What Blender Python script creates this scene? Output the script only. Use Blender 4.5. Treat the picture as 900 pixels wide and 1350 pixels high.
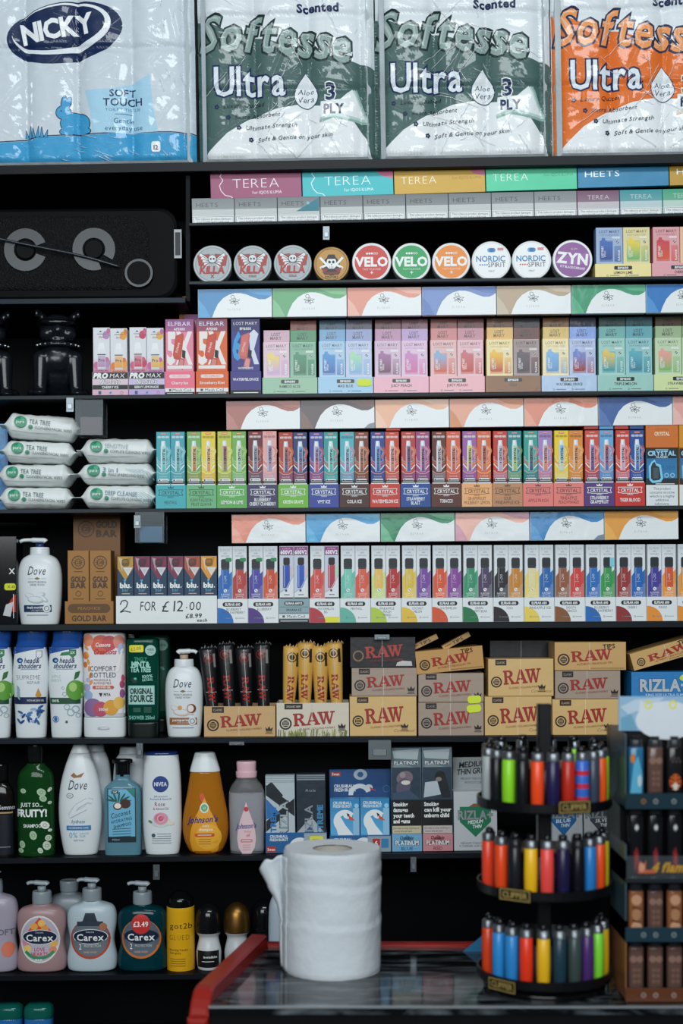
import bpy, math, random
from math import sin, cos, pi, atan, atan2, sqrt, radians
from mathutils import Vector, noise
from mathutils.geometry import tessellate_polygon
random.seed(5)
for o in list(bpy.data.objects): bpy.data.objects.remove(o)
SC = bpy.context.scene
COL = SC.collection
# ---------------------------------------------------------------- camera, world, lights, exposure
F, CAMD, HOR, ZC = 1875.0, 2.72, 790.0, 1.55     # focal length in pixels, distance to shelf fronts, eye level
S = CAMD / F
cd = bpy.data.cameras.new('camera'); cam = bpy.data.objects.new('camera', cd); COL.objects.link(cam)
cam.location = (0, -CAMD, ZC); cam.rotation_euler = (pi/2, 0, 0)
cd.sensor_fit = 'VERTICAL'; cd.sensor_height = 36; cd.lens = 50; cd.shift_y = (HOR-675)/1350
cd.dof.use_dof = True; cd.dof.focus_distance = CAMD; cd.dof.aperture_fstop = 2.4
cd.clip_start = .05
SC.camera = cam
w = bpy.data.worlds.new('world'); SC.world = w; w.use_nodes = True
w.node_tree.nodes['Background'].inputs[0].default_value = (.50, .68, .85, 1)
w.node_tree.nodes['Background'].inputs[1].default_value = .09
SC.view_settings.view_transform = 'Standard'; SC.view_settings.look = 'None'
SC.view_settings.gamma = 1; SC.view_settings.use_curve_mapping = False
SC.view_settings.exposure = 0.0
def area(name, loc, target, sx, sy, power, col):
    l = bpy.data.lights.new(name, 'AREA'); l.shape = 'RECTANGLE'; l.size = sx; l.size_y = sy
    l.energy = power; l.color = col
    o = bpy.data.objects.new(name, l); COL.objects.link(o); o.location = loc
    o.rotation_euler = (Vector(target)-Vector(loc)).to_track_quat('-Z', 'Y').to_euler(); return o
area('ceiling_strip_light', (.4, -2.15, 3.4), (.15, 0, 1.6), 2.0, .35, 29, (.90, .97, 1.0))
area('front_fill_panel', (-.45, -4.3, 2.55), (-.1, 0, 1.3), 3.2, 1.4, 104, (.93, .98, 1.0))  # broad fill panel added behind the camera to lift the lower rows

# ---------------------------------------------------------------- helpers
def H(h):
    r = [int(h[i:i+2], 16)/255 for i in (0, 2, 4)]
    return tuple((c/12.92 if c <= .04045 else ((c+.055)/1.055)**2.4) for c in r) + (1.0,)
def mixc(a, b, t): return tuple(a[i]*(1-t)+b[i]*t for i in range(4))
WH = H('eef2f1'); BK = H('0d0f13'); GY = H('9aa0a3'); RED = H('b02a24'); NV = H('1b2a55')
def P(px, py, Y=0.0):
    d = CAMD+Y; return Vector(((px-450)*d/F, Y, ZC+(HOR-py)*d/F))
def SCL(Y): return (CAMD+Y)/F
def mat(name, rough=.5, spec=.5, metal=0, trans=0, ior=1.45, coat=0, bump=None, alpha=1, mott=0):
    m = bpy.data.materials.new(name); m.use_nodes = True
    nt = m.node_tree; b = nt.nodes['Principled BSDF']
    at = nt.nodes.new('ShaderNodeAttribute'); at.attribute_name = 'Col'
    out = at.outputs[0]
    tc = nt.nodes.new('ShaderNodeTexCoord')
    if mott:
        n = nt.nodes.new('ShaderNodeTexNoise'); n.inputs['Scale'].default_value = mott[0]; n.inputs['Detail'].default_value = 4
        nt.links.new(tc.outputs['Object'], n.inputs['Vector'])
        r = nt.nodes.new('ShaderNodeMapRange'); r.inputs[3].default_value = 1-mott[1]; r.inputs[4].default_value = 1+mott[1]
        nt.links.new(n.outputs[0], r.inputs[0])
        x = nt.nodes.new('ShaderNodeVectorMath'); x.operation = 'SCALE'
        nt.links.new(out, x.inputs[0]); nt.links.new(r.outputs[0], x.inputs['Scale']); out = x.outputs[0]
    nt.links.new(out, b.inputs['Base Color'])
    b.inputs['Roughness'].default_value = rough; b.inputs['Specular IOR Level'].default_value = spec
    b.inputs['Metallic'].default_value = metal; b.inputs['Transmission Weight'].default_value = trans
    b.inputs['IOR'].default_value = ior; b.inputs['Coat Weight'].default_value = coat
    b.inputs['Coat Roughness'].default_value = .06; b.inputs['Alpha'].default_value = alpha
    if bump:
        n = nt.nodes.new('ShaderNodeTexNoise'); n.inputs['Scale'].default_value = bump[0]; n.inputs['Detail'].default_value = bump[2] if len(bump) > 2 else 2
        if len(bump) > 3: n.noise_type = 'RIDGED_MULTIFRACTAL'
        nt.links.new(tc.outputs['Object'], n.inputs['Vector'])
        bp = nt.nodes.new('ShaderNodeBump'); bp.inputs['Strength'].default_value = bump[1]; bp.inputs['Distance'].default_value = .01
        nt.links.new(n.outputs[0], bp.inputs['Height']); nt.links.new(bp.outputs[0], b.inputs['Normal'])
        if coat: nt.links.new(bp.outputs[0], b.inputs['Coat Normal'])
    return m
CARD = mat('printed_card', .45, .45, mott=(60, .03))
FOIL = mat('metallic_card', .34, .5, metal=.12, bump=(9, .2))
FILM = mat('printed_film', .5, .25, coat=.55)
def crinkle(m, scale=8.5):          # straight creases of crumpled wrapping film
    nt = m.node_tree; b = nt.nodes['Principled BSDF']; tc = nt.nodes.new('ShaderNodeTexCoord'); hs = []
    for sc, rot, sq in ((scale, .6, 1.0), (scale*.75, -.5, 1.7)):
        mp = nt.nodes.new('ShaderNodeMapping'); mp.inputs['Rotation'].default_value = (0, rot, 0); mp.inputs['Scale'].default_value = (1, .05, sq)
        nt.links.new(tc.outputs['Object'], mp.inputs[0])
        v = nt.nodes.new('ShaderNodeTexVoronoi'); v.feature = 'DISTANCE_TO_EDGE'; v.inputs['Scale'].default_value = sc
        nt.links.new(mp.outputs[0], v.inputs['Vector'])
        r = nt.nodes.new('ShaderNodeMapRange'); r.inputs[1].default_value = 0; r.inputs[2].default_value = .05; r.interpolation_type = 'SMOOTHSTEP'
        nt.links.new(v.outputs['Distance'], r.inputs[0]); hs.append(r.outputs[0])
    n = nt.nodes.new('ShaderNodeTexNoise'); n.inputs['Scale'].default_value = 11; n.inputs['Detail'].default_value = 3; nt.links.new(tc.outputs['Object'], n.inputs['Vector'])
    a1 = nt.nodes.new('ShaderNodeMath'); a1.operation = 'ADD'; nt.links.new(hs[0], a1.inputs[0]); nt.links.new(hs[1], a1.inputs[1])
    a2 = nt.nodes.new('ShaderNodeMath'); a2.operation = 'MULTIPLY_ADD'; nt.links.new(n.outputs[0], a2.inputs[0]); a2.inputs[1].default_value = .14; nt.links.new(a1.outputs[0], a2.inputs[2])
    bp = nt.nodes.new('ShaderNodeBump'); bp.inputs['Strength'].default_value = 1.0; bp.inputs['Distance'].default_value = .0045
    nt.links.new(a2.outputs[0], bp.inputs['Height']); nt.links.new(bp.outputs[0], b.inputs['Coat Normal']); 
    b2 = nt.nodes.new('ShaderNodeBump'); b2.inputs['Strength'].default_value = .1; b2.inputs['Distance'].default_value = .0028
    nt.links.new(a2.outputs[0], b2.inputs['Height']); nt.links.new(b2.outputs[0], b.inputs['Normal'])
crinkle(FILM)
CREASE_GLINT = mat('film_crease_glint', .12, 1.0, coat=1, alpha=.3)  # see-through white, so the film creases show as pale glint streaks
WRAP = mat('soft_wrap', .35, .5, bump=(30, .3))
CELLO = mat('cellophane_card', .4, .5, coat=.18, bump=(40, .06))
PLAS = mat('moulded_plastic', .3, .5, mott=(40, .02))
GLOS = mat('glossy_plastic', .12, .5)
DARK = mat('black_board', .5, .12, mott=(8, .2))
EDGE = mat('shelf_edge', .4, .2)
METL = mat('metal', .36, .5, metal=.9)
LIQ = mat('liquid_bottle', .1, .5, trans=.55, ior=1.33)
CLR = mat('clear_plastic', .08, .5, trans=.9, ior=1.2)
PAP = mat('tissue_paper', .85, .2, bump=(70, .14, 3), mott=(20, .03))
ACR = mat('acrylic', .12, .5, alpha=.16)

# glyphs: one outline per character and weight from Blender's own built-in font
CH = 'ABCDEFGHIJKLMNOPQRSTUVWXYZabcdefghijklmnopqrstuvwxyz0123456789&£.,-+!%~/#\''
WT = {'l': -.022, 'r': .0, 'b': .02, 'x': .042, 'o': .065}
GL = {}
def make_glyphs():
    tmp = []
    for k, off in WT.items():
        for c in CH:
            cu = bpy.data.curves.new('g', 'FONT'); cu.body = c; cu.offset = off; cu.resolution_u = 2; cu.fill_mode = 'FRONT'
            ob = bpy.data.objects.new('g', cu); COL.objects.link(ob); tmp.append((k, c, ob, cu))
    dg = bpy.context.evaluated_depsgraph_get(); dg.update()
    raw = {}
    for k, c, ob, cu in tmp:
        me = bpy.data.meshes.new_from_object(ob.evaluated_get(dg))
        raw[k, c] = [[(me.vertices[i].co.x, me.vertices[i].co.y) for i in p.vertices] for p in me.polygons]
        bpy.data.meshes.remove(me)
    for k, c, ob, cu in tmp:
        bpy.data.objects.remove(ob); bpy.data.curves.remove(cu)
    hh = max(p[1] for f in raw['r', 'H'] for p in f)
    for c in CH:
        xs = [p[0] for f in raw['r', c] for p in f] or [0, .3]
        x0, x1 = min(xs), max(xs)
        for k in WT:
            GL[k, c] = ([[((x-x0)/hh+.07, y/hh) for x, y in f] for f in raw[k, c]], (x1-x0)/hh+.16)
make_glyphs()

EPS = 4e-5
def put_(out, B, off, mi):
    ar = sum(B[t-1][0]*B[t][2]-B[t][0]*B[t-1][2] for t in range(len(B)))
    if abs(ar) < 1e-12: return
    if ar < 0: B = B[::-1]
    out.face([(p[0], p[1]-off, p[2]) for p in B], [p[3:] for p in B], mi, True)
class Msh:
    def __init__(s): s.V = []; s.F = []; s.C = []; s.MI = []; s.SM = []
    def face(s, pts, c, m=0, sm=False):
        n = len(s.V); s.V += [tuple(p) for p in pts]; s.F.append(tuple(range(n, n+len(pts))))
        s.C.append(c if isinstance(c, list) else [c]*len(pts)); s.MI.append(m); s.SM.append(sm)
    def faces(s, V, Fs, c, m=0, sm=True):
        n = len(s.V); s.V += [tuple(p) for p in V]
        for f in Fs:
            s.F.append(tuple(i+n for i in f)); s.C.append([c]*len(f)); s.MI.append(m); s.SM.append(sm)
    def bx(s, x0, x1, y0, y1, z0, z1, c, ch=0, m=0, top=None):   # box with chamfered front edge, metres
        h = ch
        A = [(x0+h, y0, z0+h), (x1-h, y0, z0+h), (x1-h, y0, z1-h), (x0+h, y0, z1-h)]
        B = [(x0, y0+h, z0), (x1, y0+h, z0), (x1, y0+h, z1), (x0, y0+h, z1)]
        D = [(x0, y1, z0), (x1, y1, z0), (x1, y1, z1), (x0, y1, z1)]
        V = A+D if not h else A+B+D
        q = [(0, 1, 2, 3)]
        L = 2 if not h else 3
        for l in range(L-1):
            for i in range(4):
                j = (i+1) % 4; q.append((l*4+j, l*4+i, l*4+4+i, l*4+4+j))
        e = (L-1)*4; q.append((e+3, e+2, e+1, e))
        s.faces(V, q, c, m, False)
    def loft(s, secs, c, n=28, p=2.0, m=0, cap=True, c2=None):   # sections (z, rx, ry, xc, yc)
        V = []; Fs = []
        for sec in secs:
            z, rx, ry = sec[:3]; xc = sec[3] if len(sec) > 3 else 0; yc = sec[4] if len(sec) > 4 else 0
            for i in range(n):
                t = 2*pi*i/n; a, b = cos(t), sin(t)
                k = (abs(a)**p+abs(b)**p)**(-1/p)
                V.append((xc+rx*a*k, yc+ry*b*k, z))
        for l in range(len(secs)-1):
            for i in range(n):
                j = (i+1) % n; Fs.append((l*n+i, l*n+j, l*n+n+j, l*n+n+i))
        if cap:
            Fs.append(tuple(range(n-1, -1, -1))); Fs.append(tuple((len(secs)-1)*n+i for i in range(n)))
        s.faces(V, Fs, c, m, True)
    def tube(s, path, rad, c, n=10, flat=1.0, m=0):
        V = []; Fs = []; path = [Vector(p) for p in path]
        if not isinstance(rad, (list, tuple)): rad = [rad]*len(path)
        for k, p in enumerate(path):
            t = (path[min(k+1, len(path)-1)]-path[max(k-1, 0)]).normalized()
            up = Vector((0, 1, 0)) if abs(t.y) < .9 else Vector((0, 0, 1))
            a = t.cross(up).normalized(); b = a.cross(t).normalized()
            for i in range(n):
                g = 2*pi*i/n; V.append(p+a*cos(g)*rad[k]*flat+b*sin(g)*rad[k])
        for k in range(len(path)-1):
            for i in range(n):
                j = (i+1) % n; Fs.append((k*n+i, k*n+j, k*n+n+j, k*n+n+i))
        Fs.append(tuple(range(n-1, -1, -1))); Fs.append(tuple((len(path)-1)*n+i for i in range(n)))
        s.faces(V, Fs, c, m, True)
    def disc(s, cx, cz, y0, y1, r, c, n=40, m=0, ch=0, rz=None):      # a short cylinder whose axis points at the room
        rz = rz or r; V = []; Fs = []
        L = [(y0, r-ch, rz-ch), (y0+ch, r, rz), (y1, r, rz)] if ch else [(y0, r, rz), (y1, r, rz)]
        for y, a, b in L:
            V += [(cx+a*cos(2*pi*i/n), y, cz+b*sin(2*pi*i/n)) for i in range(n)]
        for l in range(len(L)-1):
            for i in range(n):
                j = (i+1) % n; Fs.append((l*n+j, l*n+i, l*n+n+i, l*n+n+j))
        s.faces(V, Fs, c, m, True)
        s.face(V[:n], c, m); s.face(V[-n:][::-1], c, m)
    def build(s, name, mats, parent=None, custom=None):
        me = bpy.data.meshes.new(name); me.from_pydata(s.V, [], s.F)
        at = me.color_attributes.new('Col', 'FLOAT_COLOR', 'CORNER')
        flat = [x for f in s.C for c in f for x in c]
        at.data.foreach_set('color', flat)
        me.polygons.foreach_set('material_index', s.MI); me.polygons.foreach_set('use_smooth', s.SM)
        for m in (mats if isinstance(mats, (list, tuple)) else [mats]): me.materials.append(m)
        if custom: me.normals_split_custom_set_from_vertices(custom)
        me.update()
        o = bpy.data.objects.new(name, me); COL.objects.link(o)
        if parent: o.parent = parent
        return o
class Art(Msh):       # flat printing measured in photograph pixels (v downwards), uc = centre column, base = bottom line
    def __init__(s, uc, base, sc=S, y=0.0):
        super().__init__(); s.uc, s.base, s.sc, s.y, s.k = uc, base, sc, y, 0
    def q(s, u, v, y=None): return ((u-s.uc)*s.sc, s.y-s.k*EPS if y is None else y, (s.base-v)*s.sc)
    def poly(s, pts, c, m=0):
        s.k += 1
        if len(pts) > 3:
            for t in tessellate_polygon([[Vector((p[0], -p[1], 0)) for p in pts]]):
                s.face([s.q(*pts[i]) for i in t], [c[i] for i in t] if isinstance(c, list) else c, m)
        else: s.face([s.q(*p) for p in pts], c, m)
    def rect(s, u0, v0, u1, v1, c, m=0):
        s.k += 1; s.face([s.q(u0, v1), s.q(u1, v1), s.q(u1, v0), s.q(u0, v0)], c, m)
    def grad(s, u0, v0, u1, v1, ct, cb, m=0): s.rect(u0, v0, u1, v1, [cb, cb, ct, ct], m)
    def ell(s, cx, cy, rx, ry, c, n=28, rot=0, m=0):
        s.k += 1; r = radians(rot); L = []
        for i in range(n):
            t = -2*pi*i/n; x, y = rx*cos(t), ry*sin(t)
            L.append(s.q(cx+x*cos(r)-y*sin(r), cy+x*sin(r)+y*cos(r)))
        s.face(L, c, m)
    def ring(s, cx, cy, r0, r1, c, a0=0, a1=360, n=32, ey=1.0, m=0):
        s.k += 1
        for i in range(n):
            a, b = radians(a0+(a1-a0)*i/n), radians(a0+(a1-a0)*(i+1)/n)
            s.face([s.q(cx+r*cos(t), cy+r*sin(t)*ey) for r, t in ((r0, a), (r0, b), (r1, b), (r1, a))], c, m)
    def line(s, pts, wd, c, m=0):
        s.k += 1
        for (x0, y0), (x1, y1) in zip(pts, pts[1:]):
            l = sqrt((x1-x0)**2+(y1-y0)**2) or 1; nx, ny = -(y1-y0)/l*wd/2, (x1-x0)/l*wd/2
            s.face([s.q(x0+nx, y0+ny), s.q(x1+nx, y1+ny), s.q(x1-nx, y1-ny), s.q(x0-nx, y0-ny)], c, m)
    def rrect(s, u0, v0, u1, v1, r, c, m=0):
        L = []
        for cx, cy, a in ((u1-r, v0+r, -90), (u1-r, v1-r, 0), (u0+r, v1-r, 90), (u0+r, v0+r, 180)):
            for i in range(5):
                t = radians(a+i*22.5); L.append(s.q(cx+r*cos(t), cy+r*sin(t)))
        s.k += 1; y = s.y-s.k*EPS
        s.face([(p[0], y, p[2]) for p in L], c, m)
    def text(s, t, cx, cy, h, c, w=None, wt='r', it=0, rot=0, al='c', warp=None, sp=0, m=0):
        s.k += 1
        tot = sum((.35 if ch == ' ' else GL['r', ch][1])+sp for ch in t)-sp
        kx = w/tot if w else h
        x = -tot/2 if al == 'c' else (0 if al == 'l' else -tot)
        r = radians(rot)
        for ch in t:
            if ch == ' ': x += .35+sp; continue
            g, adv = GL[wt, ch]
            for f in g:
                L = []
                for gx, gy in f:
                    X = (x+gx)*kx; Y = (gy-.5)*h; X += it*Y
                    X, Y = X*cos(r)-Y*sin(r), X*sin(r)+Y*cos(r)
                    u, v = cx+X, cy-Y
                    if warp: u, v = warp(u, v)
                    L.append(s.q(u, v))
                s.face(L, c, m)
            x += adv+sp
    def carton(s, w, h, depth, c, ch=.35, side=None, m=0):    # box body behind the printing, pixels; call first
        k = s.sc; s.bx(-w/2*k, w/2*k, s.y, s.y+depth*k, 0, h*k, c, ch*k, m)
    def drape(s, fn, step, steph=None, off=0, exact=False):                        # cut every face along a grid and lay it on y = fn(x, z)
        steph = steph or step; out = Msh()
        def clip(P_, ax, lo, hi):
            for sgn, lim in ((1, lo), (-1, hi)):
                R = []
                for i in range(len(P_)):
                    a, b = P_[i-1], P_[i]; da, db = sgn*(a[ax]-lim), sgn*(b[ax]-lim)
                    if (da >= 0) != (db >= 0):
                        t = da/(da-db); R.append(tuple(a[j]+(b[j]-a[j])*t for j in range(7)))
                    if db >= 0: R.append(b)
                P_ = R
                if len(P_) < 3: return []
            return P_
        def diag(P_, i, j, sgn):
            g = lambda p: sgn*((p[0]/step-i)+(p[2]/steph-j)-1); R = []
            for t in range(len(P_)):
                a, b = P_[t-1], P_[t]; da, db = g(a), g(b)
                if (da >= 0) != (db >= 0):
                    u = da/(da-db); R.append(tuple(a[q]+(b[q]-a[q])*u for q in range(7)))
                if db >= 0: R.append(b)
            return R
        if exact:                       # the same flat triangles for every layer of print
            memo = {}
            def nd(i, j):
                if (i, j) not in memo: memo[i, j] = fn(i*step, j*steph)
                return memo[i, j]
        for f, cs, mi in zip(s.F, s.C, s.MI):
            P0 = [s.V[i]+tuple(c) for i, c in zip(f, cs)]
            P0 = [(p[0], p[1], p[2], p[3], p[4], p[5], p[6]) for p in P0]
            x0, x1 = min(p[0] for p in P0), max(p[0] for p in P0); z0, z1 = min(p[2] for p in P0), max(p[2] for p in P0)
            for i in range(math.floor(x0/step), math.floor(x1/step)+1):
                A = clip(P0, 0, i*step, (i+1)*step) if x1-x0 > 1e-9 else P0
                if not A: continue
                for j in range(math.floor(z0/steph), math.floor(z1/steph)+1):
                    B = clip(A, 2, j*steph, (j+1)*steph)
                    for sgn in ((-1, 1) if exact else (0,)):
                        B0 = B if len(B) >= 3 else []
                        if exact and B0: B0 = diag(B0, i, j, sgn)
                        if len(B0) < 3: continue
                        if exact:
                            A0, A1, A2, A3 = nd(i, j), nd(i+1, j), nd(i, j+1), nd(i+1, j+1)
                            B0 = [(p[0], p[1]+(A0+(A1-A0)*(p[0]/step-i)+(A2-A0)*(p[2]/steph-j) if sgn < 0 else A3+(A2-A3)*(1-p[0]/step+i)+(A1-A3)*(1-p[2]/steph+j)), p[2])+p[3:] for p in B0]
                        else: B0 = [(p[0], p[1]+fn(p[0], p[2]), p[2])+p[3:] for p in B0]
                        put_(out, B0, off, mi)
        s.V, s.F, s.C, s.MI, s.SM = out.V, out.F, out.C, out.MI, out.SM
        N = []; e = 4e-4
        for x, y, z in s.V:
            dx = (fn(x+e, z)-fn(x-e, z))/(2*e); dz = (fn(x, z+e)-fn(x, z-e))/(2*e)
            N.append(Vector((dx, -1, dz)).normalized())
        return N
def tag(o, label, cat, group=None):
    o['label'] = label; o['category'] = cat
    if group: o['group'] = group
    return o
def empty(name, loc=(0, 0, 0), tilt=0):
    o = bpy.data.objects.new(name, None); COL.objects.link(o); o.location = loc; o.rotation_euler = (0, tilt, 0); o.empty_display_size = .02
    return o
class Row:
    def __init__(s, x0, y0, k): s.x0, s.y0, s.k = x0, y0, k; s.t = atan(k)
    def y(s, x): return s.y0+s.k*(x-s.x0)
R0, R1, R2 = Row(262, 218, -.017), Row(253, 297.5, -.02), Row(258, 374, -.011)
R3, R4, R5 = Row(121, 523, -.008), Row(205, 671.5, -.006), Row(287, 822, -.005)
R6, R7, R8 = Row(0, 973, -.005), Row(0, 1129.5, -.012), Row(0, 1283, -.008)
def put(o, row, px, Y=0.0, up=0.0, tilt=None):
    o.location = P(px, row.y(px), Y); o.location.z = P(px, row.y(px), 0).z+up*S+.0004; o.rotation_euler.y = row.t if tilt is None else tilt
    return o
def box(name, label, cat, row, px, w, h, depth, c, art=None, m=CARD, group=None, Y=0.0, up=0.0, tilt=None, yaw=0):
    a = Art(w/2, h, SCL(Y)); a.carton(w, h, depth, c)
    if art: art(a, w, h)
    o = a.build(name, m); put(o, row, px, Y, up, tilt); o.rotation_euler.z = yaw
    return tag(o, label, cat, group)
def spline(pts, n=5):         # smooth profile through the points; a repeated point makes a corner
    out = []; N_ = max(len(q) for q in pts); pts = [tuple(q)+(0,)*(N_-len(q)) for q in pts]
    for i in range(len(pts)-1):
        a, b = pts[i], pts[i+1]
        if a == b: continue
        p0 = pts[i-1] if i and pts[i-1] != a else a
        p3 = pts[i+2] if i+2 < len(pts) and pts[i+2] != b else b
        for k in range(n):
            t = k/n
            out.append(tuple(.5*((2*a[j])+(-p0[j]+b[j])*t+(2*p0[j]-5*a[j]+4*b[j]-p3[j])*t*t+(-p0[j]+3*a[j]-3*b[j]+p3[j])*t**3) for j in range(len(a))))
    out.append(tuple(pts[-1])); return out
def front(secs, p):
    zs = [q[0] for q in secs]
    def fn(x, z):
        z = min(max(z, zs[0]), zs[-1])
        i = 0
        while i < len(zs)-2 and zs[i+1] < z: i += 1
        t = (z-zs[i])/((zs[i+1]-zs[i]) or 1)
        rx = secs[i][1]*(1-t)+secs[i+1][1]*t; ry = secs[i][2]*(1-t)+secs[i+1][2]*t
        u = min(abs(x/max(rx, 1e-6)), .995)
        return -ry*(1-u**p)**(1/p)
    return fn
# ---------------------------------------------------------------- the setting
def struct(name, x0, x1, y0, y1, z0, z1, c, m=DARK):
    a = Msh(); a.bx(x0, x1, y0, y1, z0, z1, c); o = a.build(name, m); o['kind'] = 'structure'; return o
NIGHT = H('06090e')
struct('floor', -2.5, 2.5, -4.5, 1, -.05, 0, H('3a3d40'))
struct('wall_back', -2.5, 2.5, .34, .40, 0, 3.6, H('04080d'))
struct('ceiling', -2.5, 2.5, -4.5, .4, 3.6, 3.66, H('8a8f92'))

# ---------------------------------------------------------------- shelves
def shelf(row, x0, x1, label, depth=.30, edge=H('1a222a'), thick=7, fr=-.02):
    a = Msh(); L = (x1-x0)*S
    a.bx(-L/2, L/2, fr+.004, depth, -thick*S, 0, NIGHT)
    o = a.build('display_shelf', DARK)
    px = (x0+x1)/2; o.location = P(px, row.y(px), 0); o.rotation_euler.y = row.t
    e = Msh(); e.bx(-L/2, L/2, fr, fr+.0038, -thick*S, .0002, edge, .0008)
    e.build('front_edge', EDGE, o)
    return tag(o, label, 'shelf', 'shelves of the wall display')
shelf(R0, -90, 980, 'black top shelf carrying the large packs of toilet paper', .30, H('0b0f15'), 12)
shelf(R1, 250, 980, 'thin black shelf under the row of small silver tobacco packs', .12, H('1a2228'), 4)
shelf(R2, 250, 980, 'thin shelf carrying the round nicotine pouch cans', .2, H('2a3338'), 4)
shelf(Row(0, 397, -.008), -90, 246, 'dark shelf holding the black party speaker', .32, H('101c2c'), 7)
shelf(R3, -90, 980, 'black shelf under the gradient pod boxes and dog figurines', .3, H('22292f'), 5)
shelf(R4, -90, 980, 'black shelf carrying the white wipes and slim crystal tube boxes', .3, H('242c31'), 5)
shelf(R5, -90, 980, 'black shelf carrying the gold boxes, handwritten price sign and white vape boxes', .3, H('131c21'), 8)
shelf(R6, -90, 980, 'black shelf carrying the shampoo bottles and rolling paper boxes', .3, H('141c24'), 7)
shelf(R7, -90, 980, 'black shelf carrying body wash bottles and rolling paper pouches', .3, H('11171e'), 7)
shelf(R8, -90, 400, 'low black shelf carrying the pump hand soaps', .3, H('0d1218'), 7)
shelf(Row(0, 1412, -.008), -90, 400, 'lowest shelf, carrying the small teal lidded tins', .3, H('0d1218'), 7)
a = Msh(); a.bx(-.004, .004, .0, .33, 0, .24, NIGHT)
o = a.build('shelf_divider', DARK); o.location = P(247.6, 397, 0); tag(o, 'thin black upright panel between the speaker and the round cans', 'divider')
# metal brackets and acrylic pockets hanging under the shelves
def clip(px, py, w, h, label):
    a = Art(w/2, h, S, -.0215); a.bx(-w/2*S, w/2*S, -.0215, -.0205, 0, h*S, H('6c7478'), .0005)
    a.bx(-w*.3*S, w*.3*S, -.0235, -.0216, h*.2*S, h*.55*S, H('848c90'), .0006)
    o = a.build('shelf_clip', METL); o.location = P(px, py, 0); tag(o, label, 'clip', 'metal shelf clips')
clip(430, 320, 9, 18, 'small grey metal clip above the gold round can')
clip(95, 545, 10, 19, 'small metal clip under the shelf above the white wipes')
clip(183, 697, 9, 17, 'small metal clip beside acrylic pocket with blue insert')
clip(503, 843, 20, 7, 'flat metal clip above the black rolling paper box')
clip(208, 1157, 9, 20, 'small metal clip hanging over the teal pump soap')
clip(544, 1147, 8, 20, 'small metal clip under shelf above the dark counter')
clip(186, 998, 9, 20, 'copper toned clip above the white rose body wash')
clip(500, 1000, 30, 26, 'wide grey metal clip behind the silver rolling pouches')
clip(313, 981, 20, 5, 'flat metal clip under the cone pouch display')
def pocket(px, py, w, h, label, ins):
    s = Msh(); k = S
    s.bx(-w/2*k, w/2*k, -.022, -.0205, 0, h*k, H('7f9098')); s.bx(-w/2*k, w/2*k, -.0203, .03, 0, .0015, H('7f9098'))
    s.bx(-w/2*k, -w/2*k+.0015, -.0203, .03, .0016, h*k, H('7f9098')); s.bx(w/2*k-.0015, w/2*k, -.0203, .03, .0016, h*k, H('7f9098'))
    o = s.build('acrylic_pocket', ACR); o.location = P(px, py, 0)
    t = Msh(); t.bx(-w*.4*k, w*.4*k, .0, .002, .002, h*.55*k, ins, .0005); t.build('insert_card', CARD, o)
    tag(o, label, 'holder', 'acrylic pockets under the shelves')
pocket(120, 575, 36, 46, 'clear acrylic pocket hanging above the white facial wipes', H('6a5a60'))
pocket(199, 716, 38, 40, 'clear acrylic pocket with blue insert above the small pyramid boxes', H('2f6f98'))

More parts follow.
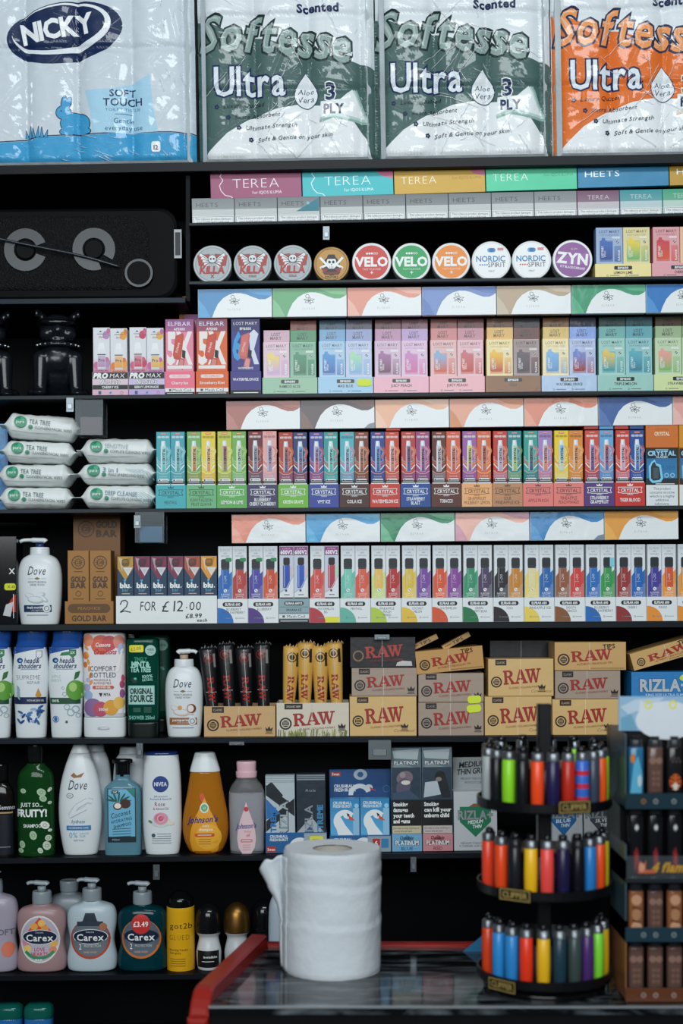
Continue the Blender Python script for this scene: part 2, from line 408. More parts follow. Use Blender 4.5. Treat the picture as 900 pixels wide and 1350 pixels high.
# ---------------------------------------------------------------- toilet paper packs
def pack_fn(x0, w, h, seams, off):
    def fn(x, z):                     # metres from pack centre/base -> dent of the front
        px = x/S+w/2; pz = z/S
        c = abs(sin(pi*(px-off)/70)); d = .012*(1-c)**2.2
        for q in seams: d += .006*math.exp(-((pz-q)/5)**2)
        for e in (px, w-px):
            if e < 14: d += .022*(1-max(e, 0)/14)**2
        if pz < 16: d += .026*(1-max(pz, 0)/16)**2
        d += .0018*noise.noise(Vector((x*22+x0, z*22, 3)))+.0009*noise.noise(Vector((x*60, z*60+x0, 7)))
        return d
    return fn
def pack(name, label, x0, x1, base, top, artfn, seams, off, tilt, sidec=H('c9d2d6')):
    w, h = x1-x0, base-top
    a = Art((x0+x1)/2, base, S)
    a.rect(x0, top, x1, base, H('cdd7de') if x0 < 100 else H('dde4e8')); artfn(a)
    for i_, v_ in enumerate(a.V): a.V[i_] = (v_[0], v_[1], max(v_[2], .0005))
    fn = pack_fn(x0, w, h, seams, off)
    N = a.drape(fn, 4*S, off=.0006, exact=True)
    o0 = empty(name, P((x0+x1)/2, R0.y((x0+x1)/2), 0)+Vector((0, 0, .0006)), R0.t)
    a.build('printed_film', FILM, o0, N)
    rc = random.Random(int(x0)+40); cr_ = Msh()
    for i in range(46 if x0 > 100 else 30):
        if x0 > 100: cx, cy, g, L = rc.gauss((x0+x1)/2+10, w*.24), rc.uniform(top*0-5, base-12), radians(rc.choice((-62, -48, -30, 25, 40, 58, 75))+rc.uniform(-9, 9)), rc.choice((10, 16, 24, 36, 60))
        elif i < 20: cx, cy, g, L = rc.uniform(212, 246), rc.uniform(0, 205), radians(rc.choice((70, 84, 96, 40))+rc.uniform(-8, 8)), rc.uniform(6, 18)
        else: cx, cy, g, L = rc.uniform(60, 200), rc.uniform(176, 212), radians(rc.uniform(10, 35)), rc.uniform(8, 30)
        n_ = max(3, int(L/4)); pts = []
        for t in range(n_+1):
            e = (t/n_-.5)*L; u, v = cx+e*cos(g)+rc.uniform(-.7, .7), cy+e*sin(g)+rc.uniform(-.7, .7)
            if not (x0+6 < u < x1-6 and v < base-5): continue
            x_, z_ = (u-(x0+x1)/2)*S, (base-v)*S; pts.append((x_, fn(x_, z_)-.0028, z_))
        if len(pts) > 2: cr_.tube(pts, [.0002]+[rc.uniform(.0005, .0011) for _ in pts[2:]]+[.0002], H('f0f4f6'), 6)  # raised creases, whitened to stand in for glints on the film
    fc = cr_.build('film_crease_glint', CREASE_GLINT, o0); fc['kind'] = 'stuff'
    b = Msh(); q = S
    secs = []
    for y, r in ((.03, 0), (.05, 3), (.12, 2), (.2, 6)):
        secs.append((y, r))
    V = []; Fs = []
    for y, r in [(.004, 8), (.016, 2), (.03, 0), (.19, 0), (.22, 12)]:
        X, Z = (w/2-3-r)*q, h*q
        V += [(-X, y, r*q), (X, y, r*q), (X, y, Z-r*q), (-X, y, Z-r*q)]
    for l in range(4):
        for i in range(4):
            j = (i+1) % 4; Fs.append((l*4+j, l*4+i, l*4+4+i, l*4+4+j))
    Fs.append((19, 18, 17, 16))
    for f in Fs: b.face([V[i] for i in f], sidec)
    b.build('wrapped_rolls', WRAP, o0)
    return tag(o0, label, 'toilet paper', 'toilet paper packs on the top shelf')
def nicky(a):
    nv = H('14284f'); lb = H('3f9fd0'); pl = H('a9d3ea')
    a.poly([(-15, 186), (20, 184), (60, 178), (120, 176), (180, 175), (258, 176), (258, 219), (-15, 219)], lb)
    a.line([(-15, 185), (20, 183), (60, 177), (120, 175), (180, 174), (258, 175)], 1.4, nv)
    a.poly([(-15, 214), (40, 218), (120, 215), (200, 217), (258, 214), (258, 219), (-15, 219)], H('dfe8ee'))
    a.ell(88, 41, 77, 40, nv, 40, -9); a.ell(84, 36, 66, 33, H('e8eef2'), 40, -9); a.ell(80, 34, 62, 28, nv, 40, -9)
    a.text('NICKY', 78, 35, 24, H('eef3f5'), 96, 'x', rot=9)
    a.poly([(113, 117), (150, 116), (175, 110), (199, 98), (203, 140), (209, 174), (160, 175), (122, 173), (120, 145)], pl)
    for t, y, h, w_ in (('SOFT', 122, 9, 35), ('TOUCH', 134, 9.5, 52)): a.text(t, 163, y, h, H('1d3358'), w_, 'b')
    a.text('TOILET TISSUE', 163, 144, 3.6, H('5a7f9c'), 47); a.line([(153, 150), (175, 150)], .7, nv)
    a.text('Gentle', 164, 158.5, 6.4, H('2d4a6a')); a.text('everyday use', 164, 168, 6.2, H('2d4a6a'), 50)
    # rabbit
    for c, g in ((nv, 1.1), (lb, 0)):
        a.ell(100, 161, 19+g, 14+g, c); a.ell(85, 147, 9.5+g, 8.5+g, c); a.ell(86, 134, 3.3+g, 9+g, c, rot=8); a.ell(91, 135, 3+g, 9+g, c, rot=22)
        a.poly([(84, 152), (82, 176), (96, 176), (100, 160)], c) if not g else None
        a.ell(110, 171, 10+g, 4+g, c); a.ell(88, 172, 8+g, 4+g, c)
    a.ell(82, 145, 1, 1.2, nv, 8)
    for x, hh, dx in ((36, 10, -2), (40, 15, 1), (45, 12, -1), (50, 14, 2), (56, 13, 0), (61, 9, 3)):
        a.poly([(x-2.4, 179), (x+dx, 178-hh), (x+2.4, 179)], lb); a.line([(x-2.4, 179), (x+dx, 178-hh), (x+2.4, 179)], .7, nv)
    a.rrect(200, 187, 212, 201, 3, H('eef3f5')); a.text('12', 206, 195, 6, nv, wt='b')
def softesse(dx, dy, gc, lc, dk):
    def f(a):
        sh = lambda L: [(x+dx, y+dy) for x, y in L]
        a.poly(sh([(262, 22), (300, 40), (350, 52), (420, 72), (497, 92), (497, 219), (262, 219)]), gc)
        a.poly(sh([(262, 219), (275, 200), (300, 176), (330, 158), (365, 145), (400, 139), (435, 143), (465, 160), (484, 186), (492, 219)]), H('e8edef'))
        wp = lambda u, v: (u, v+.00062*max(u-dx-270, 0)**2-.02*(u-dx-270))
        a.text('Softesse', 368+dx, 44+dy, 46, dk, 202, 'o', it=.22, warp=wp)
        a.text('Softesse', 368+dx, 44+dy, 46, lc, 202, 'b', it=.22, warp=wp)
        a.text('Softesse', 366+dx, 41.5+dy, 44, mixc(lc, WH, .25), 200, 'l', it=.22, warp=wp)
        a.text('Ultra', 331+dx, 108+dy, 37, NV, 97, 'o'); a.text('Ultra', 331+dx, 108+dy, 37, H('dfe8ee'), 97, 'b')
        a.text('Scented', 422+dx, 12+dy, 10, NV, 56, 'x')
        for g, c in ((1.2, NV), (0, H('e9eff2'))):
            a.ell(405+dx, 128+dy, 15+g, 16+g, c); a.poly(sh([(391-g, 120), (405, 98-g), (419+g, 120)]), c)
        a.text('Aloe', 405+dx, 122+dy, 7.5, H('203250'), 22, it=.25, rot=6); a.text('Vera', 405+dx, 133+dy, 7.5, H('203250'), 23, it=.25, rot=6)
        for i, c in enumerate(('8fb0a8', 'b9cfca', 'e6edee')):
            g_ = i*3; a.poly(sh([(422, 164-g_), (440, 158-g_), (488-g_, 168-g_*1.4), (472-g_, 120), (450, 134), (424, 136)]), H(c) if gc[1] > gc[0] else mixc(H(c), gc, .4-.2*i)); continue
            a.poly(sh([(424, 163-i*5), (440, 156-i*5), (470-i*2, 163-i*4), (464-i*2, 117), (446, 112+i), (446, 135), (424, 150-i*4)]), H(c) if gc[1] > gc[0] else mixc(H(c), gc, .4-.2*i))
        a.text('3', 437+dx, 123+dy, 22, H('e6edee'), 15, 'o'); a.text('3', 437+dx, 123+dy, 22, NV, 15, 'b'); a.text('PLY', 441+dx, 146+dy, 12, NV, 27, 'x')
        for t, x, y, w_ in (('Luxury Quilted', 323, 139.5, 54), ('Extra Absorbent', 341, 153.5, 60), ('Ultimate Strength', 359, 167.5, 68), ('Soft & Gentle on your skin', 390, 182.5, 99)):
            a.text(t, x+dx, y+dy, 5.4, H('232f3c') if y > 150 else H('141c22'), w_, it=.25, rot=3)
            for j in range(5): a.ell(x-w_/2-9+dx+2*cos(j*1.257), y+2+dy+2*sin(j*1.257), 1.3, 1.3, NV, 8)
    return f
pack('toilet_paper_pack', 'wide white toilet paper pack with blue rabbit and navy oval logo', -15, 258, 219, -90, nicky, (157, 237), 50, atan(-.004))
pack('toilet_paper_pack', 'green and white toilet paper pack beside the rabbit pack', 262, 496, 217.5, -90, softesse(0, 0, H('4a6663'), H('8ca39f'), H('1e2f2e')), (98, 196), 6, atan(-.012))
pack('toilet_paper_pack', 'green and white toilet paper pack touching the orange pack', 498, 729, 213.5, -90, softesse(233, -5, H('4a6663'), H('8ca39f'), H('1e2f2e')), (98, 196), 6, atan(-.016))
pack('toilet_paper_pack', 'orange and white toilet paper pack on the top shelf', 731, 964, 207.5, -90, softesse(470, -11, H('e0702a'), H('ec9a5a'), H('2a3354')), (98, 196), 6, atan(-.018))

# ---------------------------------------------------------------- carton lids fixed along the shelf edges
def lidform(a, w, h, c, depth=9):       # front panel, returned sides, top and bottom flaps
    k = a.sc; t = .0012
    a.bx(-w/2*k, w/2*k, a.y, a.y+t, 0, h*k, c, .0006)
    for x in (-w/2*k, w/2*k-t): a.bx(x, x+t, a.y+t, a.y+depth*k, .001, h*k-.001, c)
    a.bx(-w/2*k+t, w/2*k-t, a.y+t, a.y+depth*k, h*k-t, h*k, c); a.bx(-w/2*k+t, w/2*k-t, a.y+t, a.y+depth*k, 0, t, c)
def flower(a, x, y, c, k=1.0):
    a.ring(x-2*k, y-6*k, 2.1*k, 2.7*k, c, n=12)
    for g, l in ((-20, 8), (25, 7), (70, 6.5), (-75, 6), (150, 6), (200, 7)):
        q = radians(g); ex, ey = x+l*k*cos(q), y+l*.8*k*sin(q)
        a.line([(x, y), ((x+ex)/2-1.4*k*sin(q), (y+ey)/2+1.4*k*cos(q)), (ex, ey), ((x+ex)/2+1.4*k*sin(q), (y+ey)/2-1.4*k*cos(q)), (x, y)], .55*k, c)
YL = -.036
def elf_lid(px, base, w, h, c, c2, label, tilt, corner=None):
    a = Art(w/2, h, SCL(YL)); lidform(a, w, h, H('e9eeef'))
    a.rect(.3, .3, w-.3, h-.3, c)
    if c2: a.poly([(.3, h*.35), (w*.09, h*.6), (w*.17, h-.3), (.3, h-.3)], c2); a.poly([(w*.62, .3), (w-.3, .3), (w-.3, h*.25), (w*.8, h*.2)], c2)
    f = lambda u: h*(.1+.0) if u < 0 else 0
    L = [(w*.19, h-.3), (w*.22, h*.78), (w*.27, h*.52), (w*.34, h*.32), (w*.42, h*.2), (w*.50, h*.145), (w*.58, h*.15), (w*.66, h*.2), (w*.74, h*.29), (w*.83, h*.37), (w*.91, h*.37), (w*.96, h*.31), (w-.3, h*.24), (w-.3, h-.3)]
    a.poly(L, H('e9eeef'))
    if corner: a.poly([(w*.86, h-.3), (w*.92, h*.85), (w-.3, h*.8), (w-.3, h-.3)], corner)
    flower(a, w*.49, h*.44, H('4a5356')); a.text('ELFBAR', w*.49, h*.72, 2.6, H('7f888a'), 17, 'l', sp=.5)
    o = a.build('carton_lid', CELLO); o.location = P(px, base, YL) - Vector((0, YL, 0)); o.rotation_euler.y = tilt
    return tag(o, label, 'carton', 'wave print carton lids along the shelf edges')
def lids(x0, wd, ytop, k, h, tab, where):
    for i, (c, c2, nm, near) in enumerate(tab):
        x = x0+wd*(i+.5); elf_lid(x, ytop+k*(x-x0)+h+.6, wd-1, h, H(c), H(c2) if c2 else None, f'{nm} and white wave print carton lid {near}', atan(k), H('7d8b98') if nm in ('taupe', 'clear blue') else None)
lids(258, 99.8, 375.5, -.011, 38, [('3487bf', '4ba0d4', 'blue', 'under the winged skull cans'), ('5aa870', '7fc08a', 'green', 'under the gold round can'), ('e59682', 'f0b4a2', 'salmon', 'under the red and green round cans'),
      ('6f8cc8', '5a7abc', 'periwinkle', 'under the orange round can'), ('b8a184', 'c9b8a0', 'tan', 'under the white round cans'), ('3a9a72', '58b088', 'green', 'under the lemon lime tray'), ('2a78c0', '4a94d4', 'blue', 'under the cherry pod tray')], '')
lids(296, 99.4, 525, -.011, 38, [('a65f55', 'b8746a', 'terracotta', 'under the bamboo aloe tray'), ('56494c', '7a5a50', 'taupe', 'under the mad blue tray'), ('f0b594', 'f4c8ae', 'pale peach', 'under the juicy peach tray'),
      ('e9a58a', 'd88a5a', 'peach', 'with orange corner, under the cola tray'), ('e08a70', 'eba48c', 'salmon', 'under the watermelon ice tray'), ('3f62a0', '5578b4', 'navy blue', 'under the triple melon tray'), ('e8a8a0', 'f0bcb4', 'pink', 'under the pale green pod tray')], '')
lids(303, 99.6, 676.5, -.009, 38, [('ea8f78', 'f2a892', 'coral', 'under the lime slim box tray'), ('3f9fd4', '5ab4e0', 'sky blue', 'under the cola ice tray'), ('1f8a60', '6ab890', 'green', 'under the strawberry blast tray'),
      ('f2b8a8', 'd8a0b0', 'pink', 'under the sour pineapple tray'), ('3a88c4', '5aa0d4', 'clear blue', 'under the pineapple peach mango tray'), ('e8a040', 'f0b258', 'orange', 'under the tiger blood tray')], '')
def terea(px, base, w, h, c, kind, label):
    a = Art(w/2, h, SCL(YL)); lidform(a, w, h, c, 8)
    lt = mixc(c, WH, .75)
    if kind == 'T':
        a.line([(16, 1), (13, 6), (17, 11), (12, 18), (14, 25), (19, 31), (27, 33), (30, 36)], .9, lt)
        a.text('TEREA', w*.50, h*.44, 12.5, lt, 65, 'l'); a.text('for IQOS ILUMA', w*.62, h*.78, 4, lt, 40, 'r')
    elif kind == 'G':
        a.text('TEREA', w*.27, h*.5, 10, lt, 50, 'l'); a.text('for IQOS ILUMA', w*.80, h*.45, 3.6, mixc(c, BK, .5) if c[2] < .3 else lt, 40, 'r')
    else: a.text('HEETS', w*.27, h*.5, 7.5, H('dfeef4'), 48, 'r')
    if 'cyan' in label: a.poly([(w*.78, .4), (w-.5, .4), (w-.5, h*.42), (w*.87, h*.3)], H('b8607e'))
    o = a.build('carton_lid', FOIL); o.location = P(px, base, YL)-Vector((0, YL, 0)); o.rotation_euler.y = atan(-.03)
    tag(o, label, 'carton', 'metallic tobacco carton fronts on the top shelf edge')
for i, (c, kd, lb, bs) in enumerate([('8a4264', 'T', 'plum metallic carton front on the shelf edge under green paper pack', 254.5), ('2aa6ac', 'T', 'cyan metallic carton front with small pink corner', 251), ('b8922f', 'G', 'gold metallic carton front between the cyan and mint ones', 247.5),
      ('46b890', 'G', 'mint green metallic carton front on shelf edge under orange pack', 243.5), ('2779a0', 'H', 'deep blue metallic carton front beside the mint one', 239), ('b08a2c', 'H', 'gold metallic carton front beside the blue one, cut by frame', 235.5)]):
    terea(275+122.6*(i+.5), bs, 121.6, 36.5, H(c), kd, lb)

# ---------------------------------------------------------------- silver tobacco packs
def heets(c, nm, tri):
    def f(a, w, h):
        a.grad(.5, .5, w-.5, h*.42, c, mixc(c, WH, .12)); a.line([(.5, h*.42), (w-.5, h*.42)], .4, mixc(c, BK, .4))  # upper part darker: shade of the overhang above is put into the colour
        a.text(nm, w*.36 if nm == 'HEETS' else w*.5, 9, 5.6, mixc(c, BK, .55) if nm == 'HEETS' else mixc(c, WH, .5), 30, 'r')
        a.line([(4, 15.5), (18, 15.5)], .7, mixc(c, BK, .4))
        a.rect(.5, h*.42, w-.5, h-.5, mixc(c, WH, .55)); a.rect(.5, h-12, w-.5, h-.5, H('dfe4e5')); a.rect(1.6, h-11, w-1.6, h-1.4, H('444a4d')); a.rect(2, h-10.6, w-2, h-1.8, H('e6eaea'))
        a.text('This tobacco product damages', w/2, h-8.1, 2.7, BK, w-8); a.text('your health and is addictive.', w/2, h-4, 2.7, BK, w-12)
        if tri: a.poly([(w*.44, h*.55), (w-1, 2), (w-1, h*.55)], H('2a7f92')); a.ell(w*.72, 9, 2, 2, H('8fc0c8'), 10)
    return f
HT = [('8f9699', 'HEETS', 0, 'silver tobacco pack at the divider end of the row'), ('868d90', 'HEETS', 0, 'silver tobacco pack beside the one with a teal triangle'), ('82898c', 'HEETS', 1, 'silver tobacco pack with a teal triangle'),
      ('80878a', 'HEETS', 0, 'silver tobacco pack under the cyan metallic carton'), ('7c8386', 'HEETS', 0, 'silver tobacco pack above the red round can'), ('7c8386', 'HEETS', 0, 'silver tobacco pack above the green round can'),
      ('82898c', 'HEETS', 0, 'silver tobacco pack above the orange round can'), ('868d90', 'HEETS', 0, 'silver tobacco pack under the mint metallic carton'), ('8a9194', 'HEETS', 0, 'silver tobacco pack beside the plum topped pack'),
      ('7f4f70', 'TEREA', 0, 'small tobacco pack with plum top'), ('2f9fa8', 'TEREA', 0, 'small tobacco pack with teal top'), ('3faf86', 'TEREA', 0, 'small tobacco pack with green top')]
for i, (c, nm, tr, lb) in enumerate(HT):
    x = 253+56.4*(i+.5); box('tobacco_pack', lb, 'pack', R1, x, 55.8, 35.5, 22, H(c), heets(mixc(H(c), BK, .18), nm, tr), CARD, 'small tobacco packs in one row')  # print colour darkened too, for the shade under the metallic cartons

# ---------------------------------------------------------------- round cans
def can(px, r, kind, c, label, face):
    o = empty('pouch_can', (0, 0, 0)); k = S
    b = Msh(); b.disc(0, r*k, .004, .03, (r-.6)*k, H('c9ced0')); b.build('tin_base', PLAS, o)
    a = Art(0, r, S); a.disc(0, r*k, 0, .0038, r*k, face, ch=.0012)
    R = r
    if kind == 'killa':
        a.ell(0, 0, R*.9, R*.9, H('8d979c')); a.ell(0, 0, R*.85, R*.85, H('a9b2b6'))
        for sg in (-1, 1):
            a.poly([(sg*3, -14), (sg*20, -12), (sg*18, 2), (sg*8, 3)], H('a33a34'))
            for j in range(5): a.poly([(sg*3, -6+j), (sg*(15-j*1.5), -15+j*4.2), (sg*(17-j*2), -11+j*4.2)], H('e6eaeb')); a.line([(sg*3, -6+j), (sg*(15-j*1.5), -15+j*4.2)], .7, BK)
        a.ell(0, -7, 5.5, 5, H('dfe3e4')); a.ring(0, -7, 5, 5.8, BK); a.ell(-2, -7, 1.3, 1.5, BK, 10); a.ell(2, -7, 1.3, 1.5, BK, 10)
        a.text('KILLA', 0, 7.5, 9, H('b02623'), 33, 'x', it=.1); a.text('X' if c == 'x' else 'COLD', 0, 16, 4.2 if c == 'x' else 2.5, H('7a2a28'), None, 'b')
    elif kind == 'pirate':
        a.ell(0, 0, R*.93, R*.93, H('c28f3a')); a.ring(0, 0, R*.86, R*.9, H('6a4a1c'))
        a.ell(0, 2, 11, 13, BK)
        for sg in (-1, 1):
            a.line([(sg*15, -9), (sg*3, 4)], 3, WH); a.line([(sg*15, 5), (sg*5, 0)], 3, WH)
            a.poly([(sg*4, 6), (sg*14, 4), (sg*10, 12)], H('8a2a24'))
        a.ell(0, -3, 6.2, 6.8, WH); a.rect(-3.6, 2, 3.6, 6, WH); a.ell(-2.5, -3, 1.8, 2, BK, 12); a.ell(2.5, -3, 1.8, 2, BK, 12); a.poly([(-1, 1), (0, -1), (1, 1)], BK)
        a.poly([(-7, -7), (-4, -13), (4, -13), (7, -7)], BK)
        for j in (-2, 0, 2): a.line([(j, 2.6), (j, 6)], .5, BK)
        a.poly([(-12, 10), (12, 10), (9, 14), (-9, 14)], H('6a2a1e')); a.text('COLD DRY', 0, 17, 3, BK, 18, 'b')
    elif kind == 'velo':
        a.ell(0, 0, R*.87, R*.87, c); a.ring(0, 0, R*.9, R*.92, H('cfd4d5'))
        a.text('VELO', 0, -.5, 11.5, WH, 43, 'x')
        for j in range(5): (a.ell if j < 3 else lambda x, y, p, q, cc, n: a.ring(x, y, 1, 1.5, cc, n=10))(-6+j*3.2, -11.5, 1.4, 1.4, WH, 10)
        a.text('TASTY FLAVOUR', 0, 9.5, 2.6, mixc(c, WH, .8), 24); a.line([(-2, 14), (2, 14)], .9, WH); a.line([(0, 12), (0, 16)], .9, WH)
    elif kind == 'nordic':
        a.ell(0, 0, R*.9, R*.9, H('f2f5f5')); a.ring(0, 0, R*.91, R*.93, H('c5cbcd'))
        for j, (dx, cc) in enumerate(((-2.5, '5ab0d8'), (2.5, '3a8fc8'), (0, '2a6fb0'))): a.ell(dx, -14, 3, 3, H(cc), 14)
        a.text('NORDIC', -1, -2.5, 7.4, H('2a7fb8'), 39, 'b'); a.text('SPIRIT', 7, 5.5, 6.2, H('2e3c48'), 24, 'r')
        for j in range(4): a.ell(-15+j*3, 5.5, 1.1, 1.1, c, 8)
        a.rect(8, -17, 16, -13.5, H('d88a90')); a.text('MINT', 0, 14, 2.4, H('7f98a8'))
    else:
        a.ell(0, 0, R*.88, R*.88, H('8f5a9a')); a.poly([(-22, -3), (-10, -5), (22, -9), (22, 1), (8, 8), (-20, 6)], H('a06aaa'))
        a.text('ZYN', 0, -1.5, 13.5, WH, 41, 'x', rot=-6); a.text('ICY BLACKCURRANT', 0, 10.5, 3, WH, 33, 'b', rot=-8); a.text('SLIM', 2, -14, 3, H('d8b8dc'))
    a.build('printed_lid', CELLO, o)
    put(o, R2, px); o.rotation_euler.x = radians(-2)
    tag(o, label, 'can', 'round pouch cans in one row')
can(280, 25.3, 'killa', 'x', 'silver round can with red winged skull, nearest the divider', H('b9c1c4'))
can(333, 25, 'killa', '', 'silver winged skull can, middle of its three', H('b4bcc0'))
can(386, 25, 'killa', '', 'silver winged skull can touching the gold can', H('b4bcc0'))
can(437, 23.5, 'pirate', 0, 'gold round can with black pirate skull', H('b9883a'))
can(490, 25.8, 'velo', H('cc4036'), 'white rimmed red round can', H('eef1f1'))
can(542.5, 25.5, 'velo', H('23a05a'), 'white rimmed green round can', H('eef1f1'))
can(595, 25.3, 'velo', H('ee8c2e'), 'white rimmed orange round can', H('eef1f1'))
can(648, 26, 'nordic', H('3a8fc8'), 'white round can with blue dots beside the orange can', H('eef1f1'))
can(701, 26, 'nordic', H('d0503c'), 'white round can with red dots beside the purple can', H('eef1f1'))
can(755, 26.3, 'zyn', 0, 'white rimmed purple round can', H('eef1f1'))
# ---------------------------------------------------------------- display trays and the boxes standing in them
def tray(label, row, px, w, h, depth, c, art, m=CARD, group=None, Y=0, name='display_tray', back=None, up=0):
    a = Art(w/2, h, SCL(Y)); k = a.sc; t = .0012
    a.bx(-w/2*k, w/2*k, 0, t, 0, h*k, c, .0004)
    for x in (-w/2*k, w/2*k-t): a.bx(x, x+t, t, depth*k, 0, h*k, c)
    a.bx(-w/2*k+t, w/2*k-t, t, depth*k, 0, t, c)
    a.bx(-w/2*k+t, w/2*k-t, depth*k-t, depth*k, t, (back or h)*k, c)
    art(a, w, h)
    o = a.build(name, m); put(o, row, px, Y, up); return tag(o, label, 'tray', group)
IN = .0022            # boxes stand just behind the tray front, on the tray floor
SF = .0016/S
def mirrorpos(i): return 'left box' if i == 0 else 'right box'

# gradient pod boxes ------------------------------------------------
def podbox(c, dt, db):
    def f(a, w, h):
        a.grad(.4, .4, w-.4, h-.4, mixc(c, WH, .15), mixc(c, WH, .25)); d = mixc(c, BK, .6)
        a.rect(.8, .8, w-.8, 1.4, mixc(c, WH, .4))
        a.text('LOST MARY', w/2, 5.5, 3.6, d, w*.78, 'b'); a.text('DISPOSABLE POD', w/2, 10, 2.1, mixc(c, BK, .45), w*.7)
        a.grad(w*.12+.5, h*.36, w*.62+.5, h*.93, mixc(c, db, .35), mixc(c, db, .5))          # soft side
        a.rect(w*.22, h*.285, w*.34, h*.36, dt)
        a.poly([(w*.15, h*.38), (w*.2, h*.345), (w*.38, h*.345), (w*.43, h*.39), (w*.58, h*.39), (w*.61, h*.42), (w*.61, h*.84), (w*.56, h*.88), (w*.19, h*.88), (w*.14, h*.84)], [dt, dt, dt, dt, dt, dt, db, db, db, db])
        a.text('LOST MARY', w*.24, h*.66, 3, WH, 15, 'b', rot=90); a.text('BM600', w*.33, h*.72, 2, WH, 8, rot=90)
        a.grad(w*.68, h*.5, w*.94, h*.93, mixc(c, db, .2), mixc(c, db, .75)); a.text('FLAVOUR', w*.86, h*.76, 2.6, WH, 14, 'b', rot=90)
        a.rrect(w*.6, h*.25, w*.9, h*.31, 1.2, mixc(c, WH, .65)); a.ell(w*.8, h*.4, 1.7, 1.7, H('4a5052'), 10); a.line([(w*.8-1.4, h*.4+1.4), (w*.8+1.4, h*.4-1.4)], .6, WH)
    return f
def podtray(c, t):
    def f(a, w, h):
        lt = mixc(c, WH, .25)
        a.rect(.4, .4, w-.4, h-.4, c); a.rrect(w*.34, 3, w*.66, 8, 1.2, BK); a.text('BM600', w*.5, 5.5, 2.8, H('dfe4e4'), 14, 'x')
        a.text(t, w*.5, 11.8, 3.4, H('2e3234'), min(len(t)*2.5, w*.6), 'b')
        for q in (.22, .56): a.ring(w*q, h-4.5, .9, 1.3, H('5a6060'), n=8); a.line([(w*q+3, h-4.5), (w*q+16, h-4.5)], .8, H('5a6060'))
    return f
def podend(c):
    def f(a, w, h):
        a.rect(.4, .4, w-.4, h-.4, c); d = mixc(c, BK, .6); a.text('LOST', w*.47, h*.35, 4, d, 12, 'x'); a.text('MARY', w*.47, h*.66, 4, d, 15, 'x')
    return f
def pods(row, x0, w, h, hb, tc, flav, boxes, desc, tiers=(), Y=0):
    tray(f'{desc} tray of gradient pod boxes', row, x0+w/2, w-.6, h, 60, H(tc), podtray(H(tc), flav), CELLO, 'trays of gradient pod boxes')
    bw = (w-3)/2
    for i, (c, dt, db, nm) in enumerate(boxes):
        x = x0+1.5+bw*(i+.5); zb = h+.5
        # the boxes stand on an inner carton so that their fronts show above the tray
        o = box('pod_box', f'{nm} gradient pod box, {mirrorpos(i)} standing in the {desc} tray', 'box', row, x, bw-.5, hb+h-SF-.3, 15, H(c), None, CELLO, 'gradient pod boxes standing in trays', IN, SF)
        a = Art((bw-.5)/2, hb, SCL(IN), -.0001); podbox(H(c), H(dt), H(db))(a, bw-.5, hb); 
        for v in range(len(a.V)): a.V[v] = (a.V[v][0], a.V[v][1], a.V[v][2]+(h-SF-.3)*SCL(IN))
        a.build('front_print', CELLO, o)
    for t, cols in enumerate(tiers):  # lying layers use darkened colours: shade under the lids is painted in
        for i, (c, nm) in enumerate(cols):
            if not c: continue
            x = x0+1.5+bw*(i+.5)
            box('pod_box', f'{nm} shade-toned pod box lying flat, {"lower" if t == 0 else "upper"} layer, {mirrorpos(i)[:-4]} side, {desc} tray', 'box', row, x, bw-.6, 16, 45, H(c), podend(H(c)), CELLO, 'pod boxes lying flat on the standing ones', IN+.010+.028*t, h+hb+.4+16.3*t)
pods(R3, 345.5, 73.2, 23, 47.5, '93bf9f', 'BAMBOO ALOE', [('d9b2c4', 'ecd064', 'c9a8d0', 'pink'), ('4f9e78', '3a8a62', '1f6f4a', 'green')], 'bamboo aloe', ([('c9a3b2', 'pink'), ('3f8a60', 'green')], [('', ''), ('9a4a3a', 'brick red')]))
pods(R3, 418.9, 73.2, 23, 48, '9fcbe8', 'MAD BLUE', [('8fbde0', '3f8fd0', '2a64b0', 'blue'), ('b0bfe2', 'a4dcae', '7fb0d8', 'lavender')], 'mad blue', ([('6f9fc4', 'blue'), ('8f9cc4', 'lavender')], [('35607a', 'slate blue'), ('5a5868', 'slate grey')]))
pods(R3, 492.3, 73.2, 23, 48, 'eeb2c2', 'JUICY PEACH', [('d0aac8', 'a06a9a', '6a2f56', 'mauve'), ('dcb2d6', 'c884c0', 'd06aa0', 'orchid')], 'dusky juicy peach', ([('b88aa8', 'mauve'), ('b79ac8', 'lilac')], [('7a4450', 'maroon'), ('94606e', 'rose')]))
pods(R3, 565.7, 73.6, 23, 48.5, 'efb4bc', 'JUICY PEACH', [('e0a6a6', '7ab0d8', 'd0542e', 'salmon'), ('e2a8b2', 'c86a70', 'c23a2c', 'rose')], 'salmon juicy peach', ([('c87f80', 'salmon'), ('c08694', 'rose')], [('94504a', 'brick'), ('7a3a40', 'wine')]))
pods(R3, 639.6, 73.6, 23, 49, '8a5e38', 'COLA', [('efd68a', 'f0c02a', 'c0401f', 'yellow'), ('80605f', '5a4a58', '3a2c34', 'dark brown')], 'cola', ([('d9ae62', 'tan'), ('5c2c2c', 'dark maroon')], [('744a26', 'brown'), ('28222e', 'black')]))
pods(R3, 713.5, 73.6, 23, 49, 'b4cbe8', 'WATERMELON ICE', [('efdc9c', '7ab4e0', '5a94c8', 'cream'), ('a6b6e0', '6a8ad0', 'a03a34', 'periwinkle')], 'watermelon ice', ([('d2b468', 'ochre'), ('86a2dc', 'periwinkle')], [('80551f', 'brown'), ('30344a', 'navy')]))
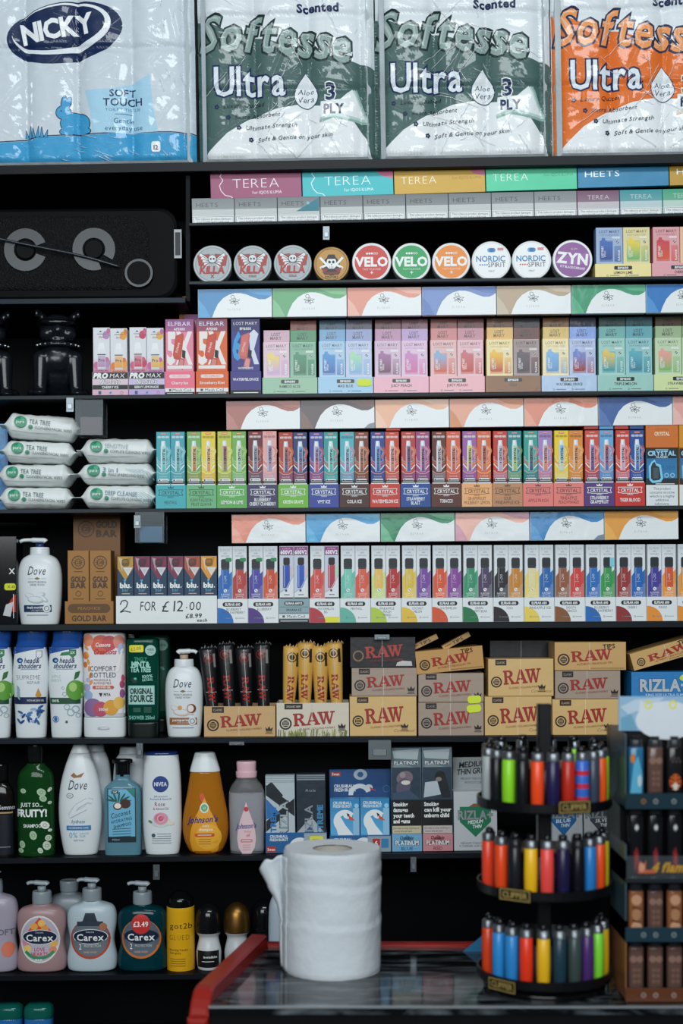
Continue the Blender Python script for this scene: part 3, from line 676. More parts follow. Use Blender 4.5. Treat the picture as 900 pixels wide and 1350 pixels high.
pods(R3, 787.4, 74, 23, 49, '9accc2', 'TRIPLE MELON', [('8cc6bc', 'e8c860', '3f9aa0', 'aqua'), ('72babf', '5ab0c0', '2f8098', 'teal')], 'triple melon', ([('70aca8', 'aqua'), ('5fa4ae', 'teal')], [('32504e', 'dark green'), ('33626a', 'dark teal')]))
pods(R3, 861.7, 74, 23, 49, 'd2e0a6', 'STRAWBERRY KIWI', [('b6d0a4', 'f0a09a', '7fb46a', 'sage'), ('a8c890', 'd88a80', '6aa458', 'leaf green')], 'pale green', ([('9ab08a', 'sage'), ('88a878', 'leaf green')], [('54452e', 'olive'), ('4a4a30', 'dark olive')]))
pods(R2, 784, 74.6, 20, 48.5, 'efe09a', 'LEMON LIME', [('7d9cc8', '3a68b8', '2a4a90', 'blue'), ('dccb84', 'e8d048', '6fb46a', 'yellow')], 'lemon lime')
pods(R2, 859, 74.6, 20, 48.5, 'e2a2aa', 'CHERRY', [('d8828c', 'c83a48', 'd8522e', 'red'), ('e8b080', 'e8904a', 'd86a4a', 'apricot')], 'cherry')

# nic salt, five-x and six-x boxes ------------------------------------------------
def nic(c, c2):
    def f(a, w, h):
        a.rect(.4, .4, w-.4, h-.4, H('dfe1e6')); a.grad(.4, 40, w-.4, h-.4, H('dfe1e6'), c2)
        a.ell(w*.78, 10, 4.6, 5.5, c); a.ell(w*.9, 5, 2.2, 4, c2); a.ell(w*.2, 50, 4, 5, c2); a.ell(w*.85, 47, 3.4, 6, c); a.ell(w*.8, 42, 3, 3, c2)
        a.poly([(w*.35, 6), (w*.45, 4), (w*.55, 6)], H('30486a')); a.line([(w*.25, 8.5), (w*.8, 8.5)], .8, H('7a7a8a')); a.text('10ml', w*.5, 12.5, 2.6, H('a04a50'))
        a.grad(w*.26, 28, w*.74, 55, H('e9ecee'), H('ccd2d6')); a.poly([(w*.3, 28), (w*.36, 20), (w*.64, 20), (w*.7, 28)], H('eef1f2'))
        a.rect(w*.26, 35, w*.74, 36.2, BK); a.grad(w*.28, 37, w*.72, 52, mixc(c, WH, .3), c); a.text('Pro', w*.5, 43, 3.6, H('3a3a4a'), None, 'b')
        a.text('nicotine salt', w*.5, h-3.4, 2.2, H('6a3a4a'), w*.8)
    return f
def nictray(c, t):
    def f(a, w, h):
        a.rect(.4, .4, w-.4, 9, BK); a.text('PRO', w*.24, 4.8, 6.2, WH, 19, 'o', it=.2); a.text('MAX', w*.7, 4.8, 5.2, WH, 20, 'r', it=.2)
        a.rect(.4, 9, w-.4, 17, mixc(c, WH, .3)); a.text('Nic Salts', w*.5, 13, 6, BK, 27, 'o', it=.3); a.text('Nic Salts', w*.5, 13, 6, WH, 27, 'b', it=.3)
        a.rect(.4, 17, w-.4, 23, BK); a.text(t, w*.5, 20, 3, WH, 22 if len(t) < 11 else 32, 'b')
        a.rect(.4, 23, w-.4, h-.4, c); a.rrect(w*.17, 25, w*.25, 29.5, .8, H('33507f')); a.poly([(w*.46, 28), (w*.5, 26), (w*.55, 25.6), (w*.52, 29)], H('4a86b8')); a.ring(w*.82, 27.4, 1.4, 2.1, H('c06a8a'), n=12)
        for q in (.2, .5, .8): a.line([(w*q-4, h-1.6), (w*q+4, h-1.6)], .5, H('5a4a5a'))
    return f
for x0, tc, t, ds, bx_ in ((121.5, 'dcb4c8', 'CHERRY ICE', 'cherry ice', (('b48ab8', 'c86a94', 'mauve splashed'), ('e8a03a', 'e07a2a', 'orange splashed'))), (169.5, 'c0a8dc', 'BERRY LEMONADE', 'berry lemonade', (('c83a5a', 'd05a80', 'crimson splashed'), ('e0b040', 'c8609a', 'yellow and pink splashed')))):
    tray(f'pink {ds} nicotine salt tray, black lettered band on top', R3, x0+23.9, 47.4, 32, 40, H(tc), nictray(H(tc), t), CARD, 'nicotine salt trays')
    for i, (c, c2, nm) in enumerate(bx_):
        o = box('nic_salt_box', f'white {nm} bottle box, {mirrorpos(i)} in the {ds} nicotine salt tray', 'box', R3, x0+1.4+22.6*(i+.5), 22.1, 91-SF-i, 22, H('dfe1e6'), None, CARD, 'nicotine salt boxes', IN, SF)
        a = Art(11, 60, SCL(IN), -.0001); nic(H(c), H(c2))(a, 22.1, 60)
        a.V = [(v[0], v[1], v[2]+(31-SF-i)*SCL(IN)) for v in a.V]; a.build('front_print', CARD, o)
def fivex(c, c2, top, big, name, bands):
    def f(a, w, h):
        a.rect(.4, .4, w-.4, h-.4, c); a.grad(.4, .4, w-.4, 17, top, mixc(top, c, .35))
        a.text(name, w*.5, 6, 5.4 if len(name) < 8 else 4, H('e2e2ee'), w*.84, 'r'); a.text('AF5000' if big == '5X' else 'BM6000', w*.5, 13, 3.4, WH, 15, 'b')
        if big == '5X':
            a.text('5X', w*.5, 38, 39, H('efe9e6'), w*.9, 'x'); body = H('cf4f3a')
        else: 
            a.text('6', w*.22, 36, 33, H('2f9fdc'), 13, 'x'); a.poly([(w*.62, 20), (w*.8, 14), (w*.95, 20), (w*.8, 40), (w*.97, 60), (w*.8, 60), (w*.66, 42)], H('d8dff0')); body = H('d8706a')
        a.poly([(w*.36, 22), (w*.62, 18), (w*.66, 22), (w*.56, 50), (w*.52, 54), (w*.3, 52), (w*.26, 47)], mixc(body, BK, .15)); a.poly([(w*.38, 24), (w*.6, 20.5), (w*.51, 50), (w*.3, 48)], body)
        a.poly([(w*.6, 40), (w*.72, 42), (w*.7, 52), (w*.58, 50)], BK); a.poly([(w*.5, 50), (w*.68, 53), (w*.62, 67), (w*.42, 63)], mixc(body, BK, .25)); a.poly([(w*.52, 52), (w*.65, 54), (w*.6, 65), (w*.45, 62)], mixc(body, WH, .2))
        a.text(name, w*.44, 37, 2.6, WH, 14, rot=74)
        a.rect(w*.06, h-8, w*.94, h-3.5, H('efe6e2')) if big == '5X' else a.text('WATERMELON ICE', w*.5, h-4, 2.6, WH, 20, 'b')
    return f
def fivetray(c, pill, t):
    def f(a, w, h):
        a.rrect(w*.15, 4, w*.85, 8.6, 2.2, mixc(c, WH, .75)); a.text(pill, w*.5, 6.3, 2.4, c, w*.5); a.text(t, w*.5, 15, 3.4, WH, len(t)*2.2, 'b')
        a.rect(.4, 22, w-.4, 27, H('e8eaea')); a.text('Mesh Coil', w*.57, 24.5, 3.6, BK, 25); a.rect(w*.14, 23, w*.22, 26, H('5a5a5a'))
        a.rect(.4, 27, w-.4, h-.4, BK); a.line([(3, 28.7), (w-3, 28.7)], .7, WH)
    return f
for x0, w_, c, tp, nm, big, tt, lbt, lb, til in ((217, 40, 'e88aa4', '8a4a8a', 'ELFBAR', '5X', 'Cherry Ice', 'pink cherry ice vape tray', 'pink vape box with big white 5X numerals', 0), (258, 43.5, 'e0662e', '7a4470', 'ELFBAR', '5X', 'Strawberry Kiwi', 'orange strawberry kiwi vape tray', 'orange vape box with big white 5X numerals', 0), (303.5, 41, '3f3a86', '35305f', 'LOST MARY', '6X', 'WATERMELON ICE', 'purple watermelon ice vape tray', 'purple vape box with large blue six', 0)):
    tc = 'f0728a' if c == 'e88aa4' else c
    tray(f'{lbt} with mesh coil band' if big == '5X' else lbt, R3, x0+w_/2, w_-.5, 32, 50, H(tc), fivetray(H(tc), 'TPD COMPLIANT', tt) if big == '5X' else (lambda a, w, h: (a.text('WATERMELON ICE', w/2, 11, 3.4, WH, 34, 'b'), a.rect(.4, 25, w-.4, h-.4, BK), a.line([(4, 28.5), (w-4, 28.5)], 1, WH))), CARD, 'vape trays beside the gradient pods')
    o = box('vape_box', lb, 'box', R3, x0+w_/2, w_-3.2, 101-SF, 22, H(c), None, CARD, None, IN, SF)
    a = Art((w_-3.2)/2, 69, SCL(IN), -.0001); fivex(H(c), 0, H(tp), big, nm, 0)(a, w_-3.2, 69); a.V = [(v[0], v[1], v[2]+(32-SF)*SCL(IN)) for v in a.V]; a.build('front_print', CARD, o)
box('vape_box', 'dim pink vape box behind the orange 5X box', 'box', R3, 262, 36, 113, 20, H('a84a78'), lambda a, w, h: (a.rect(1, 1, w-1, 18, H('7a3f7a')), a.text('ELFBAR', w*.6, 10, 4, H('c8b0c8'), 22)), CARD, None, .06)
box('vape_box', 'tall orange vape box edge behind the pink 5X box', 'box', R3, 243, 12, 140, 20, H('b87a3a'), lambda a, w, h: (a.rrect(1.5, 4, w-1.5, 24, 3, H('8fa0b8')), a.rrect(3, 7, w-3, 21, 2, H('c88a3a')), a.rect(1, 30, w-1, h-2, H('5f4a7a'))), CARD, None, .09)

# slim crystal tube boxes ------------------------------------------------
def crysbox(c, sw, tt, tb, tx):
    lt = mixc(c, WH, .55); dk = mixc(c, BK, .45)
    def f(a, w, h):
        a.rect(.4, .4, w-.4, h-.4, c)
        for dx, cc in ((0, sw), (3.5, mixc(sw, c, .5)), (-3, mixc(c, WH, .25))):
            a.line([(w*.72+dx, 20), (w*.95+dx*.4, 26), (w*.82+dx*.4, 34), (w*.94, 40+dx), (w*.5, 46+dx), (w*.1, 41+dx), (.6, 36+dx)], 1.5, cc)
        a.line([(.6, 43), (w*.3, 49), (w*.7, 50), (w-.6, 44)], 1.1, WH)
        a.poly([(.4, 52), (w*.3, 55.5), (w*.7, 55.5), (w-.4, 52), (w-.4, h-7), (.4, h-7)], mixc(c, tb, .45))
        a.line([(.4, 52), (w*.3, 55.5), (w*.7, 55.5), (w-.4, 52)], .8, mixc(sw, WH, .3))
        a.rect(w*.3, 1.6, w*.7, 3.8, H('d8604a')); a.rect(w*.34, 2.4, w*.66, 3, lt)
        for q in (.22, .5, .78): a.rrect(w*q-2.4, 5.6, w*q+2.4, 8.6, 1, lt if c[0]+c[1]+c[2] < 1.0 else dk)
        a.poly([(w*.34, 19), (w*.37, 12), (w*.63, 12), (w*.66, 19)], H('d5dde2')); a.rect(w*.41, 12.8, w*.53, 18.5, H('f0f4f5'))
        a.rect(w*.32, 18.8, w*.68, 53, mixc(tt, WH, .35)); a.grad(w*.36, 20, w*.64, 52.5, tt, tb)
        a.rect(w*.36, 20, w*.42, 52, mixc(tt, WH, .55)); a.text('CRYSTAL', w*.535, 30.5, 3.1, BK, 17, 'x', rot=90); a.rect(w*.47, 41, w*.6, 42.2, BK)
        a.text('FLAVOUR', w*.5, 59.3, 2, lt, w*.55, 'b'); a.rrect(w*.12, 62, w*.88, 66, 1.9, H('e4e8e9')); a.ell(w*.24, 64, 1.1, 1.1, BK, 8); a.line([(w*.38, 64), (w*.8, 64)], .9, H('8a9092'))
        a.rect(.4, h-5.6, w-.4, h-2.2, BK); a.line([(2, h-4), (w-2, h-4)], .8, H('c8cccc')); a.rect(.4, h-2, w-.4, h-.4, H('dfe3e4'))
    return f
def crystray(c, t):
    d = WH if c[0]+c[1]+c[2] < .75 else mixc(c, BK, .82)
    def f(a, w, h):
        a.rect(.3, .3, w-.3, h-.3, c)
        x, y = w/2, 10.5
        a.poly([(x-3.4, 4.6), (x-4, 1.6), (x-1.6, 3.4), (x, .8), (x+1.6, 3.4), (x+4, 1.6), (x+3.4, 4.6)], d)
        for p in ([(x-14, 6.2), (x+14, 6.2)], [(x-11, 14.2), (x+11, 14.2)], [(x-14, 6.2), (x-16, 6.2), (x-14.3, 10), (x-16, 13.5), (x-11, 13.5)], [(x+14, 6.2), (x+16, 6.2), (x+14.3, 10), (x+16, 13.5), (x+11, 13.5)]): a.line(p, .7, d)
        a.text('CRYSTAL', x, 10.2, 4.4, d, 24, 'b'); a.text('SERIES', x, 15.8, 1.8, d, 8)
        L = t.split('/')
        for i, l in enumerate(L): a.text(l, x, (23 if len(L) == 1 else 20+5.4*i), 4.3, d, min(len(l)*2.45, w-5), 'b' if d == WH else 'r')
    return f
CT = [('3fb0ba', 'MENTHOL', 'menthol', [('3ba9b4', '8fd0d4', 'a8dcdc', '5ab0b4', 'teal'), ('42a2b4', '9fd4dc', '8accd0', '3f9a9a', 'blue teal')]),
 ('6fb684', 'KIWI PASSION/FRUIT GUAVA', 'kiwi passion fruit', [('73b060', 'b8d070', 'd8b870', 'a8702a', 'green'), ('ecd23c', 'f0e08a', 'e8c890', 'd0903a', 'yellow')]),
 ('5fae56', 'LEMON & LIME', 'lemon and lime', [('c4cc4c', 'e0dc80', 'a8484c', '7a8a4a', 'lime'), ('72b24e', 'a8cc70', 'c8dcb0', '9ac0a0', 'leaf green')]),
 ('3c3560', 'BLUEBERRY/CHERRY CRANBERRY', 'blueberry cherry cranberry', [('6a2430', 'd05a3c', 'a8a8b4', '6a6a8a', 'maroon'), ('e8aaa8', 'd87a70', '8a7aa4', 'a894b0', 'pale pink')]),
 ('72b840', 'GREEN GRAPE', 'green grape', [('ac3c2c', 'e0783a', 'b05a4a', '2f4a8a', 'brick red'), ('22356c', 'd8603c', '5a9ad0', 'a83a34', 'navy')]),
 ('36489c', 'VMT ICE', 'VMT ice', [('40489a', 'c85a4a', '9a98c0', 'c83a44', 'indigo'), ('2f9c98', 'c8684c', '8fd0cc', '4aa8a4', 'teal')]),
 ('48241e', 'COLA ICE', 'cola ice', [('52b4c2', 'd87a9a', 'a0c8d8', '8a5a9a', 'sky blue'), ('783a2a', 'e07a3c', 'd08a6a', '7a4030', 'brown')]),
 ('c83a2c', 'WATERMELON ICE', 'watermelon ice tube', [('24408e', 'd85a4a', '6a9ad4', '1f3a80', 'royal blue'), ('c8452c', 'f09a5a', 'd8a098', 'c07070', 'scarlet')]),
 ('1a4a94', 'STRAWBERRY/BLAST', 'strawberry blast', [('b83e3a', 'e88a5a', '8a4a70', '2a4a9a', 'red'), ('98477e', 'd88a9a', 'b06aa0', '6a3a7a', 'plum')]),
 ('56291f', 'TOBACCO', 'tobacco', [('5f2c22', 'b85a3a', 'c8c4c8', 'a09aa8', 'dark brown'), ('dc5e3c', 'f09a6a', 'd89080', 'b8484a', 'orange')]),
 ('eeb078', 'GRAPEFRUIT/MULBERRY LEMON', 'grapefruit mulberry lemon', [('9c64a6', 'f0943a', 'd8d850', '8a3a8a', 'purple'), ('da683e', 'f2a86a', 'b8503c', 'c86a4a', 'tangerine')]),
 ('c08a64', 'SOUR/PINEAPPLE ICE', 'sour pineapple ice', [('c43c30', 'f08a4a', 'c8b8cc', 'b0a0c0', 'crimson'), ('1f868e', '8a9a40', 'a8d0b8', 'a0b840', 'teal olive')]),
 ('e8807a', 'APPLE PEACH', 'apple peach', [('2fa092', 'd8705a', '4a9a90', '2a3a6a', 'sea green'), ('a684c2', 'e8804a', 'c8a0a8', 'd87a4a', 'lilac')]),
 ('e88078', 'PINEAPPLE/PEACH MANGO', 'pineapple peach mango', [('f0d034', 'e89a5a', '7ab4dc', 'd8d8a0', 'bright yellow'), ('e08c30', 'f0b060', 'e0985a', 'c8883a', 'amber')]),
 ('54337a', 'STRAWBERRY/GRAPEFRUIT', 'strawberry grapefruit', [('cc4c3e', 'f0a09a', 'a07ab0', '5a3a7a', 'coral red'), ('6aa8d8', 'd8605a', 'c84a44', '3a6ab0', 'sky blue')]),
 ('c82f28', 'TIGER BLOOD', 'tiger blood', [('c83e30', 'f0907a', 'd8b0c0', 'c8a0c0', 'scarlet'), ('1f4c98', 'd8705a', '9ac0e0', '2a5aa8', 'cobalt')])]
for n, (tc, t, ds, bxs) in enumerate(CT):
    x0 = 205+40.35*n; w_ = 40.2; th = 31.5
    tray(f'{ds} tray of slim tube boxes with crown badge', R4, x0+w_/2, w_-.3, th, 40, H(tc), crystray(H(tc), t), CARD, 'trays of slim crystal tube boxes')
    bw = (w_-2.4)/2; hb = 71 if n < 4 else 69.5
    for i, (c, sw, tt, tb, nm) in enumerate(bxs):
        o = box('vape_box', f'slim {nm} tube box, {mirrorpos(i)} in the {ds} tray', 'box', R4, x0+1.2+bw*(i+.5), bw-.35, hb+th-SF-.5, 17, H(c), None, CARD, 'slim tube boxes standing in trays', IN+.0006*random.random(), SF)
        a = Art((bw-.35)/2, hb, S, -.0001); crysbox(H(c), H(sw), H(tt), H(tb), 0)(a, bw-.35, hb); a.V = [(v[0], v[1], v[2]+(th-SF-.5)*S) for v in a.V]; a.build('front_print', CARD, o)
for px, c, nm, hh in ((518, 'c83a2a', 'red', 10), (779, 'a83a30', 'brick red', 14), (799, '5a9ac8', 'blue', 14), (819, 'b83a30', 'scarlet', 14), (839, '2a4f90', 'navy', 14)):
    box('vape_box', f'{nm} slim tube box lying flat on top of the standing boxes' if px == 518 else f'{nm} slim tube box lying flat above the {"grapefruit" if px < 810 else "tiger blood"} tray', 'box', R4, px, 18.6, hh, 80, H(c), lambda a, w, h: (a.line([(4, h*.5), (w-4, h*.5)], 1, H('c8a090')),), CARD, 'slim tube boxes lying flat', IN+.001, 31.5+69.5+1.0)
def classic(a, w, h):
    a.rect(.5, .5, w-.5, h*.63, H('15242c')); a.grad(1.5, 10, w-1.5, h*.52, H('1f6fa8'), H('2a80b0'))
    a.rect(w*.3, 1.4, w*.7, 3, H('8ab0c0')); a.text('CRYSTAL', w/2, 7, 6, H('9fd4f0'), 37, 'x'); a.rect(2, 10, w-2, 13.5, BK); a.text('CLASSIC', w/2, 11.8, 2.6, WH, 16, 'b')
    a.poly([(8, 18), (12, 15), (14, 20), (20, 22), (23, 40), (20, 45), (9, 46), (5, 42), (4, 24)], H('7fd0f0')); a.poly([(9, 20), (12, 18), (14, 23), (18, 25), (20, 39), (18, 42), (10, 43), (7, 40), (7, 25)], H('1a2c34')); a.rect(10, 26, 17, 40, H('40545c'))
    a.text('5000', w*.7, 26, 5.5, H('1a4a70'), 17, 'l'); a.ring(w*.64, 36, 2, 3, H('9fd4f0'), n=12); a.ring(w*.82, 36, 2, 3, H('9fd4f0'), n=12); a.rect(4, 46, w-3, 48.4, BK); a.line([(13, 47.2), (w-5, 47.2)], .9, WH)
    a.rect(.5, h*.635, w-.5, h-.5, H('dfe6e8'))
    for i, t in enumerate(('This product', 'contains nicotine', 'which is a highly', 'addictive', 'substance.')): a.text(t, w/2, h*.66+3.4+5*i-.6, 3.3, H('3a4244'), len(t)*1.95)
box('vape_box', 'blue pod vape box with white nicotine warning panel', 'box', R4, 872.5, 43, 76.5, 40, H('15242c'), classic, CARD, 'boxes with nicotine warning panels')
box('vape_box', 'blue pod vape box with warning panel, cut by the frame', 'box', R4, 916.5, 43, 76.5, 40, H('c8862a'), classic, CARD, 'boxes with nicotine warning panels')
box('vape_box', 'plain orange box lying on the blue warning box', 'box', R4, 872.5, 43, 32, 60, H('d07028'), lambda a, w, h: (a.text('CRYSTAL', w/2, h*.42, 4.6, H('efd8c0'), 20, 'x'), a.text('CRYSTAL', w/2, h*.24, 3, H('a8561c'), 18)), CARD, None, .002, 77)
box('vape_box', 'plain amber box beside the orange box, cut by the frame', 'box', R4, 916.5, 43, 32, 60, H('d8901f'), lambda a, w, h: a.text('CRYSTAL', w/2, h*.42, 4.6, H('efd8c0'), 20, 'x'), CARD, None, .002, 77)

# white slim boxes ------------------------------------------------
def elfbox(c, cd_, tagc):
    def f(a, w, h):
        a.rect(.4, .4, w-.4, h-.4, H('dfe5e8')); a.grad(.4, .4, w-.4, 14, H('c4ccd1'), H('dfe5e8'))
        a.text('ELFBAR', w/2, 5, 3.2, H('6f7a80'), w*.7, 'l'); a.text('600', w/2, 9, 2, H('6f7a80')); a.text('DISPOSABLE', w/2, 12.6, 2, H('7f898e'), w*.62)
        a.poly([(.4, h*.60), (w*.2, h*.53), (w*.22, h*.49), (w*.78, h*.49), (w*.8, h*.52), (w-.4, h*.47), (w-.4, h-.4), (.4, h-.4)], c)
        a.poly([(w*.5, h*.84), (w-.4, h*.72), (w-.4, h-.4), (.4, h-.4)], mixc(c, WH, .12))
        a.rrect(w*.2, 16.6, w*.8, 30, 2.4, H('1c242c')); a.rect(w*.22, 28.3, w*.78, 30.5, H('2c3a44'))
        a.rect(w*.21, 30.6, w*.79, 56, mixc(cd_, BK, .1)); a.rect(w*.27, 30.6, w*.73, 56, cd_); a.rect(w*.28, 30.6, w*.36, 56, mixc(cd_, WH, .18))
        a.ring(w*.5, 40, .9, 1.5, mixc(cd_, WH, .6), n=8); a.line([(w*.42, 44), (w*.5, 41.5), (w*.58, 44), (w*.5, 46.5)], .6, mixc(cd_, WH, .6)); a.line([(w*.36, 48.5), (w*.64, 48.5)], .5, mixc(cd_, WH, .5))
        a.ell(w*.5, 58.4, 2.3, 2.3, H('eef2f3'), 12); a.line([(w*.5-1.2, 57.3), (w*.5+1.2, 59.5)], .8, H('7a4a4a'))
        lt = mixc(c, WH, .7); a.text('FLAVOUR', w*.5, 63.6, 2.3, lt, w*.62, 'b'); a.rrect(w*.26, 66, w*.74, 68.8, 1.3, lt); a.rrect(w*.29, 66.5, w*.71, 68.3, .9, c)
        if tagc: a.rrect(w*.52, 15, w*.95, 20, 1.6, H('1f8a50')) if tagc == 'g' else a.rect(w*.66, 17, w*.95, 29, H('7fd0e0'))
    return f
def v2box(c):
    def f(a, w, h):
        a.rect(.4, .4, w-.4, h-.4, H('c8cfdc')); a.rect(.4, .4, w-.4, 12, H('8a3f80')); a.text('ELFBAR', w/2, 3.2, 2.4, H('d8b0d4'), w*.6); a.text('600V2', w/2, 8, 5, WH, w*.86, 'x')
        a.rrect(w*.27, 15, w*.73, 25, 2, BK); a.grad(w*.24, 25, w*.73, 55, c, mixc(c, BK, .2)); a.rect(w*.3, 25, w*.38, 54, mixc(c, WH, .3))
        a.poly([(.4, 62), (w*.55, 56), (w-.4, 40), (w-.4, h-.4), (.4, h-.4)], H('e2e6ea')); a.line([(.4, 61), (w*.5, 55), (w-.4, 38)], 1.2, mixc(c, WH, .5))
        a.rect(w*.74, 27, w*.92, 40, H('d8c0c4') if c[2] > c[0] else H('a8e0b8')); a.ell(w*.46, 58.5, 1.6, 1.6, H('4a4a50'), 10); a.line([(w*.3, 64), (w*.7, 64)], 1, H('5a6068'))
        a.rect(.4, h-2, w-.4, h-.4, BK)
    return f
def elftray(c, t, sticker):
    def f(a, w, h):
        a.rect(.3, .3, w-.3, h-.3, H('e6ebed'))
        L = [(.3, h-.3)]+[(.3+w*.52*sin(radians(g)), h-.3-20*cos(radians(g))) for g in range(0, 91, 9)]
        a.poly(L, c); a.rrect(w*.17, 4.4, w*.83, 10.2, 2.8, BK); a.text('ELFBAR 600', w*.5, 7.3, 3.2, H('e8ecec'), 20, 'x')
        Lt = t.split('/')
        for i, l in enumerate(Lt): a.text(l, w*.5+1.5, (13.6+4.2*i), 3.2, H('55605f'), min(len(l)*2.15, w-8), 'r')
        for q in (.22, .62): a.ring(w*q, h-6.6, .8, 1.2, H('6a7476'), n=8); a.line([(w*q+2, h-6.6), (w*q+11, h-6.6)], .6, H('8a9496'))
        if sticker: a.rect(w*.52, h-8, w-1, h-.4, H('e8e23a'))
    return f
def v2tray(a, w, h):
    a.rect(.3, .3, w-.3, h-.3, H('8fa8b0'))
    for y in (11, 19): a.line([(1, y), (w-1, y)], .8, H('5f7880'))
    a.rrect(w*.18, 3.6, w*.82, 9, 2.6, BK); a.text('ELFBAR 600V2', w*.5, 6.3, 2.8, WH, 22, 'x'); a.text('BANANA ICE', w*.5, 14.8, 3, H('26343a'), 20, 'b')
    a.rect(.3, 20.5, w-.3, 26, H('dfe5e6')); a.text('Mesh Coil', w*.57, 23.4, 3.6, BK, 24); a.rect(w*.12, 22, w*.2, 25, H('4a4a4a')); a.rect(.3, 27, w-.3, h-.3, BK); a.line([(2, 29.4), (w-2, 29.4)], .9, WH)
ET = [('1b6fbf', 'BLUEBERRY/SOUR RASPBERRY', 'blueberry raspberry tray beside the price sign', [('1b70c0', '1a66b4', 'bright blue', 'g'), ('b83a34', 'bc4038', 'red', 'g')]),
 ('4f3a86', 'BLUEBERRY', 'purple blueberry tray', [('4f44a0', '4a46a8', 'indigo', 'g'), ('de5a34', 'cc4a2c', 'orange red', 'g')]),
 ('V2', '', 'grey banded mesh coil tray', [('2250b4', 'V', 'blue', 0), ('2a5cc0', 'V', 'blue', 0)]),
 ('b83a44', 'WATERMELON/BG', 'watermelon tray with yellow sticker', [('dc544a', 'd84e46', 'coral', 0), ('c03a54', 'V', 'crimson', 0)]),
 ('66b8a8', 'MENTHOL', 'white menthol tray', [('6cc0ae', '7cccb8', 'mint', 0), ('e2583c', 'e06048', 'orange', 0)]),
 ('b6d04c', 'PINEAPPLE/PEACH/MANGO', 'pineapple peach mango white tray', [('cfe08c', 'ecc060', 'lime and peach', 0), ('c03030', 'b82c2c', 'red', 0)]),
 ('e8c244', 'COCONUT/MELON', 'coconut melon tray', [('e8c848', 'e0c048', 'yellow', 0), ('7c4ca4', '7a4aa0', 'violet', 0)]),
 ('dc5830', 'WATERMELON', 'orange watermelon tray', [('e65a32', 'de5430', 'orange red', 0), ('88459a', '8a489c', 'magenta purple', 0)]),
 ('1f7a4a', 'GREEN/GUMMY BEAR', 'gummy bear tray', [('2f9a6c', '2c946a', 'green', 0), ('4b3c5c', '4c3e60', 'dusk purple', 0)]),
 ('241c24', 'COLA', 'white cola tray', [('1f1d26', '22202a', 'black', 0), ('d08c30', 'cc8428', 'amber', 0)]),
 ('efd45c', 'PINEAPPLE ICE', 'pineapple ice tray', [('efda74', 'eadba0', 'pale yellow', 0), ('1c6cb8', '1c66b0', 'blue', 0)]),
 ('8a5630', 'SMOOTH/TOBACCO', 'smooth tobacco tray', [('9a5c38', '98583a', 'brown', 0), ('d6463e', 'd2403c', 'red', 0)]),
 ('1f6cbc', 'BLUEBERRY/SOUR RASPBERRY', 'blueberry raspberry tray beside the cherry one', [('2272c6', '2070c0', 'blue', 0), ('359e50', '2f9a4e', 'green', 't')]),
 ('8f2f2e', 'CHERRY', 'white cherry tray', [('a03430', '9a3030', 'dark red', 0), ('1767ba', '1562b4', 'blue', 0)]),
 ('ec9434', 'MANGO', 'white mango tray', [('453c9c', '423a98', 'indigo', 0), ('ee9a34', 'd6572c', 'orange', 0)]),
 ('ec9434', 'MANGO', 'last mango tray cut by the frame', [('eaa040', 'e09a44', 'light orange', 0), ('e0502c', 'd84a2c', 'red orange', 0)])]
for n, (tc, t, ds, bxs) in enumerate(ET):
    x0 = 286.5+40.4*n; w_ = 40.3; th = 32; v2 = tc == 'V2'
    tray(f'{ds} of slim white vape boxes', R5, x0+w_/2, w_-.3, th, 40, H('8fa8b0') if v2 else H('e6ebed'), v2tray if v2 else elftray(H(tc), t, 'sticker' in ds), CARD, 'trays of slim white vape boxes')
    bw = (w_-2.4)/2; hb = 69.5
    for i, (c, c2, nm, tg) in enumerate(bxs):
        o = box('vape_box', f'white box with {nm} vape, {mirrorpos(i)} in {ds}', 'box', R5, x0+1.2+bw*(i+.5), bw-.35, hb+th-SF-.3, 17, H('dfe5e8'), None, CARD, 'slim white vape boxes standing in trays', IN+.0006*random.random(), SF)
        a = Art((bw-.35)/2, hb, S, -.0001); (v2box(H(c)) if c2 == 'V' else elfbox(H(c), H(c2), tg))(a, bw-.35, hb); a.V = [(v[0], v[1], v[2]+(th-SF-.3)*S) for v in a.V]; a.build('front_print', CARD, o)

# gold boxes, pyramid boxes, price sign ------------------------------------------------
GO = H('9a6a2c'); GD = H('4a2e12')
def goldemb(a, x, y, r): a.ring(x, y, r*.86, r, GD, n=24); a.ring(x, y, r*.45, r*.55, GD, n=20); a.text('GB', x, y, r*.5, GD, wt='b'); [a.line([(x+r*.6*cos(t), y+r*.6*sin(t)), (x+r*.8*cos(t), y+r*.8*sin(t))], .6, GD) for t in [i*.52 for i in range(12)]]
def goldbox(a, w, h):
    a.rect(1, 1, w-1, h-1, H('a06e2e')); goldemb(a, w/2, 16, 9); a.line([(w*.3, 28), (w*.7, 28)], .7, GD)
    a.text('GOLD', w/2, 38, 6.6, GD, 20, 'x'); a.text('BAR', w/2, 46, 6.6, GD, 20, 'x'); a.ring(w/2, 57, 3, 3.6, GD, n=14); a.line([(w*.25, 64), (w*.75, 64)], .8, GD)
tray('gold peach ice tray holding two tall gold boxes', R5, 117.5, 64, 30, 50, GO, lambda a, w, h: (a.rrect(4, 3.5, w-4, 15.5, 6, H('5f3c16')), a.text('PEACH ICE', w/2, 9.5, 3.6, GO, 30, 'b'), a.text('GOLD BAR', w/2, 22.6, 7, GD, 46, 'x')), CARD)
for x, nm in ((103.5, 'pump soap'), (132.5, 'pyramid box')):
    box('gold_box', f'tall gold embossed box, nearer the {nm} of the two', 'box', R5, x, 28, 97-SF, 30, GO, goldbox, CARD, 'tall gold boxes', IN, SF, yaw=0)
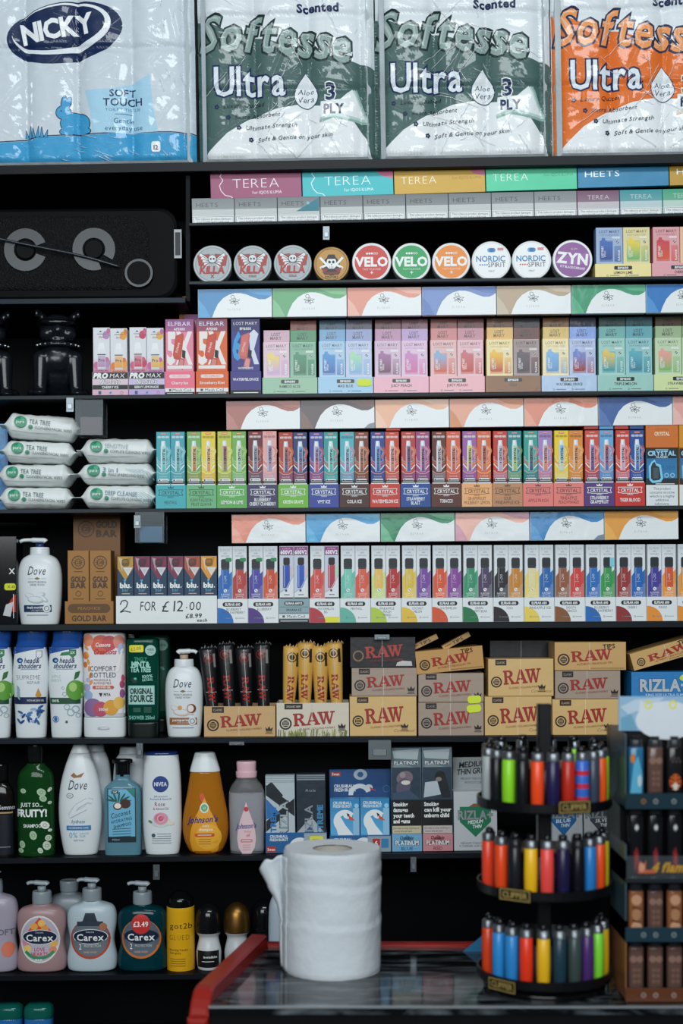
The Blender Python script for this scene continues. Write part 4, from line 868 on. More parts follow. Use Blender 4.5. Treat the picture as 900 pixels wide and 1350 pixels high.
box('gold_box', 'dim gold carton raised behind the two tall gold boxes', 'box', R5, 128, 62, 143, 40, H('8a5a26'), lambda a, w, h: (goldemb(a, 17, 19, 11), a.text('GOLD', 44, 13, 8.5, GD, 28, 'x'), a.text('BAR', 44, 25, 8.5, GD, 28, 'x')), CARD, None, .09)
def blu(c):
    def f(a, w, h):
        a.rect(.4, .4, w-.4, h-.4, H('163a58')); a.poly([(.4, .4), (w-.4, .4), (w-.4, 16), (w/2, 32), (.4, 16)], c)
        a.poly([(2, 2), (w*.4, 4), (w*.3, 20)], mixc(c, WH, .35)); a.poly([(w-3, 1), (w*.75, 12), (w*.6, 3)], mixc(c, BK, .3))
        a.rrect(w*.28, 3.5, w*.74, 13.5, 3, mixc(c, BK, .7)); a.rrect(w*.34, 5, w*.64, 9, 1.5, mixc(c, BK, .5))
        a.poly([(w*.36, 15), (w*.94, 15), (w*.66, 26)], H('d8e4ee')); a.poly([(w*.45, 16.5), (w*.85, 16.5), (w*.66, 23)], mixc(c, WH, .6)); a.poly([(w*.38, 31), (w*.56, 31), (w*.47, 35)], H('4ab4e0'))
        a.text('blu', w*.46, 38.5, 6.4, WH, 13, 'x'); a.ell(w*.84, 41, .8, .8, WH, 8); a.text('bar', w*.5, 44.4, 4.6, H('4ab4d8'), 9, 'r'); a.line([(w*.28, 49.5), (w*.78, 49.5)], .9, mixc(c, WH, .5))
    return f
tray('white tray of small blue pyramid boxes', R5, 219.5, 133, 30, 34, H('d8dfe0'), lambda a, w, h: None, CARD, None, 0, 'display_tray')
for i, (c, nm) in enumerate((('c09434', 'yellow topped blue box nearest the gold boxes'), ('7c2a4c', 'berry topped blue box beside the yellow topped one'), ('7a2a4a', 'berry topped blue box over the word FOR'), ('802e4a', 'berry topped blue box beside the rust topped one'), ('a8523c', 'rust topped blue box near the tray end'), ('e09a2c', 'orange topped blue box at the vape end'))):
    box('vape_box', nm, 'box', R5, 154.5+22*(i+.5), 21.4, 89-SF, 22, H('163a58'), blu(H(c)), CARD, 'small blue boxes behind the price sign', IN, SF)
sg = Art(67, 37, SCL(-.002), -.0005); k = sg.sc
sg.bx(-66.5*k, 66.5*k, -.0005, .0004, 0, 36.5*k, H('e6ebea'))
def hand(pts, wd=1.5): sg.line(pts, wd, H('16181a'))
sg.ell(11, 9, .5, .5, BK, 6)
hand([(6, 12), (8, 7), (13, 6), (16, 9), (14, 15), (6, 22), (12, 20), (20, 22)])
for t, x, h in (('FOR', 43, 12), ('12', 83, 14), ('00', 105, 11)): sg.text(t, x, 14, h, H('16181a'), {'FOR': 22, '12': 15, '00': 17}[t], 'r', it=.08)
sg.text('£', 66, 14.5, 14, H('16181a'), 11, 'r', it=.1); sg.ell(93.5, 16, .9, .9, BK, 8)
sg.text('£8.99', 103, 27, 5.6, H('16181a'), 22, 'b', it=.1, rot=2); sg.text('each', 114, 32.6, 4, H('16181a'), 14, 'b', it=.2)
o = sg.build('price_sign', CARD); put(o, R5, 219.5, -.002); o.rotation_euler.x = radians(-1); tag(o, 'white handwritten price sign reading 2 FOR £12.00', 'sign')
# ---------------------------------------------------------------- wipes
def wipes(px, base, w, h, yaw, title, sub, tcol, label, arc=False, Y=0.0, tilt=0.0):
    o = empty('wipes_pack', P(px, base, Y)+Vector((0, 0, .0006)), tilt); o.rotation_euler.z = yaw
    k = S; b = Msh(); n, mm = 40, 22; L = w*k; Hh = h*k; D = .085; V = []; Fs = []
    def R(t):      # half height and half depth along the pack: flat crimped ends, full middle
        e = min(t, 1-t)
        if e < .05: return .06+.0*e, .8
        q = min((e-.05)/.10, 1); return .06+.94*(q*q*(3-2*q))**.8, .8+.2*min(q, 1)
    rg = noise
    for i in range(n+1):
        t = i/n; rh, rd = R(t); x = (t-.5)*L
        for j in range(mm):
            g = 2*pi*j/mm; c_, s_ = cos(g), sin(g); p = 3.0; q = (abs(c_)**p+abs(s_)**p)**(-1/p)
            fz = .25 if c_ < -.3 else 1; wr = 1+fz*(.10*rg.noise(Vector((x*45, c_*2+px, s_*2+base)))+.05*rg.noise(Vector((x*110, c_*4+px, s_*4))))
            zc = Hh/2 if rh > .3 else Hh*.5+(.3-rh)*Hh*(.25 if t > .5 else -.2)*.5
            V.append((x, D/2+D/2*rd*c_*q*-1, max(zc+Hh/2*rh*s_*q*wr, 0)))
    for i in range(n):
        for j in range(mm): Fs.append((i*mm+j, i*mm+(j+1) % mm, (i+1)*mm+(j+1) % mm, (i+1)*mm+j))
    Fs.append(tuple(range(mm-1, -1, -1))); Fs.append(tuple(n*mm+j for j in range(mm)))
    b.faces(V, Fs, H('e2e8e6'), 0, True); b.build('wrapper', WRAP, o)
    def fn(x, z):
        t = x/L+.5; rh, rd = R(min(max(t, 0), 1)); s_ = min(abs(z-Hh/2)/(Hh/2*max(rh, .1)), .97)
        return D/2-D/2*rd*(1-s_**3)**(1/3)*1.03-.0024
    a = Art(w/2, h, k); g = H('2f8f6a')
    a.ell(w*.25, h*.38, w*.075, w*.07, g); a.ell(w*.25+3, h*.38-4, 3, 3, H('5ab08a'), 12); a.text('pure', w*.25, h*.38, 4, WH, 11, 'r')
    a.text(title, w*.35, h*.34, 6, tcol, len(title)*3.5, 'r', al='l', rot=-3); a.ell(w*.37, h*.56, 3, 2.6, g if tcol[2] < .5 else H('2f6fb0'), 14); a.text(sub, w*.42, h*.57, 3.6, H('4f6a64'), min(len(sub)*2.2, w*.48), 'r', al='l', rot=-3)
    if arc:
        for j in range(6): a.line([(w*.62+j*4, h*.3), (w*.72+j*4, h*.5), (w*.78+j*3.4, h*.8)], .6, H('9fc0cc'))
    a.line([(w*.14, h*.74), (w*.4, h*.8), (w*.7, h*.78)], .5, H('b8c8c6'))
    N = a.drape(fn, 4*k, 3*k); a.build('front_print', WRAP, o, N)
    tag(o, label, 'wipes', 'packs of white wipes')
DG = H('3f5f5a')
wipes(46, 672, 108, 30.5, radians(3), 'TEA TREE', 'CLEANSING FACIAL WIPES', DG, 'tea tree wipes pack at the bottom of the four high stack')
wipes(43, 641.2, 108, 30, radians(-2), 'TEA TREE', 'CLEANSING FACIAL WIPES', DG, 'tea tree wipes pack second from bottom of its stack', Y=.003)
wipes(50, 609.8, 108, 29, radians(6), 'TEA TREE', 'CLEANSING FACIAL WIPES', DG, 'tea tree wipes pack second from top of its stack', tilt=.03)
wipes(54, 578.5, 110, 33, radians(8), 'TEA TREE', 'CLEANSING FACIAL WIPES', DG, 'tea tree wipes pack on top of the four high stack', tilt=.05)
wipes(155, 671.2, 110, 32, radians(2), 'DEEP CLEANSE', 'COMPLETE CLEANSING WIPES', H('2f6f8f'), 'deep cleanse wipes pack with blue arcs, lowest of its three', True)
wipes(152, 638, 114, 28, radians(-1), '3 in 1', 'MAKE UP REMOVING WIPES', H('5a7fb0'), 'three in one wipes pack, middle of the three high stack', True)
wipes(154, 609, 108, 32, radians(2), 'SENSITIVE', 'COMPLETE CLEANSING WIPES', H('a8bcb8'), 'sensitive wipes pack on top of the three high stack')
box('wipes_pack', 'blue packet edge behind the tea tree wipes', 'wipes', R4, -6, 34, 118, 20, H('2a7fc0'), lambda a, w, h: a.poly([(4, 8), (30, 2), (32, 40), (8, 60)], H('4a9ad4')), WRAP, None, .095)

# ---------------------------------------------------------------- bottles
def bottle(name, label, cat, row, px, p, body, bodym, bodyc, lab=None, parts=(), group=None, Y=None, labm=None, labname='front_label', extra=None, bcol2=None):
    k = S; sec = spline([(z*k, rx*k, ry*k) for z, rx, ry in body])
    rmax = max(q[2] for q in sec); Y = rmax+.001 if Y is None else Y
    k2 = SCL(Y)/S
    o = empty(name); b = Msh(); b.loft(sec, bodyc, 32, p); b.build('body', bodym, o)
    hh = max(z for z, _, _ in body)
    if lab:
        a = Art(0, hh, k); lab(a, hh); N = a.drape(front(sec, p), 2*k, 6*k, off=.0005); a.build(labname, labm or CARD, o, N)
    for nm, pts, m, c, pp in parts:
        q = Msh(); q.loft(spline([(z*k, rx*k, ry*k)+tuple(v*k for v in r) for z, rx, ry, *r in pts]), c, 28, pp); q.build(nm, m, o)
    if extra: extra(o, k)
    o.scale = (k2, k2, k2)
    put(o, row, px, Y); return tag(o, label, cat, group)
def pumphead(c, c2, z, dx, rise, m=PLAS):
    def f(o, k):
        b = Msh(); b.tube([(0, 0, (z-3)*k), (0, 0, (z+4)*k)], 5.6*k, c2, 16); b.build('pump_stem', m, o)
        h = Msh(); sg_ = 1 if dx > 0 else -1
        pts = [(-sg_*8, 0, z+6.2), (-sg_*6, 0, z+8), (0, 0, z+8.2), (dx*.45, 0, z+8.2+rise*.4), (dx*.8, 0, z+7.6+rise*.7), (dx, 0, z+5.4+rise)]
        pts = spline(pts, 4); h.tube([(x*k, y*k, v*k) for x, y, v in pts], [k*(4.6 if abs(x) < 9 else 3.4) for x, y, v in pts], c, 14, .72)
        h.build('pump_head', m, o)
    return f
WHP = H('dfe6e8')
def dove(sub, band, bc, flowerc):
    def f(a, h):
        a.text('Dove', 0, h-70, 11, H('1d2c44'), 24, 'r', it=.22); a.poly([(-4, h-59.5), (0, h-61.5), (4, h-59.5), (0, h-58)], H('8a6a3a')); a.line([(-12, h-59.5), (-5, h-59.5)], .4, GY); a.line([(5, h-59.5), (12, h-59.5)], .4, GY)
        a.text('MOISTURISING', 0, h-55, 2.6, H('66727a'), 24); a.text('HAND WASH', 0, h-51.5, 2.6, H('66727a'), 19)
        for x, y, r, g in ((-8, 36, 9, 25), (2, 37, 9, -20), (-2, 32, 11, 5), (9, 33, 6, 40)): a.ell(x, h-y, r, r*.42, H('b9c4ca') if not flowerc else H('d8c0b0'), 18, g); a.ell(x-1, h-y-.6, r*.8, r*.3, H('dfe6e8'), 18, g)
        if flowerc: a.ell(11, h-37, 6, 6, H('7a3f30')); a.ell(10, h-37, 4, 4.6, H('eee4dc')); a.ell(-4, h-38, 3, 3, H('d8a060'), 12)
        a.rect(-18, h-25, 18, h-16, bc); a.text(sub, -2, h-22, 3, WH, 24, 'b'); a.text(band, 0, h-18.5, 2, H('c8d4dc'), 16); a.ell(12, h-20.5, 5, 5.4, H('dfe4e6')); a.ring(12, h-20.5, 2.4, 3.4, H('7f8a90'), n=14)
        a.line([(-14, h-12), (14, h-12)], .8, H('8f989c'))
    return f
hw = [(0, 22, 13), (0, 22, 13), (2, 25, 15), (30, 28, 17), (60, 29, 17.5), (76, 27, 16.5), (86, 22, 14), (91, 14, 11), (91, 14, 11)]
for px, row, hd, stem, dx, lab, lb in ((53, R5, H('dfe6e8'), H('1f3566'), -26, dove('deeply nourishing', 'original', H('1c3557'), 0), 'white pump hand wash with navy band and neck'), (243, R6, H('dfe6e8'), H('b8a08a'), 17, dove('pampering', 'shea butter', H('a0673c'), 1), 'white pump hand wash with brown band beside the cone pouches')):
    bw_ = hw if row is R5 else [(z*1.01, rx*.86, ry*.9) for z, rx, ry in hw]
    bottle('pump_bottle', lb, 'bottle', row, px, 2.5, bw_, PLAS, WHP, lab, [('collar', [(91, 12.5, 11), (91, 12.5, 11), (92, 13, 11.5), (100, 12.5, 11), (101, 11, 10), (101, 11, 10)], PLAS, WHP, 2)], 'white pump hand washes', extra=pumphead(hd, stem, 102 if row is R5 else 103, dx, 1))
# flat capped shampoo bottles with blue caps
def hs(kind):
    def f(a, h):
        y = lambda v: h+23-(145-v)       # v measured from the top of the cap
        a.poly([(-21.5, 26.6), (21, 26.6), (21, 28), (0, 31), (-22.5, 36)], H('1f4f9e'))
        a.text('head&', 4, 44+0, 6.6, H('1a2f66'), 20, 'b', it=.2); a.text('shoulders', 1, 51, 6.6, H('1a2f66'), 30, 'b', it=.2); a.ell(-12, 44, 4, 3.4, H('1a3f80')); a.ell(-11.4, 44.4, 2, 1.5, H('8fc0e0'), 12)
        a.line([(-11, 55.6), (12, 55.6)], .6, H('7f8aa0'))
        if kind == 's':
            a.poly([(9, 31), (17, 31), (17, 39), (13, 42), (9, 39)], H('8f98a8')); a.poly([(10, 32), (16, 32), (16, 38.6), (13, 40.6), (10, 38.6)], WHP)
            a.text('SUPREME', -1, 66, 5.6, H('4a5060'), 32, 'l'); a.text('REPAIR', 6, 73, 4, H('4a5060'), 17, 'l')
            a.poly([(12, 80), (8, 90), (12, 93), (16, 90)], H('c8902e')); a.rect(-21, 92, 21, 101, H('1d2750')); a.text('WITH ARGAN OIL', 8, 96.4, 2.6, WH, 22)
            rr = random.Random(3)
            for j in range(20): x, yy = rr.uniform(-16, 16), rr.uniform(104, 125); a.ell(x, yy, 4, 1.5, H(rr.choice(('2a5a9a', '4a80b8', '8fb4d8', '1d3f80'))), 12, rr.uniform(0, 180))
            for j in range(4): a.ell(-14, 80+j*4, 4, 1.3, H('8fb0b8'), 10, 60)
        else:
            g = H('1f7a4a'); a.poly([(-4, 34), (8, 32), (8, 37), (-6, 38)], g); a.poly([(6, 30), (15, 30), (15, 37), (10.5, 41), (6, 37)], g); a.text('2X', 10.5, 34, 3, WH, wt='b')
            a.text('APPLE', -11, 65, 4, H('9fb8a8'), 13, 'l'); a.text('FRESH', -11, 70, 4, H('9fb8a8'), 13, 'l')
            a.rect(-20, 93, 20, 101, H('1f4f34')); a.text('100%', -12, 97, 3.4, WH, 10, 'b'); a.ell(14, 83, 12, 13, H('5f9e3a')); a.ell(11, 79, 5, 6, H('a4cc74')); a.poly([(12, 70), (14, 60), (20, 58), (18, 66)], H('2f6a34'))
            for x, yy, r in ((3, 105, 4), (8, 112, 5), (14, 108, 5), (17, 116, 3), (0, 88, 3), (-2, 80, 2)): a.ring(x, yy, r*.75, r, H('9fb4bc'), n=14)
            a.ring(-12, 121, 3.6, 4.4, H('3a6fb0'), n=14); a.ell(-12, 121, 2.2, 3, H('3a6fb0'), 12); a.rect(1, 123, 4, 126, H('4a5a58'))
    return f
for px, kd, lb in ((-6, 'a', 'white shampoo bottle with blue cap, cut by the frame edge'), (41.5, 's', 'white shampoo bottle with blue leaves and navy band'), (88, 'a', 'white shampoo bottle with green apple and blue cap')):
    bottle('shampoo_bottle', lb, 'bottle', R6, px, 2.8, [(0, 17, 10), (0, 17, 10), (2, 19.5, 12), (40, 21, 13), (75, 23.5, 13.5), (100, 22.5, 13), (118, 20, 12.5), (118, 20, 12.5)], PLAS, WHP,
           lambda a, h, kd=kd: (hs(kd)(a, h), [a.V.__setitem__(i, (v[0], v[1], v[2]+27*S)) for i, v in enumerate(a.V)]) and None, [('cap', [(118.2, 20, 12.5), (118.2, 20, 12.5), (128, 19.5, 12.4, 2), (141, 20, 12, 3), (144, 18.5, 11, 3), (144.5, 10, 6, 3)], GLOS, H('1f4f9e'), 2.8)], 'white shampoo bottles with blue caps')
def comfort(a, h):
    t = h-28
    a.rect(-27, 5, 27, 106, H('e4e2e4'))
    for x, y, r, c in ((-3, 16, 13, 'd8604a'), (8, 14, 10, 'c84a50'), (-20, 10, 8, 'e08a6a'), (20, 12, 9, 'd88a7a'), (23, 22, 8, 'a8b8d8'), (-23, 30, 5, 'e0782e'), (-24, 42, 4, 'd87a2a'), (24, 68, 5, 'b04a70'), (25, 60, 5, 'd0506a'), (24, 80, 6, '9a5a8a'), (-22, 72, 5, 'a8a8d0'), (-20, 82, 6, '9ab0d4'), (-14, 98, 12, '8a6a9a'), (-4, 100, 10, 'c0506a'), (10, 98, 10, 'e0a03a'), (20, 92, 8, 'e8b85a'), (-20, 62, 3, 'b8b8d8')): 
        a.ell(x, y, min(r, 27-abs(x)), r, H(c), 20)
    for j in range(6): a.ell(-22+j*1.2, 20+j*9, 4, 1.8, H('e89a4a'), 10, 50+j*14); a.ell(24-j, 24+j*5, 3.5, 1.6, H('f0e8e0'), 10, 120)
    a.text('Cussons', 0, 16, 5, WH, 20, 'b', it=.2); a.text('Creations', 3, 25, 6.6, H('b8323a'), 30, 'b', it=.3)
    a.text('COMFORT', 0, 47, 6.4, H('4f5460'), 35, 'r'); a.text('BOTTLED', 0, 55.4, 6.4, H('4f5460'), 34, 'r'); a.text('MAGNOLIA &', -1, 62, 3, H('9a6a6a'), 22); a.text('ALMOND MILK', -1, 66, 3, H('9a6a6a'), 24)
    a.rrect(-14, 69.4, 14, 73.6, 2, H('c85a3a')); a.text('SHOWER GEL', 0, 71.5, 2.6, WH, 20, 'b'); a.poly([(-6, 79), (-3, 84), (-1, 79)], BK); a.text('PETA', 5, 81, 3.4, BK, 9, 'b'); a.text('500ml', 0, 100.5, 3.6, WH, 12, 'b')
bottle('shower_gel_bottle', 'pale shower gel bottle with floral orange label and white cap', 'bottle', R6, 139, 4, [(26, 26.5, 14), (26, 26.5, 14), (40, 27, 14.5), (110, 27.8, 14.5), (132, 27.2, 14), (136, 25, 12.5), (137, 20, 9)], PLAS, H('cfd0d4'), comfort,
       [('cap', [(0, 25, 13), (0, 25, 13), (1, 26.8, 14), (12, 27.3, 14.4), (25.5, 27.2, 14.4), (25.5, 27.2, 14.4)], PLAS, WHP, 4), ('thumb_notch', [(10, 9, 3, 0, -12.4), (10, 9, 3, 0, -12.4), (13, 10, 2.4, 0, -12.6), (14, 8, 1.6, 0, -12.8)], PLAS, H('b8bec0'), 2.4)])
def origsrc(a, h):
    g = H('4ab89a'); lg = H('9fd8c8')
    a.rrect(-17, 9, 2, 18.5, 2, H('e8dc3c')); a.text('£2.00', -8, 13.7, 4, H('5a5430'), 14, 'r', rot=8); a.ell(11, 16, 7, 7, H('a8ccc4')); a.text('+30%', 11, 15, 3, H('1f5a4a'), 9, 'b'); a.text('EXTRA', 11, 19, 2, H('1f5a4a'), 7)
    a.text('TINGLY', -2, 27.5, 5, H('2f9a78'), 17, 'b'); a.text('MINT&', -2, 34, 6.4, lg, 24, 'x'); a.text('TEA TREE', -2, 41, 6.4, lg, 27, 'x'); a.text('100%', 7, 50, 4, lg, 14, 'b', rot=6); a.text('NATURAL', 7, 54.4, 3.4, lg, 14, 'b', rot=6); a.ell(-11, 55, 5, 3.4, H('1a2a2a'), 14, 20); a.ell(-9, 53, 2, 1.6, g, 10)
    a.rect(-18.5, 62, 16, 87, H('8fc4c0')); a.rect(-17.5, 63, 15, 86, H('a8d4cc')); a.text('ORIGINAL', -1.2, 69.4, 7, H('10201e'), 30, 'x'); a.text('SOURCE', -1.2, 79, 8.4, H('10201e'), 30, 'x')
    a.text('SHOWER 250ml', -1, 104, 4.6, H('7fc4b4'), 34, 'b'); a.rect(-12, 91, -2, 97, H('1c5548')); a.rect(2, 90, 12, 98, H('0f4a3a'))
OSB = [(20, 20.5, 12), (20, 20.5, 12), (60, 21.5, 12.5), (115, 21.5, 12.5), (127, 20.5, 12), (129, 17, 9.5), (129.5, 10, 6)]
bottle('shower_gel_bottle', 'dark green mint shower gel with yellow price sticker', 'bottle', R6, 189.5, 4, OSB, LIQ, H('0f5f4c'), origsrc, [('cap', [(0, 19, 11), (0, 19, 11), (1, 20, 11.6), (19.5, 20.4, 12), (19.5, 20.4, 12)], PLAS, H('0b1714'), 4), ('hang_loop', [(129.6, 4, 2, -16), (134, 3.6, 1.6, -16), (134.5, 2, 1, -16)], CLR, H('9fb0b0'), 2)], 'green mint shower gels')
bottle('shower_gel_bottle', 'second green shower gel hidden behind the stickered one', 'bottle', R6, 204, 4, OSB, LIQ, H('0f5f4c'), lambda a, h: (a.rect(2, 4, 19, 100, H('0c4a3c')), a.ell(12, 14, 7, 7, H('8fb8b0')), a.text('+30%', 12, 14, 3, H('1f5a4a'), 9, 'b'), a.text('100%', 8, 44, 4, H('7fc4b4'), 14, 'b')), [('cap', [(0, 19, 11), (0, 19, 11), (19.5, 20.4, 12), (19.5, 20.4, 12)], PLAS, H('0b1714'), 4)], 'green mint shower gels', Y=.09)
# black body spray box at the frame edge
box('body_spray_box', 'black gift box at the frame edge with lime sticker', 'box', R5, 5, 34, 116, 40, H('0a0c10'), lambda a, w, h: (a.text('X', 28, 46, 7, WH, wt='b'), a.rrect(18, 62, 33, 71, 3, H('d8dc3a')), a.text('X-10', 27, 66.5, 3.6, BK, 11), a.poly([(20, 98), (26, 84), (33, 76), (33, 100)], H('b03a2c')), a.poly([(16, 104), (20, 90), (30, 86), (26, 106)], H('c8ccd0')), a.line([(30, 76), (30, 108)], .8, WH)), GLOS)

# row of body washes
def trans_label(fn, kw=None): return fn
bottle('shampoo_bottle', 'dark brown shampoo bottle cut by the frame edge', 'bottle', R7, 2, 2.6, [(0, 16, 10), (0, 16, 10), (3, 18, 11), (70, 18, 11.5), (88, 15, 10), (96, 9, 7), (96, 9, 7)], GLOS, H('14100e'), lambda a, h: (a.text('TRESemme', 4, 32, 5.4, H('c8ccd0'), 30, 'b'), a.rect(-17, 38, 17, 40, H('b8986a')), a.rect(-17, 41, 17, 100-6, H('0f1420')), a.line([(-2, 84), (14, 84)], .8, GY)), [('cap', [(96.2, 10, 8), (96.2, 10, 8), (118, 10, 8), (119, 9, 7)], GLOS, H('0c0b0c'), 2)])
def fruity(a, h):
    rr = random.Random(4); lg = H('cfd8c8')
    for x, y, r in ((10, 12, 6), (20, 9, 4), (-14, 10, 4), (12, 20, 5), (20, 26, 3), (-19, 40, 3), (14, 55, 6), (-1, 68, 6), (18, 72, 5), (-16, 80, 5), (16, 82, 6), (-18, 88, 4), (8, 88, 4), (20, 62, 3)): a.ell(x, y+25, min(r, 22-abs(x)) if abs(x) < 22 else 1, r*.8, H(rr.choice(('a8c4a0', 'c8d4c0', 'e0e4dc'))), 14, rr.uniform(0, 90)); a.ring(x, y+25, r*.3, r*.4, H('4f7a54'), n=10)
    a.text('JUST SO...', -3, 53, 5, WH, 30, 'b'); a.text('FRUITY!', -3, 64, 9, WH, 40, 'x'); a.text('SHAMPOO', -2, 80.6, 4.6, WH, 24, 'b')
bottle('shampoo_bottle', 'translucent green fruity shampoo bottle with black cap', 'bottle', R7, 48.5, 2.3, [(0, 22, 13), (0, 22, 13), (3, 24, 15), (50, 24.5, 15.5), (95, 24, 15), (108, 21, 13.5), (117, 13, 10), (120, 11, 9), (120, 11, 9)], LIQ, H('1f5c28'), fruity, [('cap', [(120.2, 11, 9.5), (120.2, 11, 9.5), (143, 11, 9.5), (145, 9.5, 8)], GLOS, H('101410'), 2)])
def dovewash(a, h):
    a.poly([(-6, h-108), (-2, h-104), (8, h-108), (4, h-102), (-6, h-101), (-10, h-104)], H('9a6a3a')); a.text('Dove', 0, h-92, 12, H('1d2c44'), 25, 'r', it=.22); a.ring(-11, h-78, 4, 4.7, H('4a5a60'), n=16, ey=.7); a.line([(-13, h-78), (-9, h-78)], .7, H('4a5a60'))
    for w_, c in ((7, 'b4c0c8'), (5, 'dfe6e8')): a.line([(-10, h-53), (-2, h-64), (12, h-72), (18, h-70)], w_, H(c)); a.line([(-12, h-51), (-2, h-56), (10, h-62)], w_*.8, H(c))
    a.text('hydrate', 0, h-44.5, 4.6, H('2f6f9a'), 18, 'r', it=.3); a.rect(-16, h-39, 16, h-33, H('3a80b8')); a.text('NOURISHING CARE', 0, h-36, 2.4, WH, 26); a.text('0%', -7, h-26.6, 7, H('7fb0d0'), 12, 'r'); a.text('SULFATE', 7, h-28.6, 2.4, H('7fb0d0'), 12); a.text('SLES', 5, h-25, 2.4, H('7fb0d0'), 8); a.text('BODY WASH', 0, h-19.6, 2.2, H('7a868a'), 13)
bottle('body_wash_bottle', 'tall white tapering body wash bottle with gold bird mark', 'bottle', R7, 107, 2.4, [(0, 20, 12), (0, 20, 12), (3, 22.5, 14), (30, 27, 16), (60, 28.6, 17), (90, 26, 15.5), (115, 19.5, 13), (132, 13, 10), (132, 13, 10)], PLAS, WHP, dovewash, [('cap', [(132.3, 13, 10), (132.3, 13, 10), (139, 10, 8.4), (144, 8.4, 7), (145.5, 6, 5)], PLAS, H('e4eaec'), 2.2)])
def coconut(a, h):
    lb = H('6fb4d4'); a.rect(-18.5, 17, 18.5, h-8.5, H('14262e')); a.rect(-17.4, 18, 17.4, h-16, lb); a.rect(-13, 19.5, -4, 24, H('10202a')); a.text('XHC', -8.5, 21.8, 2.6, WH, 6, 'b'); a.poly([(6, 18), (17.4, 18), (17.4, 30)], H('1f7f74'))
    for g in range(7): a.ell(-4+10*cos(g*.5), 33+5*sin(-g*.5), 7, 1.3, H('1a5f54'), 10, -g*28)
    a.ell(5, 37, 7, 6, H('4a2c20')); a.ell(-5, 40, 6, 5, H('5a3626')); a.ell(-5, 39.6, 4.4, 3.6, H('ece8e0'))
    a.text('Coconut', -1, 50, 6.4, H('12222a'), 27, 'r', it=.2, rot=14); a.text('HYDRATING', 0, 58.4, 4, H('12222a'), 28, 'r', rot=12); a.text('SHAMPOO', 1, 65, 4, H('12222a'), 24, 'r', rot=12)
    for j in range(4): a.line([(-12, 70+j*3.4), (12, 69+j*3.4)], .7, H('1f4a5a'))
    a.text('400ml', -8, h-12.2, 2.4, H('9fc4d0'), 10)
bottle('shampoo_bottle', 'pale blue coconut shampoo bottle with black cap', 'bottle', R7, 163, 5, [(0, 22, 12), (0, 22, 12), (2, 23.5, 13), (60, 24, 13.4), (84, 23.6, 13), (92, 18, 11), (98, 10, 8), (104, 9.5, 8), (104, 9.5, 8)], LIQ, H('7fb8cc'), lambda a, h: (coconut(a, h-8)), [('cap', [(102, 9.6, 8.2), (102, 9.6, 8.2), (119, 9.8, 8.4), (119, 13, 10), (123, 13, 10), (124.5, 11, 9)], GLOS, H('0c0e10'), 2)])
def nivea(a, h):
    a.ell(0, 37, 10.6, 10.6, H('1f3f86')); a.text('NIVEA', 0, 37, 5, WH, 17, 'b'); a.text('24h moisture', 0, 53, 2.4, H('3a5a9a'), 18); a.text('Provitamin & Almond Oil', 0, 56.4, 2.4, H('3a5a9a'), 28); a.text('Rose', -1, 63, 5.4, H('8a4a6a'), 14, 'r'); a.text('& Almond Oil', 0, 69, 3.4, H('8a5a70'), 20)
    a.ell(0, 86, 13, 7, H('cfd8dc')); a.ell(0, 82, 9.5, 8, H('e09aac')); a.ell(-2, 81, 6, 5, H('d87a94')); a.ring(0, 82, 4, 5, H('eebcc8'), 20, 300, 16); a.ring(0, 82, 1.6, 2.6, H('b84a6a'), 0, 300, 12); a.ell(-14, 86, 3, 1.6, H('5a8a5a'), 10, 30); a.ell(13, 88, 5, 3, H('e8dcc8'), 12)
    a.ell(-10, 104, 2.6, 2.6, H('3a5a6a'), 12); 
    for j in range(5): a.line([(-5 if j < 2 else -12, 102+j*3), (13, 102+j*3)], .6, H('6a8090'))
bottle('body_wash_bottle', 'white rose body wash bottle with round navy emblem', 'bottle', R7, 214.5, 2.6, [(0, 19, 12), (0, 19, 12), (2, 22, 13.4), (30, 25, 15), (60, 25.5, 15.4), (95, 25, 15), (126, 22.6, 14), (129, 22, 13.6), (129, 22, 13.6)], PLAS, WHP, lambda a, h: nivea(a, h+3), [('cap', [(129.3, 22.4, 14), (129.3, 22.4, 14), (132.5, 22, 13.6), (134, 19, 11)], GLOS, H('1d3470'), 2.6)])
def johns(bg, mid, oil):
    def f(a, h):
        L = [(0, 24), (6, 38), (13, 52), (18, 66), (20, 80), (17, 94), (9, 103), (0, 106), (-9, 103), (-17, 94), (-20, 80), (-18, 66), (-13, 52), (-6, 38)]
        q = .62 if oil else 1.0
        L = [(x*q, 10+y*(.86 if oil else 1)-(0 if oil else 2)) for x, y in L]
        a.poly(L, bg)
        if not oil: a.ell(5, 84, 17, 17, mid); a.ell(0, 46, 6, 6.6, H('e0e8d8')) ; a.ell(0, 46, 4.4, 4.8, H('6fae7a')); a.text('£1', 0, 46, 3, WH); a.ell(-3, 32, 3, 5, H('d8542e'), 14)
        else: a.ell(0, 40, 3.2, 3.2, H('c8404a'), 14)
        a.text("Johnson's", -2 if not oil else 0, 61 if not oil else 62, 8 if not oil else 6.6, H('1a2f7c'), 40 if not oil else 27, 'b', it=.3, rot=3)
        a.text('baby', 2, 69, 3, WH if not oil else H('c85a60')); a.text('shampoo' if not oil else 'oil', 2, 74, 4, WH if not oil else H('c85a60'), 18 if not oil else 5, 'b')
        a.rrect(-13*q, 79, 13*q, 83.6, 2, H('d0602a') if not oil else H('d88a8a')); a.line([(-9*q, 81.3), (9*q, 81.3)], .8, WH); 
        for j in range(3): a.line([(-8*q, 87+j*3), (8*q, 87+j*3)], .6, H('9a5a2a') if not oil else H('c07a7a'))
    return f
